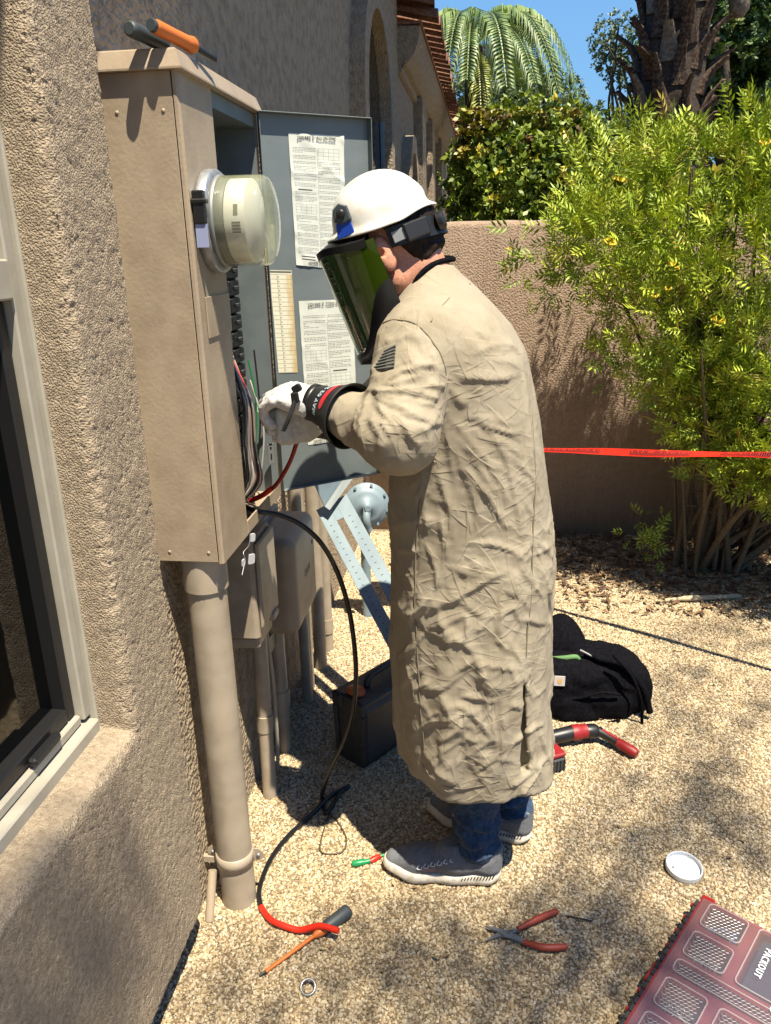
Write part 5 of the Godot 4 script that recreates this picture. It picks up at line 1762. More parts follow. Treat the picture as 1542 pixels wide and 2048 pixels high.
func build_gloves(who: Node3D) -> void:
	var leather := textured(tint(noise_image(256, 0.03, 81, 4), [0.2, 0.5, 0.8], [Color(0.60, 0.58, 0.53), Color(0.70, 0.69, 0.66), Color(0.74, 0.73, 0.71)], 0.03), bumps(noise_image(256, 0.15, 82, 2), 2.0), 6.0, 0.8, 0.4)
	var a: Vector3 = sleeve_near[1]
	var b: Vector3 = sleeve_near[2]
	var d := (b - a).normalized()
	var wr := b + d * 0.082
	var near := hand([], wr, Vector3(-0.88, 0.16, -0.36), Vector3(-0.38, -0.25, 0.86), 1.12, 1.15)
	var g := Node3D.new()
	g.name = "glove"
	who.add_child(g, true)
	g.set_meta("label", "white leather glove with black rubber cuff bearing a date")
	wpart("leather", glove_mesh(near, 0.0), leather, g)
	# rubber cuff: a cone from the wrist towards the elbow
	var cx := Transform3D(axes(-d), wr - d * 0.005)
	var st := new_st()
	lathe(st, [Vector2(0.037, -0.012), Vector2(0.040, -0.006), Vector2(0.045, 0.028), Vector2(0.066, 0.084), Vector2(0.068, 0.0865), Vector2(0.068, 0.0895), Vector2(0.0645, 0.089), Vector2(0.043, 0.03), Vector2(0.036, -0.008)], cx, 48)
	wpart("cuff", done(st), m.rubber, g)
	var stripe_at := func(along: float, ang: float, lift: float) -> Vector3:
		var r := lerpf(0.045, 0.066, (along - 0.028) / 0.056) if along > 0.028 else lerpf(0.040, 0.045, (along + 0.006) / 0.034)
		return cx * Vector3(cos(ang) * (r + lift), along, sin(ang) * (r + lift))
	# which turn of the cone faces the camera, and which way is up
	var best := 0.0
	var bd := -9.0
	for i in 72:
		var t := TAU * i / 72.0
		var q: Vector3 = (stripe_at.call(0.05, t, 1.0) - stripe_at.call(0.05, t, 0.0))
		var s := q.dot((EYE - wr).normalized() + Vector3(0, 0.45, 0))
		if s > bd:
			bd = s
			best = t
	var sgn := 1.0 if (stripe_at.call(0.05, best + 0.3, 0.0) as Vector3).y > (stripe_at.call(0.05, best, 0.0) as Vector3).y else -1.0
	var rs := new_st()
	var rings := []
	for i in 25:
		var u := i / 24.0
		var ang := best + sgn * lerpf(-0.62, 0.75, u)
		var hw := 0.0085 * sqrt(maxf(1.0 - pow(absf(u * 2.0 - 1.0), 8.0), 0.03))
		var c := 0.055
		rings.append(PackedVector3Array([stripe_at.call(c - hw, ang, 0.0006), stripe_at.call(c - hw, ang, 0.0014), stripe_at.call(c + hw, ang, 0.0014), stripe_at.call(c + hw, ang, 0.0006)]))
	skin(rs, rings, true, true, true, -1)
	wpart("red_mark", done(rs), mat(srgb(0.62, 0.03, 0.045), 0.5), g)
	# the date, letters bent round the cone
	var tm := words("MAY 03 2024", 0.0115, 0.0006, "Droid Sans", 700)
	var arr := tm.get_mesh_arrays()
	var tv: PackedVector3Array = arr[Mesh.ARRAY_VERTEX]
	var out := PackedVector3Array()
	for q in tv:
		out.append(stripe_at.call(0.030 - q.y + 0.0, best + sgn * (0.02 + q.x / 0.047), 0.0012 + q.z))
	var ti: PackedInt32Array = arr[Mesh.ARRAY_INDEX] if arr[Mesh.ARRAY_INDEX] != null else PackedInt32Array(range(tv.size()))
	wpart("lettering", finish(out, ti), mat(srgb(0.5, 0.62, 0.68), 0.6), g)
	# strap, buckle and the loose end that hangs down
	var bx := Transform3D(axes(near[1]), wr + (near[1] as Vector3) * 0.012)
	var sp := new_st()
	lathe(sp, [Vector2(0.036, -0.006), Vector2(0.0395, -0.005), Vector2(0.0395, 0.008), Vector2(0.036, 0.009)], bx, 40)
	wpart("strap", done(sp), m.black_plastic, g)
	var bk := new_st()
	box(bk, Vector3(0.020, 0.016, 0.012), at(on_z(592, 778, wr.z + 0.045) + Vector3(0, 0, -0.006), Basis(Vector3(0, 0, 1), 0.5)), 0.003)
	box(bk, Vector3(0.016, 0.022, 0.010), at(on_z(590, 795, wr.z + 0.045), Basis(Vector3(0, 0, 1), 0.1)), 0.003)
	wpart("buckle", done(bk), m.cable, g)
	var hs := new_st()
	var hp := smooth_path([on_z(590, 800, wr.z + 0.046), on_z(582, 825, wr.z + 0.05), on_z(574, 845, wr.z + 0.05), on_z(567, 861, wr.z + 0.046)], 5)
	tube(hs, hp, 0.0045, 6)
	for i in range(1, hp.size() - 1): box(hs, Vector3(0.013, 0.0022, 0.0045), at(hp[i], Basis(Vector3(0, 0, 1), 0.35)), 0.0005)
	wpart("loose_strap", done(hs), m.dark_plastic, g)
	# right hand below, closed on the red cable
	var g2 := Node3D.new()
	g2.name = "glove"
	who.add_child(g2, true)
	g2.set_meta("label", "second white glove held under the first one")
	var far := hand([], Vector3(-0.375, 1.150, -1.675), Vector3(-0.62, 0.02, 0.55), Vector3(0.1, -0.95, 0.1), 1.5, 0.85)
	wpart("leather", glove_mesh(far, 4.0), leather, g2)
	var c2 := Transform3D(axes((sleeve_far[1] - sleeve_far[2]) as Vector3), Vector3(-0.375, 1.155, -1.68))
	var s2 := new_st()
	lathe(s2, [Vector2(0.036, -0.01), Vector2(0.041, 0.0), Vector2(0.05, 0.04), Vector2(0.061, 0.09), Vector2(0.058, 0.09), Vector2(0.036, 0.0)], c2, 32)
	wpart("cuff", done(s2), m.rubber, g2)

# ================================================================ tools and other small things
func bar(st: SurfaceTool, a: Vector3, b: Vector3, prof: Array, sides := 14) -> void:   # round bar from a to b; prof: [share of the way, radius]
	var bs := axes(b - a)
	var rings := []
	for q in prof:
		var ring := PackedVector3Array()
		for j in sides:
			var t := TAU * j / sides
			ring.append(a.lerp(b, q[0]) + (bs.x * cos(t) + bs.z * sin(t)) * q[1])
		rings.append(ring)
	skin(st, rings, true, true, true, 0)
func bar_mesh(a: Vector3, b: Vector3, prof: Array, sides := 14) -> ArrayMesh:
	var st := new_st()
	bar(st, a, b, prof, sides)
	return done(st)
func line_mesh(pts: Array, r: float, sides := 8, steps := 6) -> ArrayMesh:
	var st := new_st()
	tube(st, smooth_path(pts, steps), r, sides)
	return done(st)
func build_props() -> void:
	build_cables()
	build_hand_tools()
	build_lid_and_bits()
	build_organizer()
	build_bag()
	build_drill()
	build_case()
	build_tape()
func build_cables() -> void:
	# black cable that arches out of the panel down to the gravel
	var z0 := -1.66
	var zb := on_y(643, 1600, 0.008).z
	var px := [[512, 1022], [560, 1030], [606, 1052], [645, 1090], [675, 1145], [697, 1215], [708, 1285], [712, 1350], [706, 1420], [688, 1482], [662, 1535], [646, 1580], [645, 1606]]
	var pts := [Vector3(-0.575, 0.94, -1.70)]
	for i in px.size():
		pts.append(on_z(px[i][0], px[i][1], lerpf(z0, zb, i / float(px.size() - 1))))
	for i in pts.size(): pts[i].y = maxf(pts[i].y, 0.01)
	for q in [[652, 1625], [664, 1612], [680, 1586], [698, 1572]]: pts.append(on_y(q[0], q[1], 0.010))
	var c := thing("cable", "thick black cable arching out of the panel down onto the gravel", "cable", pts[pts.size() - 1])
	wpart("jacket", line_mesh(pts, 0.0062, 10), m.cable, c)
	var loop := []
	for q in [[656, 1626], [674, 1642], [692, 1675], [686, 1702], [655, 1708], [640, 1698], [646, 1665], [660, 1622], [672, 1592]]: loop.append(on_y(q[0], q[1], 0.006))
	wpart("bare_wire", line_mesh(loop, 0.0022, 6), mat(srgb(0.10, 0.065, 0.04), 0.5), c)
	var g := []
	for q in [[692, 1577], [661, 1591], [626, 1626], [577, 1671], [545, 1712], [527, 1750], [518, 1785], [522, 1814]]: g.append(on_y(q[0], q[1], 0.011))
	var c2 := thing("cable", "black cable lying curved on the gravel with red taped end", "cable", g[g.size() - 1])
	wpart("jacket", line_mesh(g, 0.0062, 10), m.cable, c2)
	var t := [g[g.size() - 1]]
	for q in [[540, 1838], [566, 1851], [600, 1860], [640, 1864]]: t.append(on_y(q[0], q[1], 0.012))
	t[4].y = 0.030
	t.append(on_y(677, 1862, 0.034))
	wpart("red_tape", line_mesh(t, 0.0074, 10), m.tape_red, c2)
	# red cable held in the gloves
	var r := [on_z(500, 1002, -1.72), on_z(526, 990, -1.71), on_z(552, 970, -1.70), on_z(577, 930, -1.68), on_z(592, 890, -1.655), on_z(600, 855, -1.64), on_z(602, 838, -1.635)]
	var c3 := thing("cable", "red cable curving from the panel floor up to the gloves", "cable", r[0])
	wpart("jacket", line_mesh(r, 0.0052, 10), mat(srgb(0.33, 0.012, 0.012), 0.35), c3)
	wpart("red_tape", line_mesh([r[0] + Vector3(0, 0, 0.0003), r[1], r[2].lerp(r[1], 0.3)], 0.0062, 10), m.tape_red, c3)
func screwdriver(label: String, a: Vector3, b: Vector3, c: Vector3, handle: Material, shank: Material, group := "") -> Node3D:   # a tip, b ferrule, c butt
	var o := thing("screwdriver", label, "screwdriver", c, 0.0, group)
	wpart("shank", bar_mesh(a.lerp(b, 0.10), b, [[0, 0.0042], [1, 0.0046]]), shank, o)
	wpart("tip", bar_mesh(a, a.lerp(b, 0.10), [[0, 0.0022], [0.7, 0.0034], [1, 0.0034]]), m.black_plastic, o)
	wpart("ferrule", bar_mesh(b.lerp(a, 0.06), b.lerp(c, 0.28), [[0, 0.0055], [0.3, 0.010], [0.8, 0.0125], [1, 0.011]]), m.orange, o)
	wpart("handle", bar_mesh(b.lerp(c, 0.22), c, [[0, 0.0135], [0.12, 0.0155], [0.5, 0.0155], [0.9, 0.0165], [0.97, 0.0155], [1, 0.012]], 8), handle, o)
	wpart("butt", bar_mesh(c.lerp(b, 0.05), c.lerp(b, -0.03), [[0, 0.008], [1, 0.0075]], 8), m.orange_dark, o)
	return o
func build_hand_tools() -> void:
	screwdriver("orange shanked screwdriver with grey grip lying on the gravel", on_y(519, 1952, 0.007), on_y(634, 1868, 0.014), on_y(698, 1820, 0.018), m.grip_grey, m.orange)
	# two insulated tools resting on the panel's lid
	var y := 1.836
	var a := on_y(258, 56, y + 0.016)
	var b := on_y(330, 92, y + 0.011)
	var o := thing("screwdriver", "dark grey handled driver jutting over the panel's near edge", "screwdriver", b, 0.0, "tools on the panel lid")
	wpart("handle", bar_mesh(a, b, [[0, 0.009], [0.03, 0.012], [0.1, 0.0128], [0.5, 0.0115], [0.9, 0.0125], [1, 0.010]], 10), m.grip_grey, o)
	wpart("shank", bar_mesh(b, b + (b - a) * 0.9 + Vector3(0, -0.002, 0), [[0, 0.005], [1, 0.0045]]), m.steel, o)
	a = on_y(303, 50, y + 0.022)
	b = on_y(388, 93, y + 0.0145)
	o = thing("screwdriver", "orange handled driver lying across the panel lid", "screwdriver", b, 0.0, "tools on the panel lid")
	wpart("handle", bar_mesh(a, b, [[0.03, 0.010], [0.1, 0.0118], [0.5, 0.0115], [0.8, 0.012], [0.93, 0.0145], [1, 0.011]], 12), m.orange, o)
	wpart("butt", bar_mesh(a + (a - b) * 0.02, a.lerp(b, 0.035), [[0, 0.009], [1, 0.0105]], 12), m.grip_grey, o)
	wpart("shank", bar_mesh(b, b + (b - a) * 0.55 + Vector3(0, -0.004, 0), [[0, 0.0055], [1, 0.005]]), m.black_plastic, o)
	# wire strippers
	var h := 0.012
	var pv := on_y(1022, 1868, h)
	var s := thing("wire_stripper", "steel wire strippers with red handles open on the gravel", "pliers", pv)
	for e in [[[1036, 1858], [1075, 1838], [1114, 1822], [974, 1879]], [[1046, 1884], [1090, 1895], [1134, 1893], [971, 1854]]]:
		var p0 := on_y(e[0][0], e[0][1], h)
		var p1 := on_y(e[1][0], e[1][1], h + 0.003)
		var p2 := on_y(e[2][0], e[2][1], h)
		var st := new_st()
		var path := smooth_path([p0, p1, p2], 8)
		tube(st, path, [0.006, 0.0075, 0.008, 0.008, 0.0075, 0.006], 10)
		wpart("handle", done(st), m.brick_red, s)
		var tip := on_y(e[3][0], e[3][1], h)
		var dirv := (tip - p0).normalized()
		var sd := dirv.cross(Vector3.UP) * 0.0085
		var js := new_st()
		var pts := PackedVector2Array()
		for q in [[-0.04, 0.5], [0.3, 0.7], [0.45, 1.15], [0.6, 1.0], [1.0, 0.15], [1.0, -0.1], [0.6, -0.3], [0.45, -1.0], [0.3, -0.7], [-0.04, -0.5]]:
			var w: Vector3 = p0.lerp(tip, q[0]) + sd * q[1]
			pts.append(Vector2(w.x, w.z))
		prism(js, pts, h - 0.004 + (0.0045 if e[3][1] < 1860 else 0.0), h + (0.0045 if e[3][1] < 1860 else 0.0), Transform3D.IDENTITY, 0.0)
		wpart("jaw", done(js), m.dull_steel, s)
	wpart("pivot", bar_mesh(pv + Vector3(0, -0.004, 0), pv + Vector3(0, 0.008, 0), [[0, 0.006], [0.8, 0.006], [1, 0.004]]), m.steel, s)
	wpart("spring", line_mesh([on_y(1032, 1862, h), on_y(1042, 1864, h + 0.004), on_y(1044, 1872, h + 0.005), on_y(1038, 1880, h)], 0.0016, 6), m.steel, s)
	# green nut driver under the shoe
	var n := thing("nut_driver", "green handled driver with red collar poking out under the shoe", "screwdriver", on_y(735, 1725))
	var q0 := on_y(704, 1728, 0.010)
	var q1 := on_y(740, 1722, 0.010)
	wpart("handle", bar_mesh(q0, q1, [[0, 0.006], [0.08, 0.0085], [0.6, 0.0085], [0.8, 0.006], [1, 0.007]], 8), m.green, n)
	wpart("collar", bar_mesh(q1, on_y(760, 1712, 0.010), [[0, 0.005], [0.4, 0.0085], [1, 0.006]], 8), m.tape_red, n)
	wpart("shank", bar_mesh(on_y(760, 1712, 0.009), on_y(812, 1697, 0.009), [[0, 0.004], [1, 0.004]], 8), m.green, n)
func build_lid_and_bits() -> void:
	var c := on_y(1367, 1738, 0.004)
	var l := thing("jar_lid", "white plastic lid lying upturned on the gravel", "lid", c)
	var tilt := Basis(Vector3(1, 0, 0), 0.09) * Basis(Vector3(0, 0, 1), -0.05)
	var st := new_st()
	lathe(st, [Vector2(0, 0.002), Vector2(0.0405, 0.002), Vector2(0.0415, 0.003), Vector2(0.0415, 0.013), Vector2(0.0425, 0.0142), Vector2(0.0442, 0.0142), Vector2(0.045, 0.013), Vector2(0.045, 0.001), Vector2(0.0435, 0.0), Vector2(0, 0.0)], at(c, tilt), 48, false)
	wpart("rim", done(st), m.white_plastic, l)
	var dot := new_st()
	lathe(dot, [Vector2(0, 0.0034), Vector2(0.0022, 0.0032), Vector2(0.0026, 0.0018)], at(c + Vector3(-0.026, 0.001, 0.0), tilt), 10)
	wpart("speck", done(dot), m.dark_plastic, l)
	# steel ring
	var rc := on_y(616, 1974, 0.012)
	var rs := new_st()
	var ring := PackedVector3Array()
	var b := Basis(Vector3(1, 0, 0), 0.45)
	for k in 33: ring.append(rc + b * Vector3(cos(TAU * k / 32) * 0.0155, 0, sin(TAU * k / 32) * 0.0155))
	tube(rs, ring, 0.0032, 8, false)
	tag(part("steel_ring", done(rs), m.steel), "small steel conduit locknut ring half sunk in the gravel", "ring")
	# twigs
	var ts := new_st()
	tube(ts, smooth_path([on_y(1330, 1201, 0.012), on_y(1370, 1197, 0.02), on_y(1420, 1195, 0.016), on_y(1482, 1192, 0.012)], 5), [0.009, 0.013, 0.012, 0.006], 8)
	tag(part("stick", done(ts), mat(srgb(0.55, 0.45, 0.29), 0.85)), "pale bare stick lying near the shrub's foot", "stick")
	var t2 := new_st()
	tube(t2, smooth_path([on_y(1134, 1832, 0.006), on_y(1160, 1837, 0.01), on_y(1184, 1842, 0.006)], 4), 0.002, 6)
	tag(part("twig", done(t2), m.bark), "thin dark twig lying beside the red handled strippers", "twig")
	var rk := new_st()
	var ico := IcosahedronPoints()
	var rv := PackedVector3Array()
	for p in ico[0]: rv.append(p * Vector3(0.011, 0.008, 0.01) + on_y(629, 1641, 0.005))
	for t in ico[1]: tri(rk, rv[t[0]], rv[t[1]], rv[t[2]], 0)
	tag(part("pebble", done(rk), mat(srgb(0.42, 0.32, 0.2), 0.9)), "single larger round pebble beside the black cable", "pebble")

func build_organizer() -> void:
	var O := on_y(1405, 1790, 0.065)
	O.y = 0.0
	var ax := Vector3(0.826, 0, 0.563).normalized()
	var bx := Vector3(-ax.z, 0, ax.x)
	var X := Transform3D(Basis(ax, Vector3.UP, bx), O)
	var o := thing("parts_organizer", "red and black parts organizer case with clear compartment lid", "organizer", O)
	var W := 0.42
	var D := 0.50
	var tray := new_st()      # tray: floor and outer walls
	box(tray, Vector3(W, 0.008, D), X * at(Vector3(W / 2, 0.008, D / 2)), 0.002)
	for q in [[Vector3(0.004, 0.034, D / 2), Vector3(0.008, 0.044, D)], [Vector3(W / 2, 0.034, 0.004), Vector3(W - 0.017, 0.044, 0.008)], [Vector3(W - 0.004, 0.034, D / 2), Vector3(0.008, 0.044, D)], [Vector3(W / 2, 0.034, D - 0.004), Vector3(W - 0.017, 0.044, 0.008)]]:
		box(tray, q[1], X * at(q[0]), 0.002)
	wpart("tray", done(tray), m.dark_plastic, o)
	var wins := [[0.026, 0.014, 0.108, 0.086, 1], [0.026, 0.112, 0.108, 0.184, 0], [0.026, 0.205, 0.39, 0.238, 2], [0.026, 0.262, 0.108, 0.335, 3], [0.026, 0.362, 0.108, 0.435, 4], [0.135, 0.014, 0.39, 0.184, 5], [0.135, 0.262, 0.215, 0.335, 0], [0.135, 0.362, 0.215, 0.435, 2], [0.245, 0.262, 0.39, 0.435, 3]]
	var su := [0.0, W]
	var tv := [0.0, D]
	for w in wins:
		for k in [w[0], w[2]]:
			if not su.has(k): su.append(k)
		for k in [w[1], w[3]]:
			if not tv.has(k): tv.append(k)
	su.sort()
	tv.sort()
	var deck := new_st()
	for i in su.size() - 1:
		for j in tv.size() - 1:
			var cu: float = (su[i] + su[i + 1]) * 0.5
			var cv: float = (tv[j] + tv[j + 1]) * 0.5
			var hole := false
			for w in wins: hole = hole or (cu > w[0] and cu < w[2] and cv > w[1] and cv < w[3])
			if hole: continue
			var y := 0.0585
			var a := X * Vector3(su[i], y, tv[j])
			var b := X * Vector3(su[i + 1], y, tv[j])
			var c := X * Vector3(su[i + 1], y, tv[j + 1])
			var d := X * Vector3(su[i], y, tv[j + 1])
			quad(deck, a, b, c, d)
	for w in wins:      # cup walls that go down from the deck
		var y0 := 0.0585
		var y1 := 0.0125
		var P := [Vector2(w[0], w[1]), Vector2(w[2], w[1]), Vector2(w[2], w[3]), Vector2(w[0], w[3])]
		for k in 4:
			var p: Vector2 = P[k]
			var q: Vector2 = P[(k + 1) % 4]
			quad(deck, X * Vector3(p.x, y0, p.y), X * Vector3(q.x, y0, q.y), X * Vector3(q.x, y1, q.y), X * Vector3(p.x, y1, p.y))
	wpart("cups", done(deck), mat(srgb(0.27, 0.024, 0.024), 0.5), o)
	# clear smoky lid over everything
	var lid := new_st()
	box(lid, Vector3(W - 0.012, 0.003, D - 0.012), X * at(Vector3(W / 2, 0.0635, D / 2)), 0.001)
	var lm := mat(Color(0.55, 0.50, 0.50, 0.16), 0.1)
	lm.transparency = BaseMaterial3D.TRANSPARENCY_ALPHA
	var lidn := wpart("lid", done(lid), lm, o)
	var rimm := mat(Color(0.78, 0.74, 0.72, 0.35), 0.2)
	rimm.transparency = BaseMaterial3D.TRANSPARENCY_ALPHA
	var n := 0
	for w in wins:
		var rr := round_rect(w[2] - w[0] + 0.006, w[3] - w[1] + 0.006, 0.012, 4)
		var ri := round_rect(w[2] - w[0] + 0.001, w[3] - w[1] + 0.001, 0.010, 4)
		var rim := new_st()
		var cxy := Vector2((w[0] + w[2]) * 0.5, (w[1] + w[3]) * 0.5)
		for k in rr.size():
			var k2 := (k + 1) % rr.size()
			var a := rr[k] + cxy
			var b := rr[k2] + cxy
			var c := ri[k2] + cxy
			var d := ri[k] + cxy
			quad(rim, X * Vector3(a.x, 0.0655, a.y), X * Vector3(b.x, 0.0655, b.y), X * Vector3(b.x, 0.068, b.y), X * Vector3(a.x, 0.068, a.y))
			quad(rim, X * Vector3(a.x, 0.068, a.y), X * Vector3(b.x, 0.068, b.y), X * Vector3(c.x, 0.068, c.y), X * Vector3(d.x, 0.068, d.y))
			quad(rim, X * Vector3(d.x, 0.068, d.y), X * Vector3(c.x, 0.068, c.y), X * Vector3(c.x, 0.0655, c.y), X * Vector3(d.x, 0.0655, d.y))
		wpart("window_rim", done(rim), rimm, lidn)
		if w[4] != 5:      # honeycomb ribs moulded in the lid
			var hex := new_st()
			var s := 0.0052
			var row := 0
			var v: float = w[1] + 0.008
			while v < w[3] - 0.006:
				var u: float = w[0] + 0.008 + (s * 0.866 if row % 2 else 0.0)
				while u < w[2] - 0.007:
					for e in 3:
						var a0 := PI / 6 + e * PI / 3 + PI / 6 * 0
						var p := X * Vector3(u + cos(a0) * s, 0.0658, v + sin(a0) * s)
						var q := X * Vector3(u + cos(a0 + PI / 3) * s, 0.0658, v + sin(a0 + PI / 3) * s)
						var nn := (q - p).normalized().cross(Vector3.UP) * 0.00045
						quad(hex, p - nn, q - nn, q + nn + Vector3(0, 0.0006, 0), p + nn + Vector3(0, 0.0006, 0))
					u += s * 1.732
				v += s * 1.5
				row += 1
			wpart("honeycomb", done(hex), rimm, lidn)
		# what lies in the cup
		var it := new_st()
		var rg := RandomNumberGenerator.new()
		rg.seed = 90 + n
		n += 1
		for k in ([30, 46, 26, 26, 34, 110][w[4]]):
			var p := Vector3(rg.randf_range(w[0] + 0.012, w[2] - 0.012), rg.randf_range(0.015, 0.03), rg.randf_range(w[1] + 0.01, w[3] - 0.01))
			var dd := Vector3(rg.randfn(), rg.randfn() * 0.2, rg.randfn()).normalized() * rg.randf_range(0.006, 0.013)
			if w[4] == 1: rod(it, X * (p - dd * 0.5), X * (p + dd * 0.5), 0.005, 0.003, 6)
			else: rod(it, X * (p - dd), X * (p + dd), 0.0016, 0.0012, 5)
		wpart("contents", done(it), [m.dull_steel, mat(srgb(0.008, 0.06, 0.2), 0.4), m.dull_steel, m.steel, m.white_plastic, m.dull_steel][w[4]], o)
	# the big window's bag of screws with print
	var bag := new_st()
	var gx := 14
	for i in gx:
		for j in 10:
			var f := func(u: float, v: float) -> Vector3: return X * Vector3(0.145 + u * 0.235, 0.05 + 0.004 * nz2.get_noise_2d(u * 9.0, v * 7.0), 0.024 + v * 0.15)
			var u0 := i / float(gx)
			var u1 := (i + 1) / float(gx)
			quad(bag, f.call(u0, j * 0.1), f.call(u1, j * 0.1), f.call(u1, (j + 1) * 0.1), f.call(u0, (j + 1) * 0.1), 0)
	wpart("liner", done(bag), mat(srgb(0.02, 0.035, 0.05), 0.25), o)
	var tb := Basis(bx, ax, Vector3.UP)
	for q in [["PACKOUT", 0.014, Vector3(0.165, 0.0660, 0.100)], ["Milwaukee", 0.029, Vector3(0.222, 0.0660, 0.102)]]:
		var wd := wpart("lettering", words(q[0], q[1], 0.0008, "Droid Sans", 700), m.white_plastic, lidn)
		wd.transform = Transform3D(tb, wd.position + X * (q[2] as Vector3))
	var bolt := new_st()
	var bp := PackedVector2Array()
	for q in [[0.185, 0.03], [0.202, 0.095], [0.196, 0.094], [0.212, 0.165], [0.192, 0.102], [0.198, 0.103]]:
		var w3: Vector3 = X * Vector3(q[0], 0, q[1])
		bp.append(Vector2(w3.x, w3.z))
	prism(bolt, bp, 0.0656, 0.0664)
	wpart("lettering", done(bolt), m.white_plastic, lidn)
	# hinge edge with its black bars and red latches
	for k in 22:
		var hs := new_st()
		box(hs, Vector3(0.012, 0.012, 0.019), X * at(Vector3(-0.003, 0.050, 0.02 + k * 0.0215)), 0.002)
		wpart("hinge_bar", done(hs), m.dark_plastic, o)
	for q in [[0.0, 0.012], [0.045, 0.010], [0.095, 0.010], [0.145, 0.010], [0.21, 0.055], [0.29, 0.011], [0.345, 0.011], [0.40, 0.011]]:
		var hs := new_st()
		box(hs, Vector3(0.016, 0.014, q[1]), X * at(Vector3(-0.010, 0.038, q[0] + 0.012 + q[1] * 0.5)), 0.003)
		wpart("latch", done(hs), m.red, o)
	var cs := new_st()
	box(cs, Vector3(0.03, 0.010, 0.018), X * at(Vector3(0.012, 0.052, -0.006)), 0.003)
	wpart("latch", done(cs), m.red, o)

func build_bag() -> void:
	var b := thing("tool_bag", "black cloth tool bag gaping open behind the coat", "tool bag", Vector3(0.40, 0, -2.42))
	var e := Vector3(0.33, 0, -0.06).normalized()
	var f := func(p: Vector3) -> float:
		var q := p - Vector3(0.36, 0.09, -2.42)
		var u := q.dot(e)
		var w := q.dot(Vector3(-e.z, 0, e.x))
		var sag := 0.045 * smoothstep(0.05, 0.24, u)
		var d := rbox(Vector3(u, q.y + sag * 0.6, w), Vector3(0.215, 0.115 - sag * 0.5, 0.115), 0.075)
		d = smin(d, rbox(Vector3(u, q.y + 0.05, w - 0.10), Vector3(0.12, 0.05, 0.03), 0.025), 0.02)
		d -= 0.007 * nz2.get_noise_3dv(p * 7.0) + 0.004 * fold(p.x * 6.0 + p.y * 9.0 + nz2.get_noise_3dv(p * 5.0))
		return maxf(d, 0.002 - p.y)
	var r := nets(f, Vector3(0.08, -0.01, -2.6), Vector3(0.64, 0.25, -2.2), 0.009)
	wpart("body", finish(r[0], r[1]), m.black_cloth, b)
	# raised flap with thickness
	var fl := new_st()
	var rings := []
	for i in 13:
		var u := i / 12.0
		var a := on_z(lerpf(1080, 1180, u), 1322 - 4 * sin(u * PI), -2.40)
		var top := on_z(lerpf(1085, 1178, u), 1322 - 92 * pow(sin(clampf(u * 0.80 + 0.18, 0, 1) * PI), 0.55), -2.47)
		var ring := PackedVector3Array()
		for k in 7: ring.append(a.lerp(top, k / 6.0) + Vector3(0, 0, 0.02 * sin(k / 6.0 * PI)))
		for k in range(6, -1, -1): ring.append(a.lerp(top, k / 6.0) + Vector3(0, 0, 0.02 * sin(k / 6.0 * PI) - 0.014))
		rings.append(ring)
	skin(fl, rings, true, true, true, 0)
	wpart("flap", done(fl), m.black_cloth, b)
	var s1 := new_st()
	tube(s1, smooth_path([on_z(1172, 1302, -2.36), on_z(1200, 1318, -2.345), on_z(1245, 1330, -2.33), on_z(1285, 1375, -2.33), on_z(1300, 1425, -2.32)], 6), 0.011, 8)
	wpart("strap", done(s1), m.black_cloth, b)
	var s2 := new_st()
	tube(s2, smooth_path([on_z(1104, 1318, -2.36), on_z(1130, 1316, -2.35), on_z(1152, 1314, -2.352), on_z(1160, 1322, -2.36)], 5), 0.009, 8)
	wpart("green_trim", done(s2), mat(srgb(0.12, 0.26, 0.09), 0.8), b)
	for q in [[[1112, 1398], [1160, 1396], [1205, 1385], [1240, 1390]], [[1120, 1440], [1180, 1450], [1240, 1440]], [[1225, 1310], [1262, 1350], [1282, 1400], [1284, 1450]]]:
		var pp := []
		for w in q: pp.append(on_z(w[0], w[1], -2.30 + 0.02 * rng.randf()))
		wpart("piping", line_mesh(pp, 0.005, 6), m.black_cloth, b)
	wpart("zip", line_mesh([on_z(1160, 1300, -2.35), on_z(1190, 1315, -2.345), on_z(1210, 1322, -2.345)], 0.004, 6), m.dull_steel, b)
	var pc := on_z(1119, 1362, -2.285)
	var pb := Basis(Vector3(0, 1, 0), 0.1) * Basis(Vector3(1, 0, 0), -0.2) * Basis(Vector3(0, 0, 1), -0.06)
	var ps := new_st()
	box(ps, Vector3(0.036, 0.034, 0.003), at(pc, pb), 0.001)
	var patch := wpart("patch", done(ps), mat(srgb(0.5, 0.47, 0.46), 0.8), b)
	var os := new_st()
	var arcp := PackedVector2Array()
	for k in 13: arcp.append(Vector2(cos(0.5 + k * 0.42) * 0.008, sin(0.5 + k * 0.42) * 0.009))
	prism(os, arcp, 0.0, 0.0008, at(pc + pb * Vector3(0.001, 0.0, 0.0018), pb * Basis(Vector3(1, 0, 0), PI / 2)))
	wpart("emblem", done(os), mat(srgb(0.6, 0.36, 0.1), 0.8), patch)

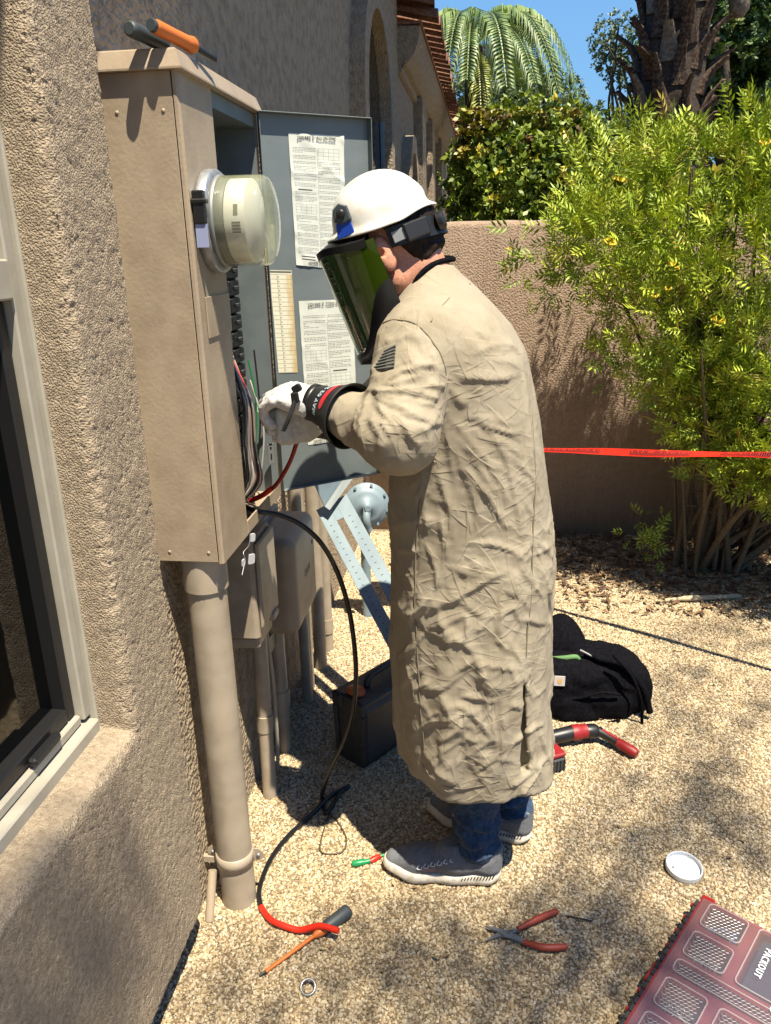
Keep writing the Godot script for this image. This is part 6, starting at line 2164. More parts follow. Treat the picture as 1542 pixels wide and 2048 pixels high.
func build_drill() -> void:
	var d := thing("drill", "red and black cordless power tool lying against the tool bag", "drill", on_y(1190, 1475))
	var a := on_y(1098, 1476, 0.040)
	var b := on_y(1160, 1462, 0.042)
	var c := on_y(1196, 1462, 0.040)
	var e := on_y(1236, 1486, 0.028)
	var f := on_y(1274, 1508, 0.022)
	wpart("body", bar_mesh(a, b, [[0, 0.0176], [0.1, 0.0224], [0.8, 0.0240], [1, 0.0224]], 16), m.black_plastic, d)
	wpart("collar", bar_mesh(a.lerp(b, 0.72), b.lerp(c, 0.35), [[0, 0.0244], [0.15, 0.0260], [0.5, 0.0260], [0.6, 0.0236], [1, 0.0232]], 16), m.tool_red, d)
	wpart("head", bar_mesh(b.lerp(c, 0.35), c, [[0, 0.0224], [0.7, 0.0240], [1, 0.0176]], 16), m.black_plastic, d)
	wpart("handle", bar_mesh(c, e, [[0, 0.0168], [0.3, 0.0144], [1, 0.0144]], 12), m.black_plastic, d)
	wpart("handle_end", bar_mesh(e, f, [[0, 0.0148], [0.15, 0.0168], [0.85, 0.0168], [1, 0.0112]], 12), m.tool_red, d)
	wpart("stripe", bar_mesh(c.lerp(e, 0.2) + Vector3(0, 0.013, 0), e + Vector3(0, 0.012, 0), [[0, 0.0048], [1, 0.0072]], 8), m.tool_red, d)
	var p := on_y(1112, 1546)
	var t := thing("battery_pack", "grey and red battery pack standing at the coat hem", "battery", p)
	var q := Basis(Vector3(0, 1, 0), 0.5)
	part("case", box_mesh(Vector3(0.052, 0.050, 0.070), 0.008, at(Vector3(-0.008, 0.027, -0.030), q)), m.dark_plastic, t)
	part("top", box_mesh(Vector3(0.050, 0.014, 0.066), 0.004, at(Vector3(-0.008, 0.0585, -0.030), q)), m.tool_red, t)
	for k in 4: part("rib", box_mesh(Vector3(0.004, 0.040, 0.004), 0.001, at(Vector3(-0.008, 0.027, -0.030) + q * Vector3(0.0, 0.0, 0.0365) + q * Vector3(-0.018 + k * 0.012, 0, 0), q)), m.grip_grey, t)
	part("label", box_mesh(Vector3(0.002, 0.030, 0.044), 0.0005, at(Vector3(-0.008, 0.030, -0.030) + q * Vector3(-0.0265, 0, 0), q)), m.brick_red, t)

func build_case() -> void:
	var A := on_y(678, 1510)
	var yaw := -0.62
	var t := thing("tool_case", "black plastic tool case with orange latch standing in the shade", "tool case", A, yaw)
	t.scale = Vector3.ONE * 1.22
	# local: x along the long side away to the right, z towards the viewer; base corner near the origin
	var prof := PackedVector2Array([Vector2(0.012, 0), Vector2(0.088, 0), Vector2(0.105, 0.03), Vector2(0.105, 0.165), Vector2(0.09, 0.195), Vector2(0.01, 0.195), Vector2(-0.008, 0.165), Vector2(-0.004, 0.03)])
	var st := new_st()
	var rings := []
	for q in [[-0.004, 0.94], [0.004, 1.0], [0.32, 1.0], [0.33, 0.94]]:
		var ring := PackedVector3Array()
		for v in prof: ring.append(Vector3((v.x - 0.05) * q[1] + 0.05, (v.y - 0.1) * q[1] + 0.1, -q[0]))
		rings.append(ring)
	skin(st, rings, true, true, true, -1)
	part("body", done(st), m.dark_plastic, t)
	part("lid_rim", box_mesh(Vector3(0.108, 0.016, 0.34), 0.005, at(Vector3(0.05, 0.188, -0.163))), m.dark_plastic, t)
	for s in [[-0.002, 0.014], [0.088, 0.014]]: part("corner_post", box_mesh(Vector3(0.016, 0.150, 0.010), 0.004, at(Vector3(s[0] + 0.007, 0.085, 0.006), Basis(Vector3(0, 0, 1), 0.05 if s[0] < 0 else -0.05))), m.dark_plastic, t)
	part("corner_block", box_mesh(Vector3(0.036, 0.040, 0.014), 0.006, at(Vector3(0.012, 0.178, 0.006))), m.dark_plastic, t)
	part("corner_block", box_mesh(Vector3(0.036, 0.040, 0.014), 0.006, at(Vector3(0.088, 0.178, 0.006))), m.dark_plastic, t)
	var ls := new_st()
	lathe(ls, [Vector2(0, 0.016), Vector2(0.02, 0.014), Vector2(0.026, 0.006), Vector2(0.026, 0)], at(Vector3(0.05, 0.196, -0.02), Basis(Vector3(1, 0, 0), -0.3)), 18)
	part("latch", done(ls), m.orange_dark, t)
	part("handle", line_mesh([Vector3(0.05, 0.197, -0.06), Vector3(0.05, 0.222, -0.08), Vector3(0.05, 0.225, -0.2), Vector3(0.05, 0.222, -0.28), Vector3(0.05, 0.197, -0.30)], 0.009, 8), m.dark_plastic, t)
	for k in 3: part("rib", box_mesh(Vector3(0.006, 0.13, 0.006), 0.002, at(Vector3(0.028 + k * 0.022, 0.075, 0.003))), m.dark_plastic, t)

func build_tape() -> void:
	var pts := [Vector3(-0.30, 0.66, -3.38), Vector3(0.239, 0.734, -3.057), Vector3(0.435, 0.761, -2.94), Vector3(0.628, 0.785, -2.824), Vector3(0.804, 0.812, -2.718), Vector3(0.941, 0.833, -2.635), Vector3(1.35, 0.89, -2.37)]
	var path := smooth_path(pts, 8)
	var t := thing("barrier_tape", "red barrier tape with black print stretched across the yard", "tape", pts[6])
	var st := new_st()
	var pr := new_st()
	var rings := []
	var n := path.size()
	for i in n:
		var d := (path[mini(i + 1, n - 1)] - path[maxi(i - 1, 0)]).normalized()
		var side := d.cross(Vector3.UP).normalized()
		var tw := 0.3 * sin(i * 0.23) + 0.95
		var up := (Vector3.UP * cos(tw) - side * sin(tw)) * 0.0145
		var nn := d.cross(up).normalized() * 0.0006
		rings.append(PackedVector3Array([path[i] + up + nn, path[i] - up + nn, path[i] - up - nn, path[i] + up - nn]))
	skin(st, rings, true, true, true, -1)
	wpart("ribbon", done(st), m.tape_red, t)
	var rg := RandomNumberGenerator.new()
	rg.seed = 3
	for i in range(7, n - 1):
		for k in 5:
			var u := (k + 0.2) / 5.0
			var a: PackedVector3Array = rings[i]
			var b: PackedVector3Array = rings[i + 1]
			if (i / 4) % 3 == 1: continue
			var q0 := a[0].lerp(b[0], u)
			var q1 := a[1].lerp(b[1], u)
			var r0 := a[0].lerp(b[0], u + 0.13)
			var r1 := a[1].lerp(b[1], u + 0.13)
			var o := (q0 - q1).cross(r0 - q0).normalized() * 0.0012
			if o.z < 0: o = -o
			var lo := 0.15 if rg.randf() < 0.6 else 0.45
			quad(pr, q0.lerp(q1, lo) + o, r0.lerp(r1, lo) + o, r0.lerp(r1, 0.85) + o, q0.lerp(q1, 0.85) + o)
	wpart("print", done(pr), m.black_plastic, t).set_meta("kind", "stuff")

# ================================================================ plants
func leaf_quad(st: SurfaceTool, root: Vector3, tip: Vector3, side: Vector3, fold_up: Vector3) -> void:   # a folded leaf of four triangles
	var a := root.lerp(tip, 0.4)
	quad(st, root, a + side + fold_up, tip, a, 0)
	quad(st, root, a, tip, a - side + fold_up, 0)
func compound_leaf() -> ArrayMesh:     # pinnate leaf along +y, length 1
	var st := new_st()
	for k in 3:
		var y := 0.22 + k * 0.22
		for s in [-1, 1]:
			var tip := Vector3(s * (0.36 - 0.03 * k), y + 0.27, -0.10)
			leaf_quad(st, Vector3(0, y, 0), tip, Vector3(s * 0.028, -0.048, 0), Vector3(0, 0, 0.03))
	leaf_quad(st, Vector3(0, 0.72, 0), Vector3(0, 1.12, -0.1), Vector3(0.055, 0, 0), Vector3(0, 0, 0.025))
	quad(st, Vector3(-0.006, 0, 0), Vector3(0.006, 0, 0), Vector3(0.004, 0.78, 0), Vector3(-0.004, 0.78, 0), 0)
	return done(st)
func leaf_cluster(n: int, sd: int, length: float, width: float, spread: float) -> ArrayMesh:   # n simple leaves round a twig along +y
	var st := new_st()
	var r := RandomNumberGenerator.new()
	r.seed = sd
	for k in n:
		var a := r.randf() * TAU
		var y := r.randf_range(0.0, 0.6)
		var out := Vector3(cos(a), r.randf_range(0.1, 0.9), sin(a)).normalized()
		var root := Vector3(0, y, 0) + out * 0.05
		var tip := root + (out + Vector3(0, r.randf_range(-0.5, 0.3), 0)).normalized() * length * r.randf_range(0.7, 1.2) * spread
		var side := (tip - root).cross(Vector3(r.randfn(), r.randfn(), r.randfn())).normalized() * width
		leaf_quad(st, root, tip, side, Vector3(0, 0.02, 0))
	return done(st)
func grow(d: Vector3, roll: float) -> Basis:
	return axes(d) * Basis(Vector3(0, 1, 0), roll)
func build_bush() -> void:
	var base := Vector3(1.10, 0, -3.66)
	var b := thing("flowering_shrub", "tall bright green shrub with yellow trumpet flowers against the garden wall", "shrub", base)
	var r := RandomNumberGenerator.new()
	r.seed = 12
	# crown: lobes, each (centre, radius)
	var lobes := [[Vector3(0.62, 1.62, -3.55), 0.36], [Vector3(0.95, 1.62, -3.5), 0.38], [Vector3(1.30, 1.60, -3.4), 0.40], [Vector3(1.68, 1.75, -3.4), 0.45], [Vector3(0.72, 1.30, -3.5), 0.34], [Vector3(1.05, 1.35, -3.35), 0.42], [Vector3(1.45, 1.30, -3.25), 0.46], [Vector3(1.85, 1.35, -3.3), 0.45], [Vector3(0.85, 1.02, -3.5), 0.24], [Vector3(1.2, 1.0, -3.3), 0.30], [Vector3(1.6, 0.98, -3.2), 0.34], [Vector3(0.45, 1.50, -3.6), 0.2], [Vector3(2.1, 1.0, -3.3), 0.4], [Vector3(0.95, 0.85, -3.45), 0.24], [Vector3(1.3, 0.80, -3.25), 0.28], [Vector3(1.7, 0.78, -3.15), 0.3], [Vector3(2.0, 0.75, -3.2), 0.3], [Vector3(1.15, 0.66, -3.3), 0.2], [Vector3(1.5, 0.62, -3.1), 0.24], [Vector3(1.85, 0.6, -3.1), 0.26], [Vector3(1.15, 1.80, -3.55), 0.18], [Vector3(1.55, 1.92, -3.5), 0.22], [Vector3(0.8, 1.78, -3.6), 0.16]]
	# stems
	var ends := []
	for k in 44:
		var l: Array = lobes[k % lobes.size()]
		var foot := base + Vector3(r.randfn() * 0.10, 0, r.randfn() * 0.06)
		var end: Vector3 = (l[0] as Vector3) + Vector3(r.randfn(), r.randfn() * 0.6, r.randfn()) * (l[1] as float) * 0.5
		var mid := foot.lerp(end, 0.45) + Vector3(r.randfn() * 0.05, 0.12, r.randfn() * 0.05)
		mid.z = maxf(mid.z, -4.0)
		end.z = maxf(end.z, -4.0)
		var st := new_st()
		var rad := r.randf_range(0.007, 0.016)
		tube(st, smooth_path([foot - Vector3(0, 0.02, 0), mid, end], 6), [rad, rad * 0.9, rad * 0.7, rad * 0.5, rad * 0.3], 7)
		wpart("stem", done(st), m.stem, b)
		ends.append([mid, end, rad])
	var tw := new_st()     # bare twigs low down
	for k in 70:
		var e: Array = ends[r.randi() % ends.size()]
		var p: Vector3 = base.lerp(e[0], r.randf_range(0.5, 1.3))
		var q := p + Vector3(r.randfn() * 0.15, r.randf_range(0.0, 0.25), r.randf_range(-0.05, 0.2))
		q.z = maxf(q.z, -4.02)
		tube(tw, PackedVector3Array([p, p.lerp(q, 0.5) + Vector3(0, 0.02, 0), q]), 0.0028, 5)
	wpart("twigs", done(tw), m.stem, b).set_meta("kind", "stuff")
	var xf := []
	var cl := []
	var fl := []
	while xf.size() < 12500:
		var l: Array = lobes[r.randi() % lobes.size()]
		var u := Vector3(r.randfn(), r.randfn(), r.randfn()).normalized()
		var rr: float = l[1]
		var depth := pow(r.randf(), 0.45)
		var p: Vector3 = (l[0] as Vector3) + u * rr * depth * r.randf_range(0.9, 1.12)
		if p.z < -4.04 or p.x > 2.4 or p.y < 0.44: continue
		if nz2.get_noise_3dv(p * 2.6) < -0.09: continue          # gaps
		var d := (u * 0.7 + Vector3(0, 0.75, 0) + Vector3(r.randfn(), r.randfn(), r.randfn()) * 0.45).normalized()
		var s := r.randf_range(0.055, 0.11)
		xf.append(Transform3D(grow(d, r.randf() * TAU).scaled(Vector3.ONE * s), p))
		var g := r.randf()
		var c := Color(0.28, 0.41, 0.03).lerp(Color(0.62, 0.70, 0.06), g)
		if r.randf() < 0.06: c = Color(0.38, 0.30, 0.05)
		cl.append(c)
	# loose sprays at the left edge and low down
	for q in [[Vector3(0.34, 1.50, -3.6), Vector3(-0.25, -0.05, 0.15)], [Vector3(0.45, 1.42, -3.6), Vector3(-0.2, -0.15, 0.1)], [Vector3(0.62, 1.05, -3.55), Vector3(-0.12, -0.04, 0.1)], [Vector3(0.75, 0.95, -3.4), Vector3(-0.05, 0.08, 0.15)], [Vector3(0.78, 0.30, -3.55), Vector3(0.0, -0.10, 0.08)], [Vector3(1.0, 0.55, -3.45), Vector3(-0.05, 0.1, 0.1)], [Vector3(1.25, 0.62, -3.35), Vector3(0.05, 0.1, 0.1)], [Vector3(1.5, 0.8, -3.0), Vector3(-0.1, 0.03, 0.1)], [Vector3(1.6, 0.55, -3.2), Vector3(0.05, 0.1, 0.1)]]:
		for k in 26:
			var p: Vector3 = q[0] + (q[1] as Vector3) * r.randf_range(0, 1.2) + Vector3(r.randfn(), r.randfn(), r.randfn()) * 0.045
			xf.append(Transform3D(grow(((q[1] as Vector3) + Vector3(r.randfn(), r.randfn() + 0.3, r.randfn()) * 0.25).normalized(), r.randf() * TAU).scaled(Vector3.ONE * r.randf_range(0.06, 0.11)), p))
			cl.append(Color(0.20, 0.32, 0.03).lerp(Color(0.44, 0.54, 0.05), r.randf()))
	var mm := many("foliage", compound_leaf(), m.leaf, xf, cl, b)
	mm.position = -b.position
	# flowers, each a cluster of trumpets
	var fst := new_st()
	for k in 5:
		var a := k * 2.4
		var d := Vector3(cos(a), 0.5, sin(a)).normalized()
		var o := d * 0.012
		var bs := axes(d)
		lathe(fst, [Vector2(0.002, 0.0), Vector2(0.005, 0.016), Vector2(0.0065, 0.026), Vector2(0.014, 0.034)], at(o, bs), 7)
	var fm := done(fst)
	var ym := mat(srgb(0.80, 0.62, 0.02), 0.6)
	for q in [[1218, 490, -3.1], [1020, 500, -3.5], [1335, 580, -2.95], [1310, 595, -2.95], [1240, 365, -3.2], [1530, 290, -3.1], [1435, 645, -2.9], [1345, 535, -2.95], [1010, 540, -3.55]]:
		var o := part("flower", fm, ym, b, on_z(q[0], q[1], q[2]) - b.position)
		o.rotation = Vector3(r.randf_range(-0.6, 0.6), r.randf() * TAU, r.randf_range(-0.6, 0.6))
		o.scale = Vector3.ONE * r.randf_range(0.3, 0.6)

func blob_tree(called: String, label: String, cat: String, base: Vector3, trunk_top: Vector3, trunk_r: float, lobes: Array, leaf: ArrayMesh, count: int, size: Vector2, cols: Array, sd: int, gap := -0.1, limbs := 7, group := "", bark: Material = null) -> Node3D:
	var t := thing(called, label, cat, base, 0.0, group)
	var r := RandomNumberGenerator.new()
	r.seed = sd
	var st := new_st()
	var bend := Vector3(r.randfn() * 0.1, 0, r.randfn() * 0.1)
	tube(st, smooth_path([base - Vector3(0, 0.1, 0), base.lerp(trunk_top, 0.5) + bend, trunk_top], 5), [trunk_r, trunk_r * 0.85, trunk_r * 0.65], 10)
	wpart("trunk", done(st), bark if bark else m.bark, t)
	for k in limbs:
		var l: Array = lobes[k % lobes.size()]
		var e: Vector3 = (l[0] as Vector3) + Vector3(r.randfn(), r.randfn(), r.randfn()) * (l[1] as float) * 0.4
		var s0 := base.lerp(trunk_top, r.randf_range(0.75, 1.0))
		var ls := new_st()
		tube(ls, smooth_path([s0, s0.lerp(e, 0.5) + Vector3(r.randfn(), r.randf_range(0, 1), r.randfn()) * 0.12 * s0.distance_to(e), e], 5), [trunk_r * 0.5, trunk_r * 0.4, trunk_r * 0.28, trunk_r * 0.15], 7)
		wpart("limb", done(ls), bark if bark else m.bark, t)
	var xf := []
	var cl := []
	var wsum := 0.0
	for l in lobes: wsum += pow(l[1], 2.0)
	while xf.size() < count:
		var w := r.randf() * wsum
		var l: Array = lobes[0]
		for q in lobes:
			w -= pow(q[1], 2.0)
			if w <= 0.0:
				l = q
				break
		var u := Vector3(r.randfn(), r.randfn(), r.randfn()).normalized()
		var p: Vector3 = (l[0] as Vector3) + u * (l[1] as float) * pow(r.randf(), 0.4) * r.randf_range(0.88, 1.14)
		if p.y < 0.05 or nz2.get_noise_3dv(p * 1.3 / maxf(l[1], 0.2)) < gap: continue
		var d := (u + Vector3(0, 0.3, 0) + Vector3(r.randfn(), r.randfn(), r.randfn()) * 0.6).normalized()
		xf.append(Transform3D(grow(d, r.randf() * TAU).scaled(Vector3.ONE * r.randf_range(size.x, size.y)), p))
		cl.append((cols[0] as Color).lerp(cols[1], r.randf()) if r.randf() > 0.08 else cols[2])
	var mm := many("crown", leaf, m.leaf, xf, cl, t)
	mm.position = -t.position
	return t
func build_background() -> void:
	var round_leaf := leaf_cluster(9, 3, 0.55, 0.17, 1.0)
	var small_leaf := leaf_cluster(12, 4, 0.5, 0.10, 1.0)
	# clipped hedge shrub over the garden wall
	var hl := []
	for q in [[975, 370, -5.1, 0.27], [1010, 340, -5.1, 0.32], [1060, 350, -5.0, 0.36], [1110, 350, -5.0, 0.36], [1160, 380, -5.0, 0.34], [972, 430, -5.0, 0.26], [1030, 420, -5.0, 0.36], [1090, 430, -4.95, 0.38], [1005, 300, -5.15, 0.22], [1060, 300, -5.1, 0.23], [960, 310, -5.2, 0.17], [1130, 310, -5.1, 0.24], [1200, 370, -5.0, 0.30], [1280, 420, -5.0, 0.3], [1380, 420, -5.0, 0.3]]:
		hl.append([on_z(q[0], q[1], q[2]), q[3]])
	blob_tree("hedge_shrub", "dense dark green shrub with yellow tips rising behind the garden wall", "shrub", Vector3(0.25, 0, -5.1), Vector3(0.25, 1.2, -5.1), 0.05, hl, round_leaf, 5200, Vector2(0.05, 0.085), [Color(0.10, 0.17, 0.02), Color(0.32, 0.40, 0.04), Color(0.6, 0.52, 0.05)], 31, -0.25, 9)
	var tips := []
	var tc := []
	var r := RandomNumberGenerator.new()
	r.seed = 77
	for k in 1300:
		var p := on_z(r.randf_range(920, 1190), r.randf_range(235, 330), -4.85 + r.randf() * -0.3)
		if nz2.get_noise_3dv(p * 3.0) < -0.1: continue
		tips.append(Transform3D(grow(Vector3(r.randfn() * 0.4, 1, r.randfn() * 0.4), r.randf() * TAU).scaled(Vector3.ONE * r.randf_range(0.045, 0.08)), p))
		tc.append([Color(0.36, 0.33, 0.03), Color(0.2, 0.24, 0.03), Color(0.22, 0.13, 0.06), Color(0.4, 0.32, 0.05)][r.randi() % 4])
	var hs: Node3D = get_node("hedge_shrub")
	var mm := many("new_growth", round_leaf, m.leaf, tips, tc, hs)
	mm.position = -hs.position
	# palm trunk with old leaf bases
	var pb := Vector3(1.32, 0, -6.6)
	var pt := thing("palm_tree", "thick palm trunk shaggy with brown old leaf bases behind the shrub", "palm tree", pb)
	var ts := new_st()
	tube(ts, smooth_path([pb - Vector3(0, 0.1, 0), pb + Vector3(-0.03, 1.6, 0), pb + Vector3(-0.02, 3.2, 0), pb + Vector3(-0.02, 5.4, 0)], 6), [0.24, 0.22, 0.23, 0.26, 0.26], 16)
	wpart("trunk", done(ts), m.bark, pt)
	var boot := new_st()
	var brs := []
	for q in [[0.0, 0.075, 0.02, 0.0], [0.35, 0.062, 0.024, 0.015], [0.7, 0.045, 0.02, 0.05], [1.0, 0.032, 0.014, 0.12]]:
		var ring := PackedVector3Array()
		for j in 8:
			var a := TAU * j / 8
			ring.append(Vector3(cos(a) * q[1], q[0] * 0.24, q[3] + sin(a) * q[2]))
		brs.append(ring)
	skin(boot, brs, true, true, true, 0)
	var bm := done(boot)
	var dry: Material = m.dry_boot
	for k in 150:
		var y := 1.5 + k * 0.0195
		var a := k * 2.39996
		var o := part("leaf_base", bm, m.boot if r.randf() > 0.16 else dry, pt, Vector3(-0.025 + cos(a) * 0.22, y, sin(a) * 0.22))
		o.basis = Basis(Vector3(0, 1, 0), PI / 2 - a) * Basis(Vector3(1, 0, 0), r.randf_range(-0.12, 0.12)) * Basis(Vector3(0, 0, 1), r.randf_range(-0.35, 0.35)) * Basis.from_scale(Vector3(r.randf_range(0.7, 1.15), r.randf_range(0.8, 1.4), r.randf_range(0.9, 1.5)))
	var fr := new_st()
	tube(fr, smooth_path([pb + Vector3(0.27, 3.6, 0.1), pb + Vector3(0.34, 3.3, 0.12), pb + Vector3(0.37, 2.95, 0.12)], 5), [0.03, 0.06, 0.07, 0.03], 8)
	wpart("dead_frond", done(fr), dry, pt)
	for k in 14: frond(pt, pb + Vector3(-0.02, 5.3, 0), k * TAU / 14 + 0.2, 1.9, 0.9, 40, 900 + k, Color(0.05, 0.09, 0.02), Color(0.12, 0.17, 0.04))
	# feather palm beyond the roof
	var qb := Vector3(0.35, 0, -9.6)
	var qp := thing("palm_tree", "feathery green palm drooping beyond the tiled roof", "palm tree", qb)
	var crown := on_z(948, 95, -9.6)
	var qs := new_st()
	tube(qs, smooth_path([Vector3(crown.x, -0.1, crown.z), Vector3(crown.x + 0.05, 1.7, crown.z), crown], 6), [0.14, 0.11, 0.10], 12)
	wpart("trunk", done(qs), m.bark, qp)
	for k in 22: frond(qp, crown, k * 2.39996, r.randf_range(1.1, 1.6), r.randf_range(0.3, 1.25), 46, 500 + k, Color(0.07, 0.13, 0.035), Color(0.22, 0.29, 0.10))
	var hang := [Color(0.30, 0.33, 0.05), Color(0.36, 0.38, 0.08)]
	frond(qp, crown + Vector3(0, -0.1, 0), 1.45, 1.1, 0.2, 46, 555, hang[0], hang[1], 1.8)
	# leafy trees behind on the right, and a sparse one in the middle
	var tl := []
	for q in [[1440, 40, -11, 0.9], [1520, 20, -11, 1.0], [1500, 130, -11, 0.7], [1430, 150, -11, 0.55], [1550, 180, -10.5, 0.7], [1410, 60, -11.5, 0.6], [1560, 90, -11, 0.9], [1470, -40, -11, 1.0], [1330, 190, -11, 0.4]]:
		tl.append([on_z(q[0], q[1], q[2]), q[3]])
	var base := on_z(1470, 300, -11)
	base.y = 0
	blob_tree("shade_tree", "tall green tree with dark forking trunk behind the palm", "tree", base, base + Vector3(-0.05, 2.6, 0), 0.14, tl, small_leaf, 5200, Vector2(0.10, 0.19), [Color(0.045, 0.10, 0.02), Color(0.13, 0.22, 0.045), Color(0.2, 0.28, 0.06)], 41, -0.06, 10)
	var sl := []
	for q in [[1235, 85, -14, 0.42], [1215, 110, -14, 0.25], [1250, 150, -14, 0.3]]: sl.append([on_z(q[0], q[1], q[2]), q[3]])
	var b2 := on_z(1262, 300, -14)
	b2.y = 0
	blob_tree("slender_tree", "sparse twiggy tree showing sky beside the palm trunk", "tree", b2, b2 + Vector3(-0.1, 3.0, 0), 0.05, sl, small_leaf, 260, Vector2(0.10, 0.16), [Color(0.06, 0.11, 0.04), Color(0.12, 0.17, 0.06), Color(0.16, 0.2, 0.08)], 43, -0.2, 8)
	var gl := []
	for q in [[930, 230, -16, 0.8], [1000, 215, -16, 0.9], [1080, 225, -16, 0.8], [1130, 250, -17, 0.5], [1160, 270, -17, 0.5], [900, 300, -16, 0.8], [905, 390, -15, 0.7], [1040, 190, -16, 0.7], [1230, 290, -16, 0.8]]: gl.append([on_z(q[0], q[1], q[2]), q[3]])
	var b3 := on_z(1010, 320, -16)
	b3.y = 0
	blob_tree("grey_green_tree", "hazy grey green tree far behind the feather palm", "tree", b3, b3 + Vector3(0, 2.2, 0), 0.12, gl, small_leaf, 3600, Vector2(0.13, 0.22), [Color(0.07, 0.12, 0.05), Color(0.15, 0.2, 0.09), Color(0.2, 0.24, 0.12)], 47, -0.12, 8)
	var fl := []
	for k in 9: fl.append([Vector3(2.0 + k * 1.1, 1.6 + r.randf() * 1.4, -13.0 - r.randf() * 2.0), 1.3])
	blob_tree("boundary_tree", "broad green tree filling the view behind the shrub", "tree", Vector3(5, 0, -13.5), Vector3(5, 1.6, -13.5), 0.16, fl, small_leaf, 3600, Vector2(0.16, 0.28), [Color(0.04, 0.09, 0.02), Color(0.11, 0.19, 0.04), Color(0.16, 0.24, 0.05)], 53, -0.2, 9)
func frond(parent: Node3D, crown: Vector3, ang: float, length: float, lift: float, leaflets: int, sd: int, c0: Color, c1: Color, droop := 1.0) -> void:
	var r := RandomNumberGenerator.new()
	r.seed = sd
	var d := Vector3(cos(ang), 0, sin(ang))
	var pts := []
	for k in 6:
		var t := k / 5.0
		pts.append(crown + d * length * (t - 0.18 * t * t) + Vector3.UP * length * (lift * t - droop * (0.35 + lift) * 1.05 * t * t))
	var path := smooth_path(pts, 5)
	var st := new_st()
	st.set_color(c0)
	for i in path.size() - 1:
		var w := 0.014 * (1.0 - 0.8 * i / path.size())
		var s := (path[i + 1] - path[i]).cross(Vector3.UP).normalized() * w
		st.set_color(c1)
		quad(st, path[i] - s, path[i] + s, path[i + 1] + s, path[i + 1] - s, 0)
	for k in leaflets:
		var t := 0.12 + 0.88 * k / leaflets
		var i := mini(int(t * (path.size() - 1)), path.size() - 2)
		var p := path[i].lerp(path[i + 1], t * (path.size() - 1) - i)
		var dd := (path[i + 1] - path[i]).normalized()
		var sd2 := dd.cross(Vector3.UP).normalized()
		for s in [-1, 1]:
			var ln := length * 0.30 * (1.0 - 0.55 * t) * r.randf_range(0.8, 1.15)
			var mid: Vector3 = p + (sd2 * s * 0.75 + dd * 0.5 + Vector3(0, 0.1, 0)).normalized() * ln * 0.5
			var tip: Vector3 = mid + (sd2 * s * 0.35 + dd * 0.35 + Vector3(0, -0.9 - r.randf() * 0.5, 0)).normalized() * ln * 0.6
			st.set_color(c0.lerp(c1, r.randf()))
			var w := dd * 0.011
			quad(st, p - w * 0.5, p + w * 0.5, mid + w, mid - w, 0)
			tri(st, mid - w, mid + w, tip, 0)
	wpart("frond", done(st), m.leaf, parent)
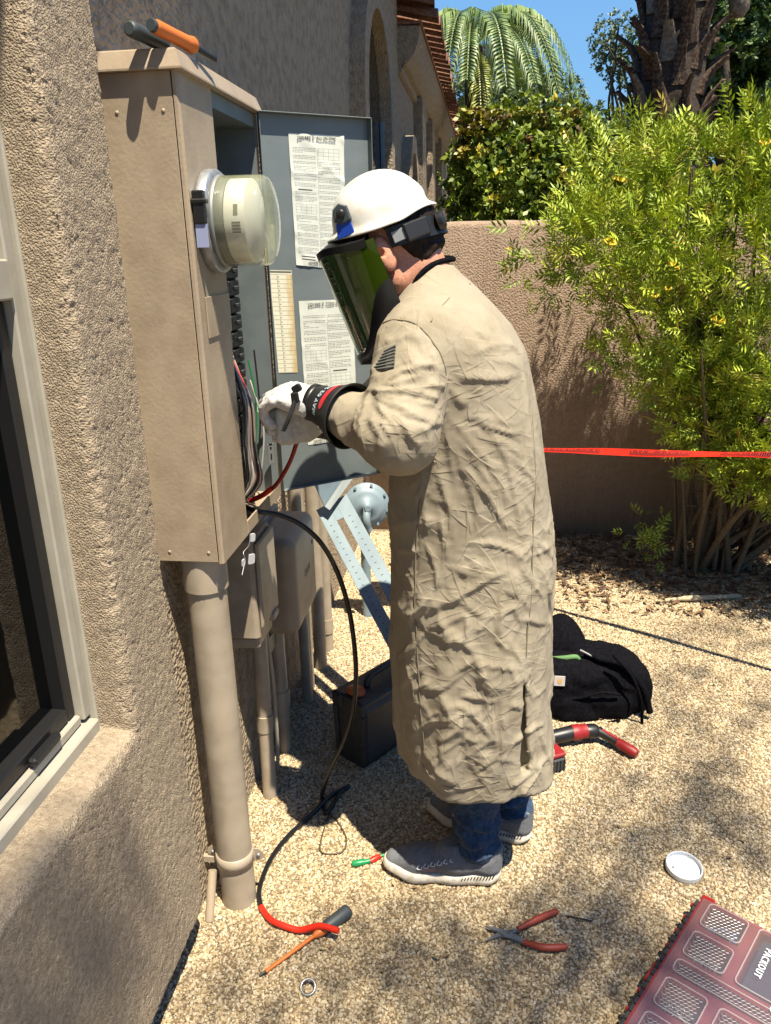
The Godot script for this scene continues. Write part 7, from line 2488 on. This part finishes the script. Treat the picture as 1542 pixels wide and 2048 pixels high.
func build_shade_tree() -> void:
	# a tall thin-leaved tree behind the camera; its clumps throw the soft dapples
	var t := thing("dappling_tree", "tall thin leaved tree whose crown dapples the gravel with shade", "tree", Vector3(3.4, 0, 4.4))
	var ts := new_st()
	tube(ts, smooth_path([Vector3(3.4, -0.1, 4.4), Vector3(3.2, 3.0, 4.2), Vector3(2.6, 6.0, 3.6), Vector3(2.1, 7.4, 3.0)], 6), [0.2, 0.17, 0.13, 0.08], 12)
	wpart("trunk", done(ts), m.bark, t)
	var r := RandomNumberGenerator.new()
	r.seed = 99
	var xf := []
	var cl := []
	var spots := [   # pixel of a dapple, radius in metres, leaves
		[840, 1880, 0.13, 46], [920, 1900, 0.12, 40], [700, 1930, 0.14, 40], [800, 1960, 0.14, 44], [1010, 1960, 0.15, 46], [1100, 1890, 0.10, 34], [1160, 1860, 0.10, 30], [1300, 1870, 0.09, 44], [1285, 1920, 0.09, 40], [1230, 1960, 0.10, 36],
		[1080, 1820, 0.09, 20], [1200, 1800, 0.10, 22], [1290, 1700, 0.07, 26], [1310, 1650, 0.07, 22], [1440, 1655, 0.09, 40], [1490, 1690, 0.09, 34], [1380, 1600, 0.10, 26], [1470, 1590, 0.09, 26], [1520, 1740, 0.09, 24], [1180, 1670, 0.07, 14],
		[1420, 1520, 0.08, 24], [1480, 1440, 0.08, 22], [1330, 1360, 0.07, 22], [1400, 1350, 0.06, 16], [1360, 1430, 0.06, 16], [1360, 1270, 0.10, 26], [1410, 1250, 0.10, 26], [1500, 1285, 0.10, 30], [1470, 1235, 0.09, 20], [1530, 1400, 0.08, 20], [1430, 1570, 0.05, 14],
		[560, 2010, 0.12, 40], [450, 1990, 0.07, 22], [690, 2040, 0.15, 46], [900, 2040, 0.16, 46], [1080, 2030, 0.16, 50], [1250, 2100, 0.15, 40], [620, 1890, 0.08, 16], [480, 1900, 0.06, 12], [1400, 1470, 0.05, 10], [1250, 1560, 0.05, 8], [760, 1830, 0.08, 14]]
	var wall := [[60, 1700, 0.10, 40], [20, 1800, 0.10, 40], [120, 1760, 0.09, 36], [180, 1820, 0.09, 34], [250, 1760, 0.06, 26], [270, 1850, 0.06, 26], [300, 1930, 0.07, 24], [120, 1900, 0.10, 40], [60, 1980, 0.10, 40], [220, 1960, 0.08, 26], [150, 2020, 0.09, 34], [100, 1590, 0.05, 14], [30, 1560, 0.04, 12], [270, 1690, 0.05, 18]]
	var nodes := []
	for i in spots.size() + wall.size():
		var q: Array = spots[i] if i < spots.size() else wall[i - spots.size()]
		var g := on_y(q[0], q[1]) if i < spots.size() else on_x(q[0], q[1], FACE_X)
		var h := r.randf_range(5.2, 7.8) - g.y
		var c := g - SHIFT * h
		nodes.append(c)
		for k in int(q[3] * (2.4 if i < spots.size() else 0.55)):
			var p := c + Vector3(r.randfn(), r.randfn() * 0.8, r.randfn()) * (q[2] as float) * 0.75
			xf.append(Transform3D(grow(Vector3(r.randfn(), r.randfn(), r.randfn()).normalized(), r.randf() * TAU).scaled(Vector3.ONE * r.randf_range(0.035, 0.065)), p))
			cl.append(Color(0.07, 0.12, 0.03).lerp(Color(0.14, 0.2, 0.05), r.randf()))
	var hubs := [Vector3(2.1, 7.4, 3.0), Vector3(2.6, 6.0, 3.6), Vector3(1.4, 6.6, 2.6), Vector3(1.0, 6.4, 2.2)]
	var bs := new_st()
	for h in [[0, 2], [2, 3], [1, 2]]: tube(bs, smooth_path([hubs[h[0]], hubs[h[0]].lerp(hubs[h[1]], 0.5) + Vector3(0, 0.1, 0), hubs[h[1]]], 4), 0.018, 7)
	for c in nodes:
		var h: Vector3 = hubs[0]
		for k in hubs:
			if (k as Vector3).distance_to(c) < h.distance_to(c): h = k
		tube(bs, smooth_path([h, h.lerp(c, 0.55) + Vector3(0, 0.12, 0), c], 3), 0.004, 5)
	wpart("limbs", done(bs), m.bark, t)
	var mm := many("crown", compound_leaf(), m.leaf, xf, cl, t)
	mm.position = -t.position
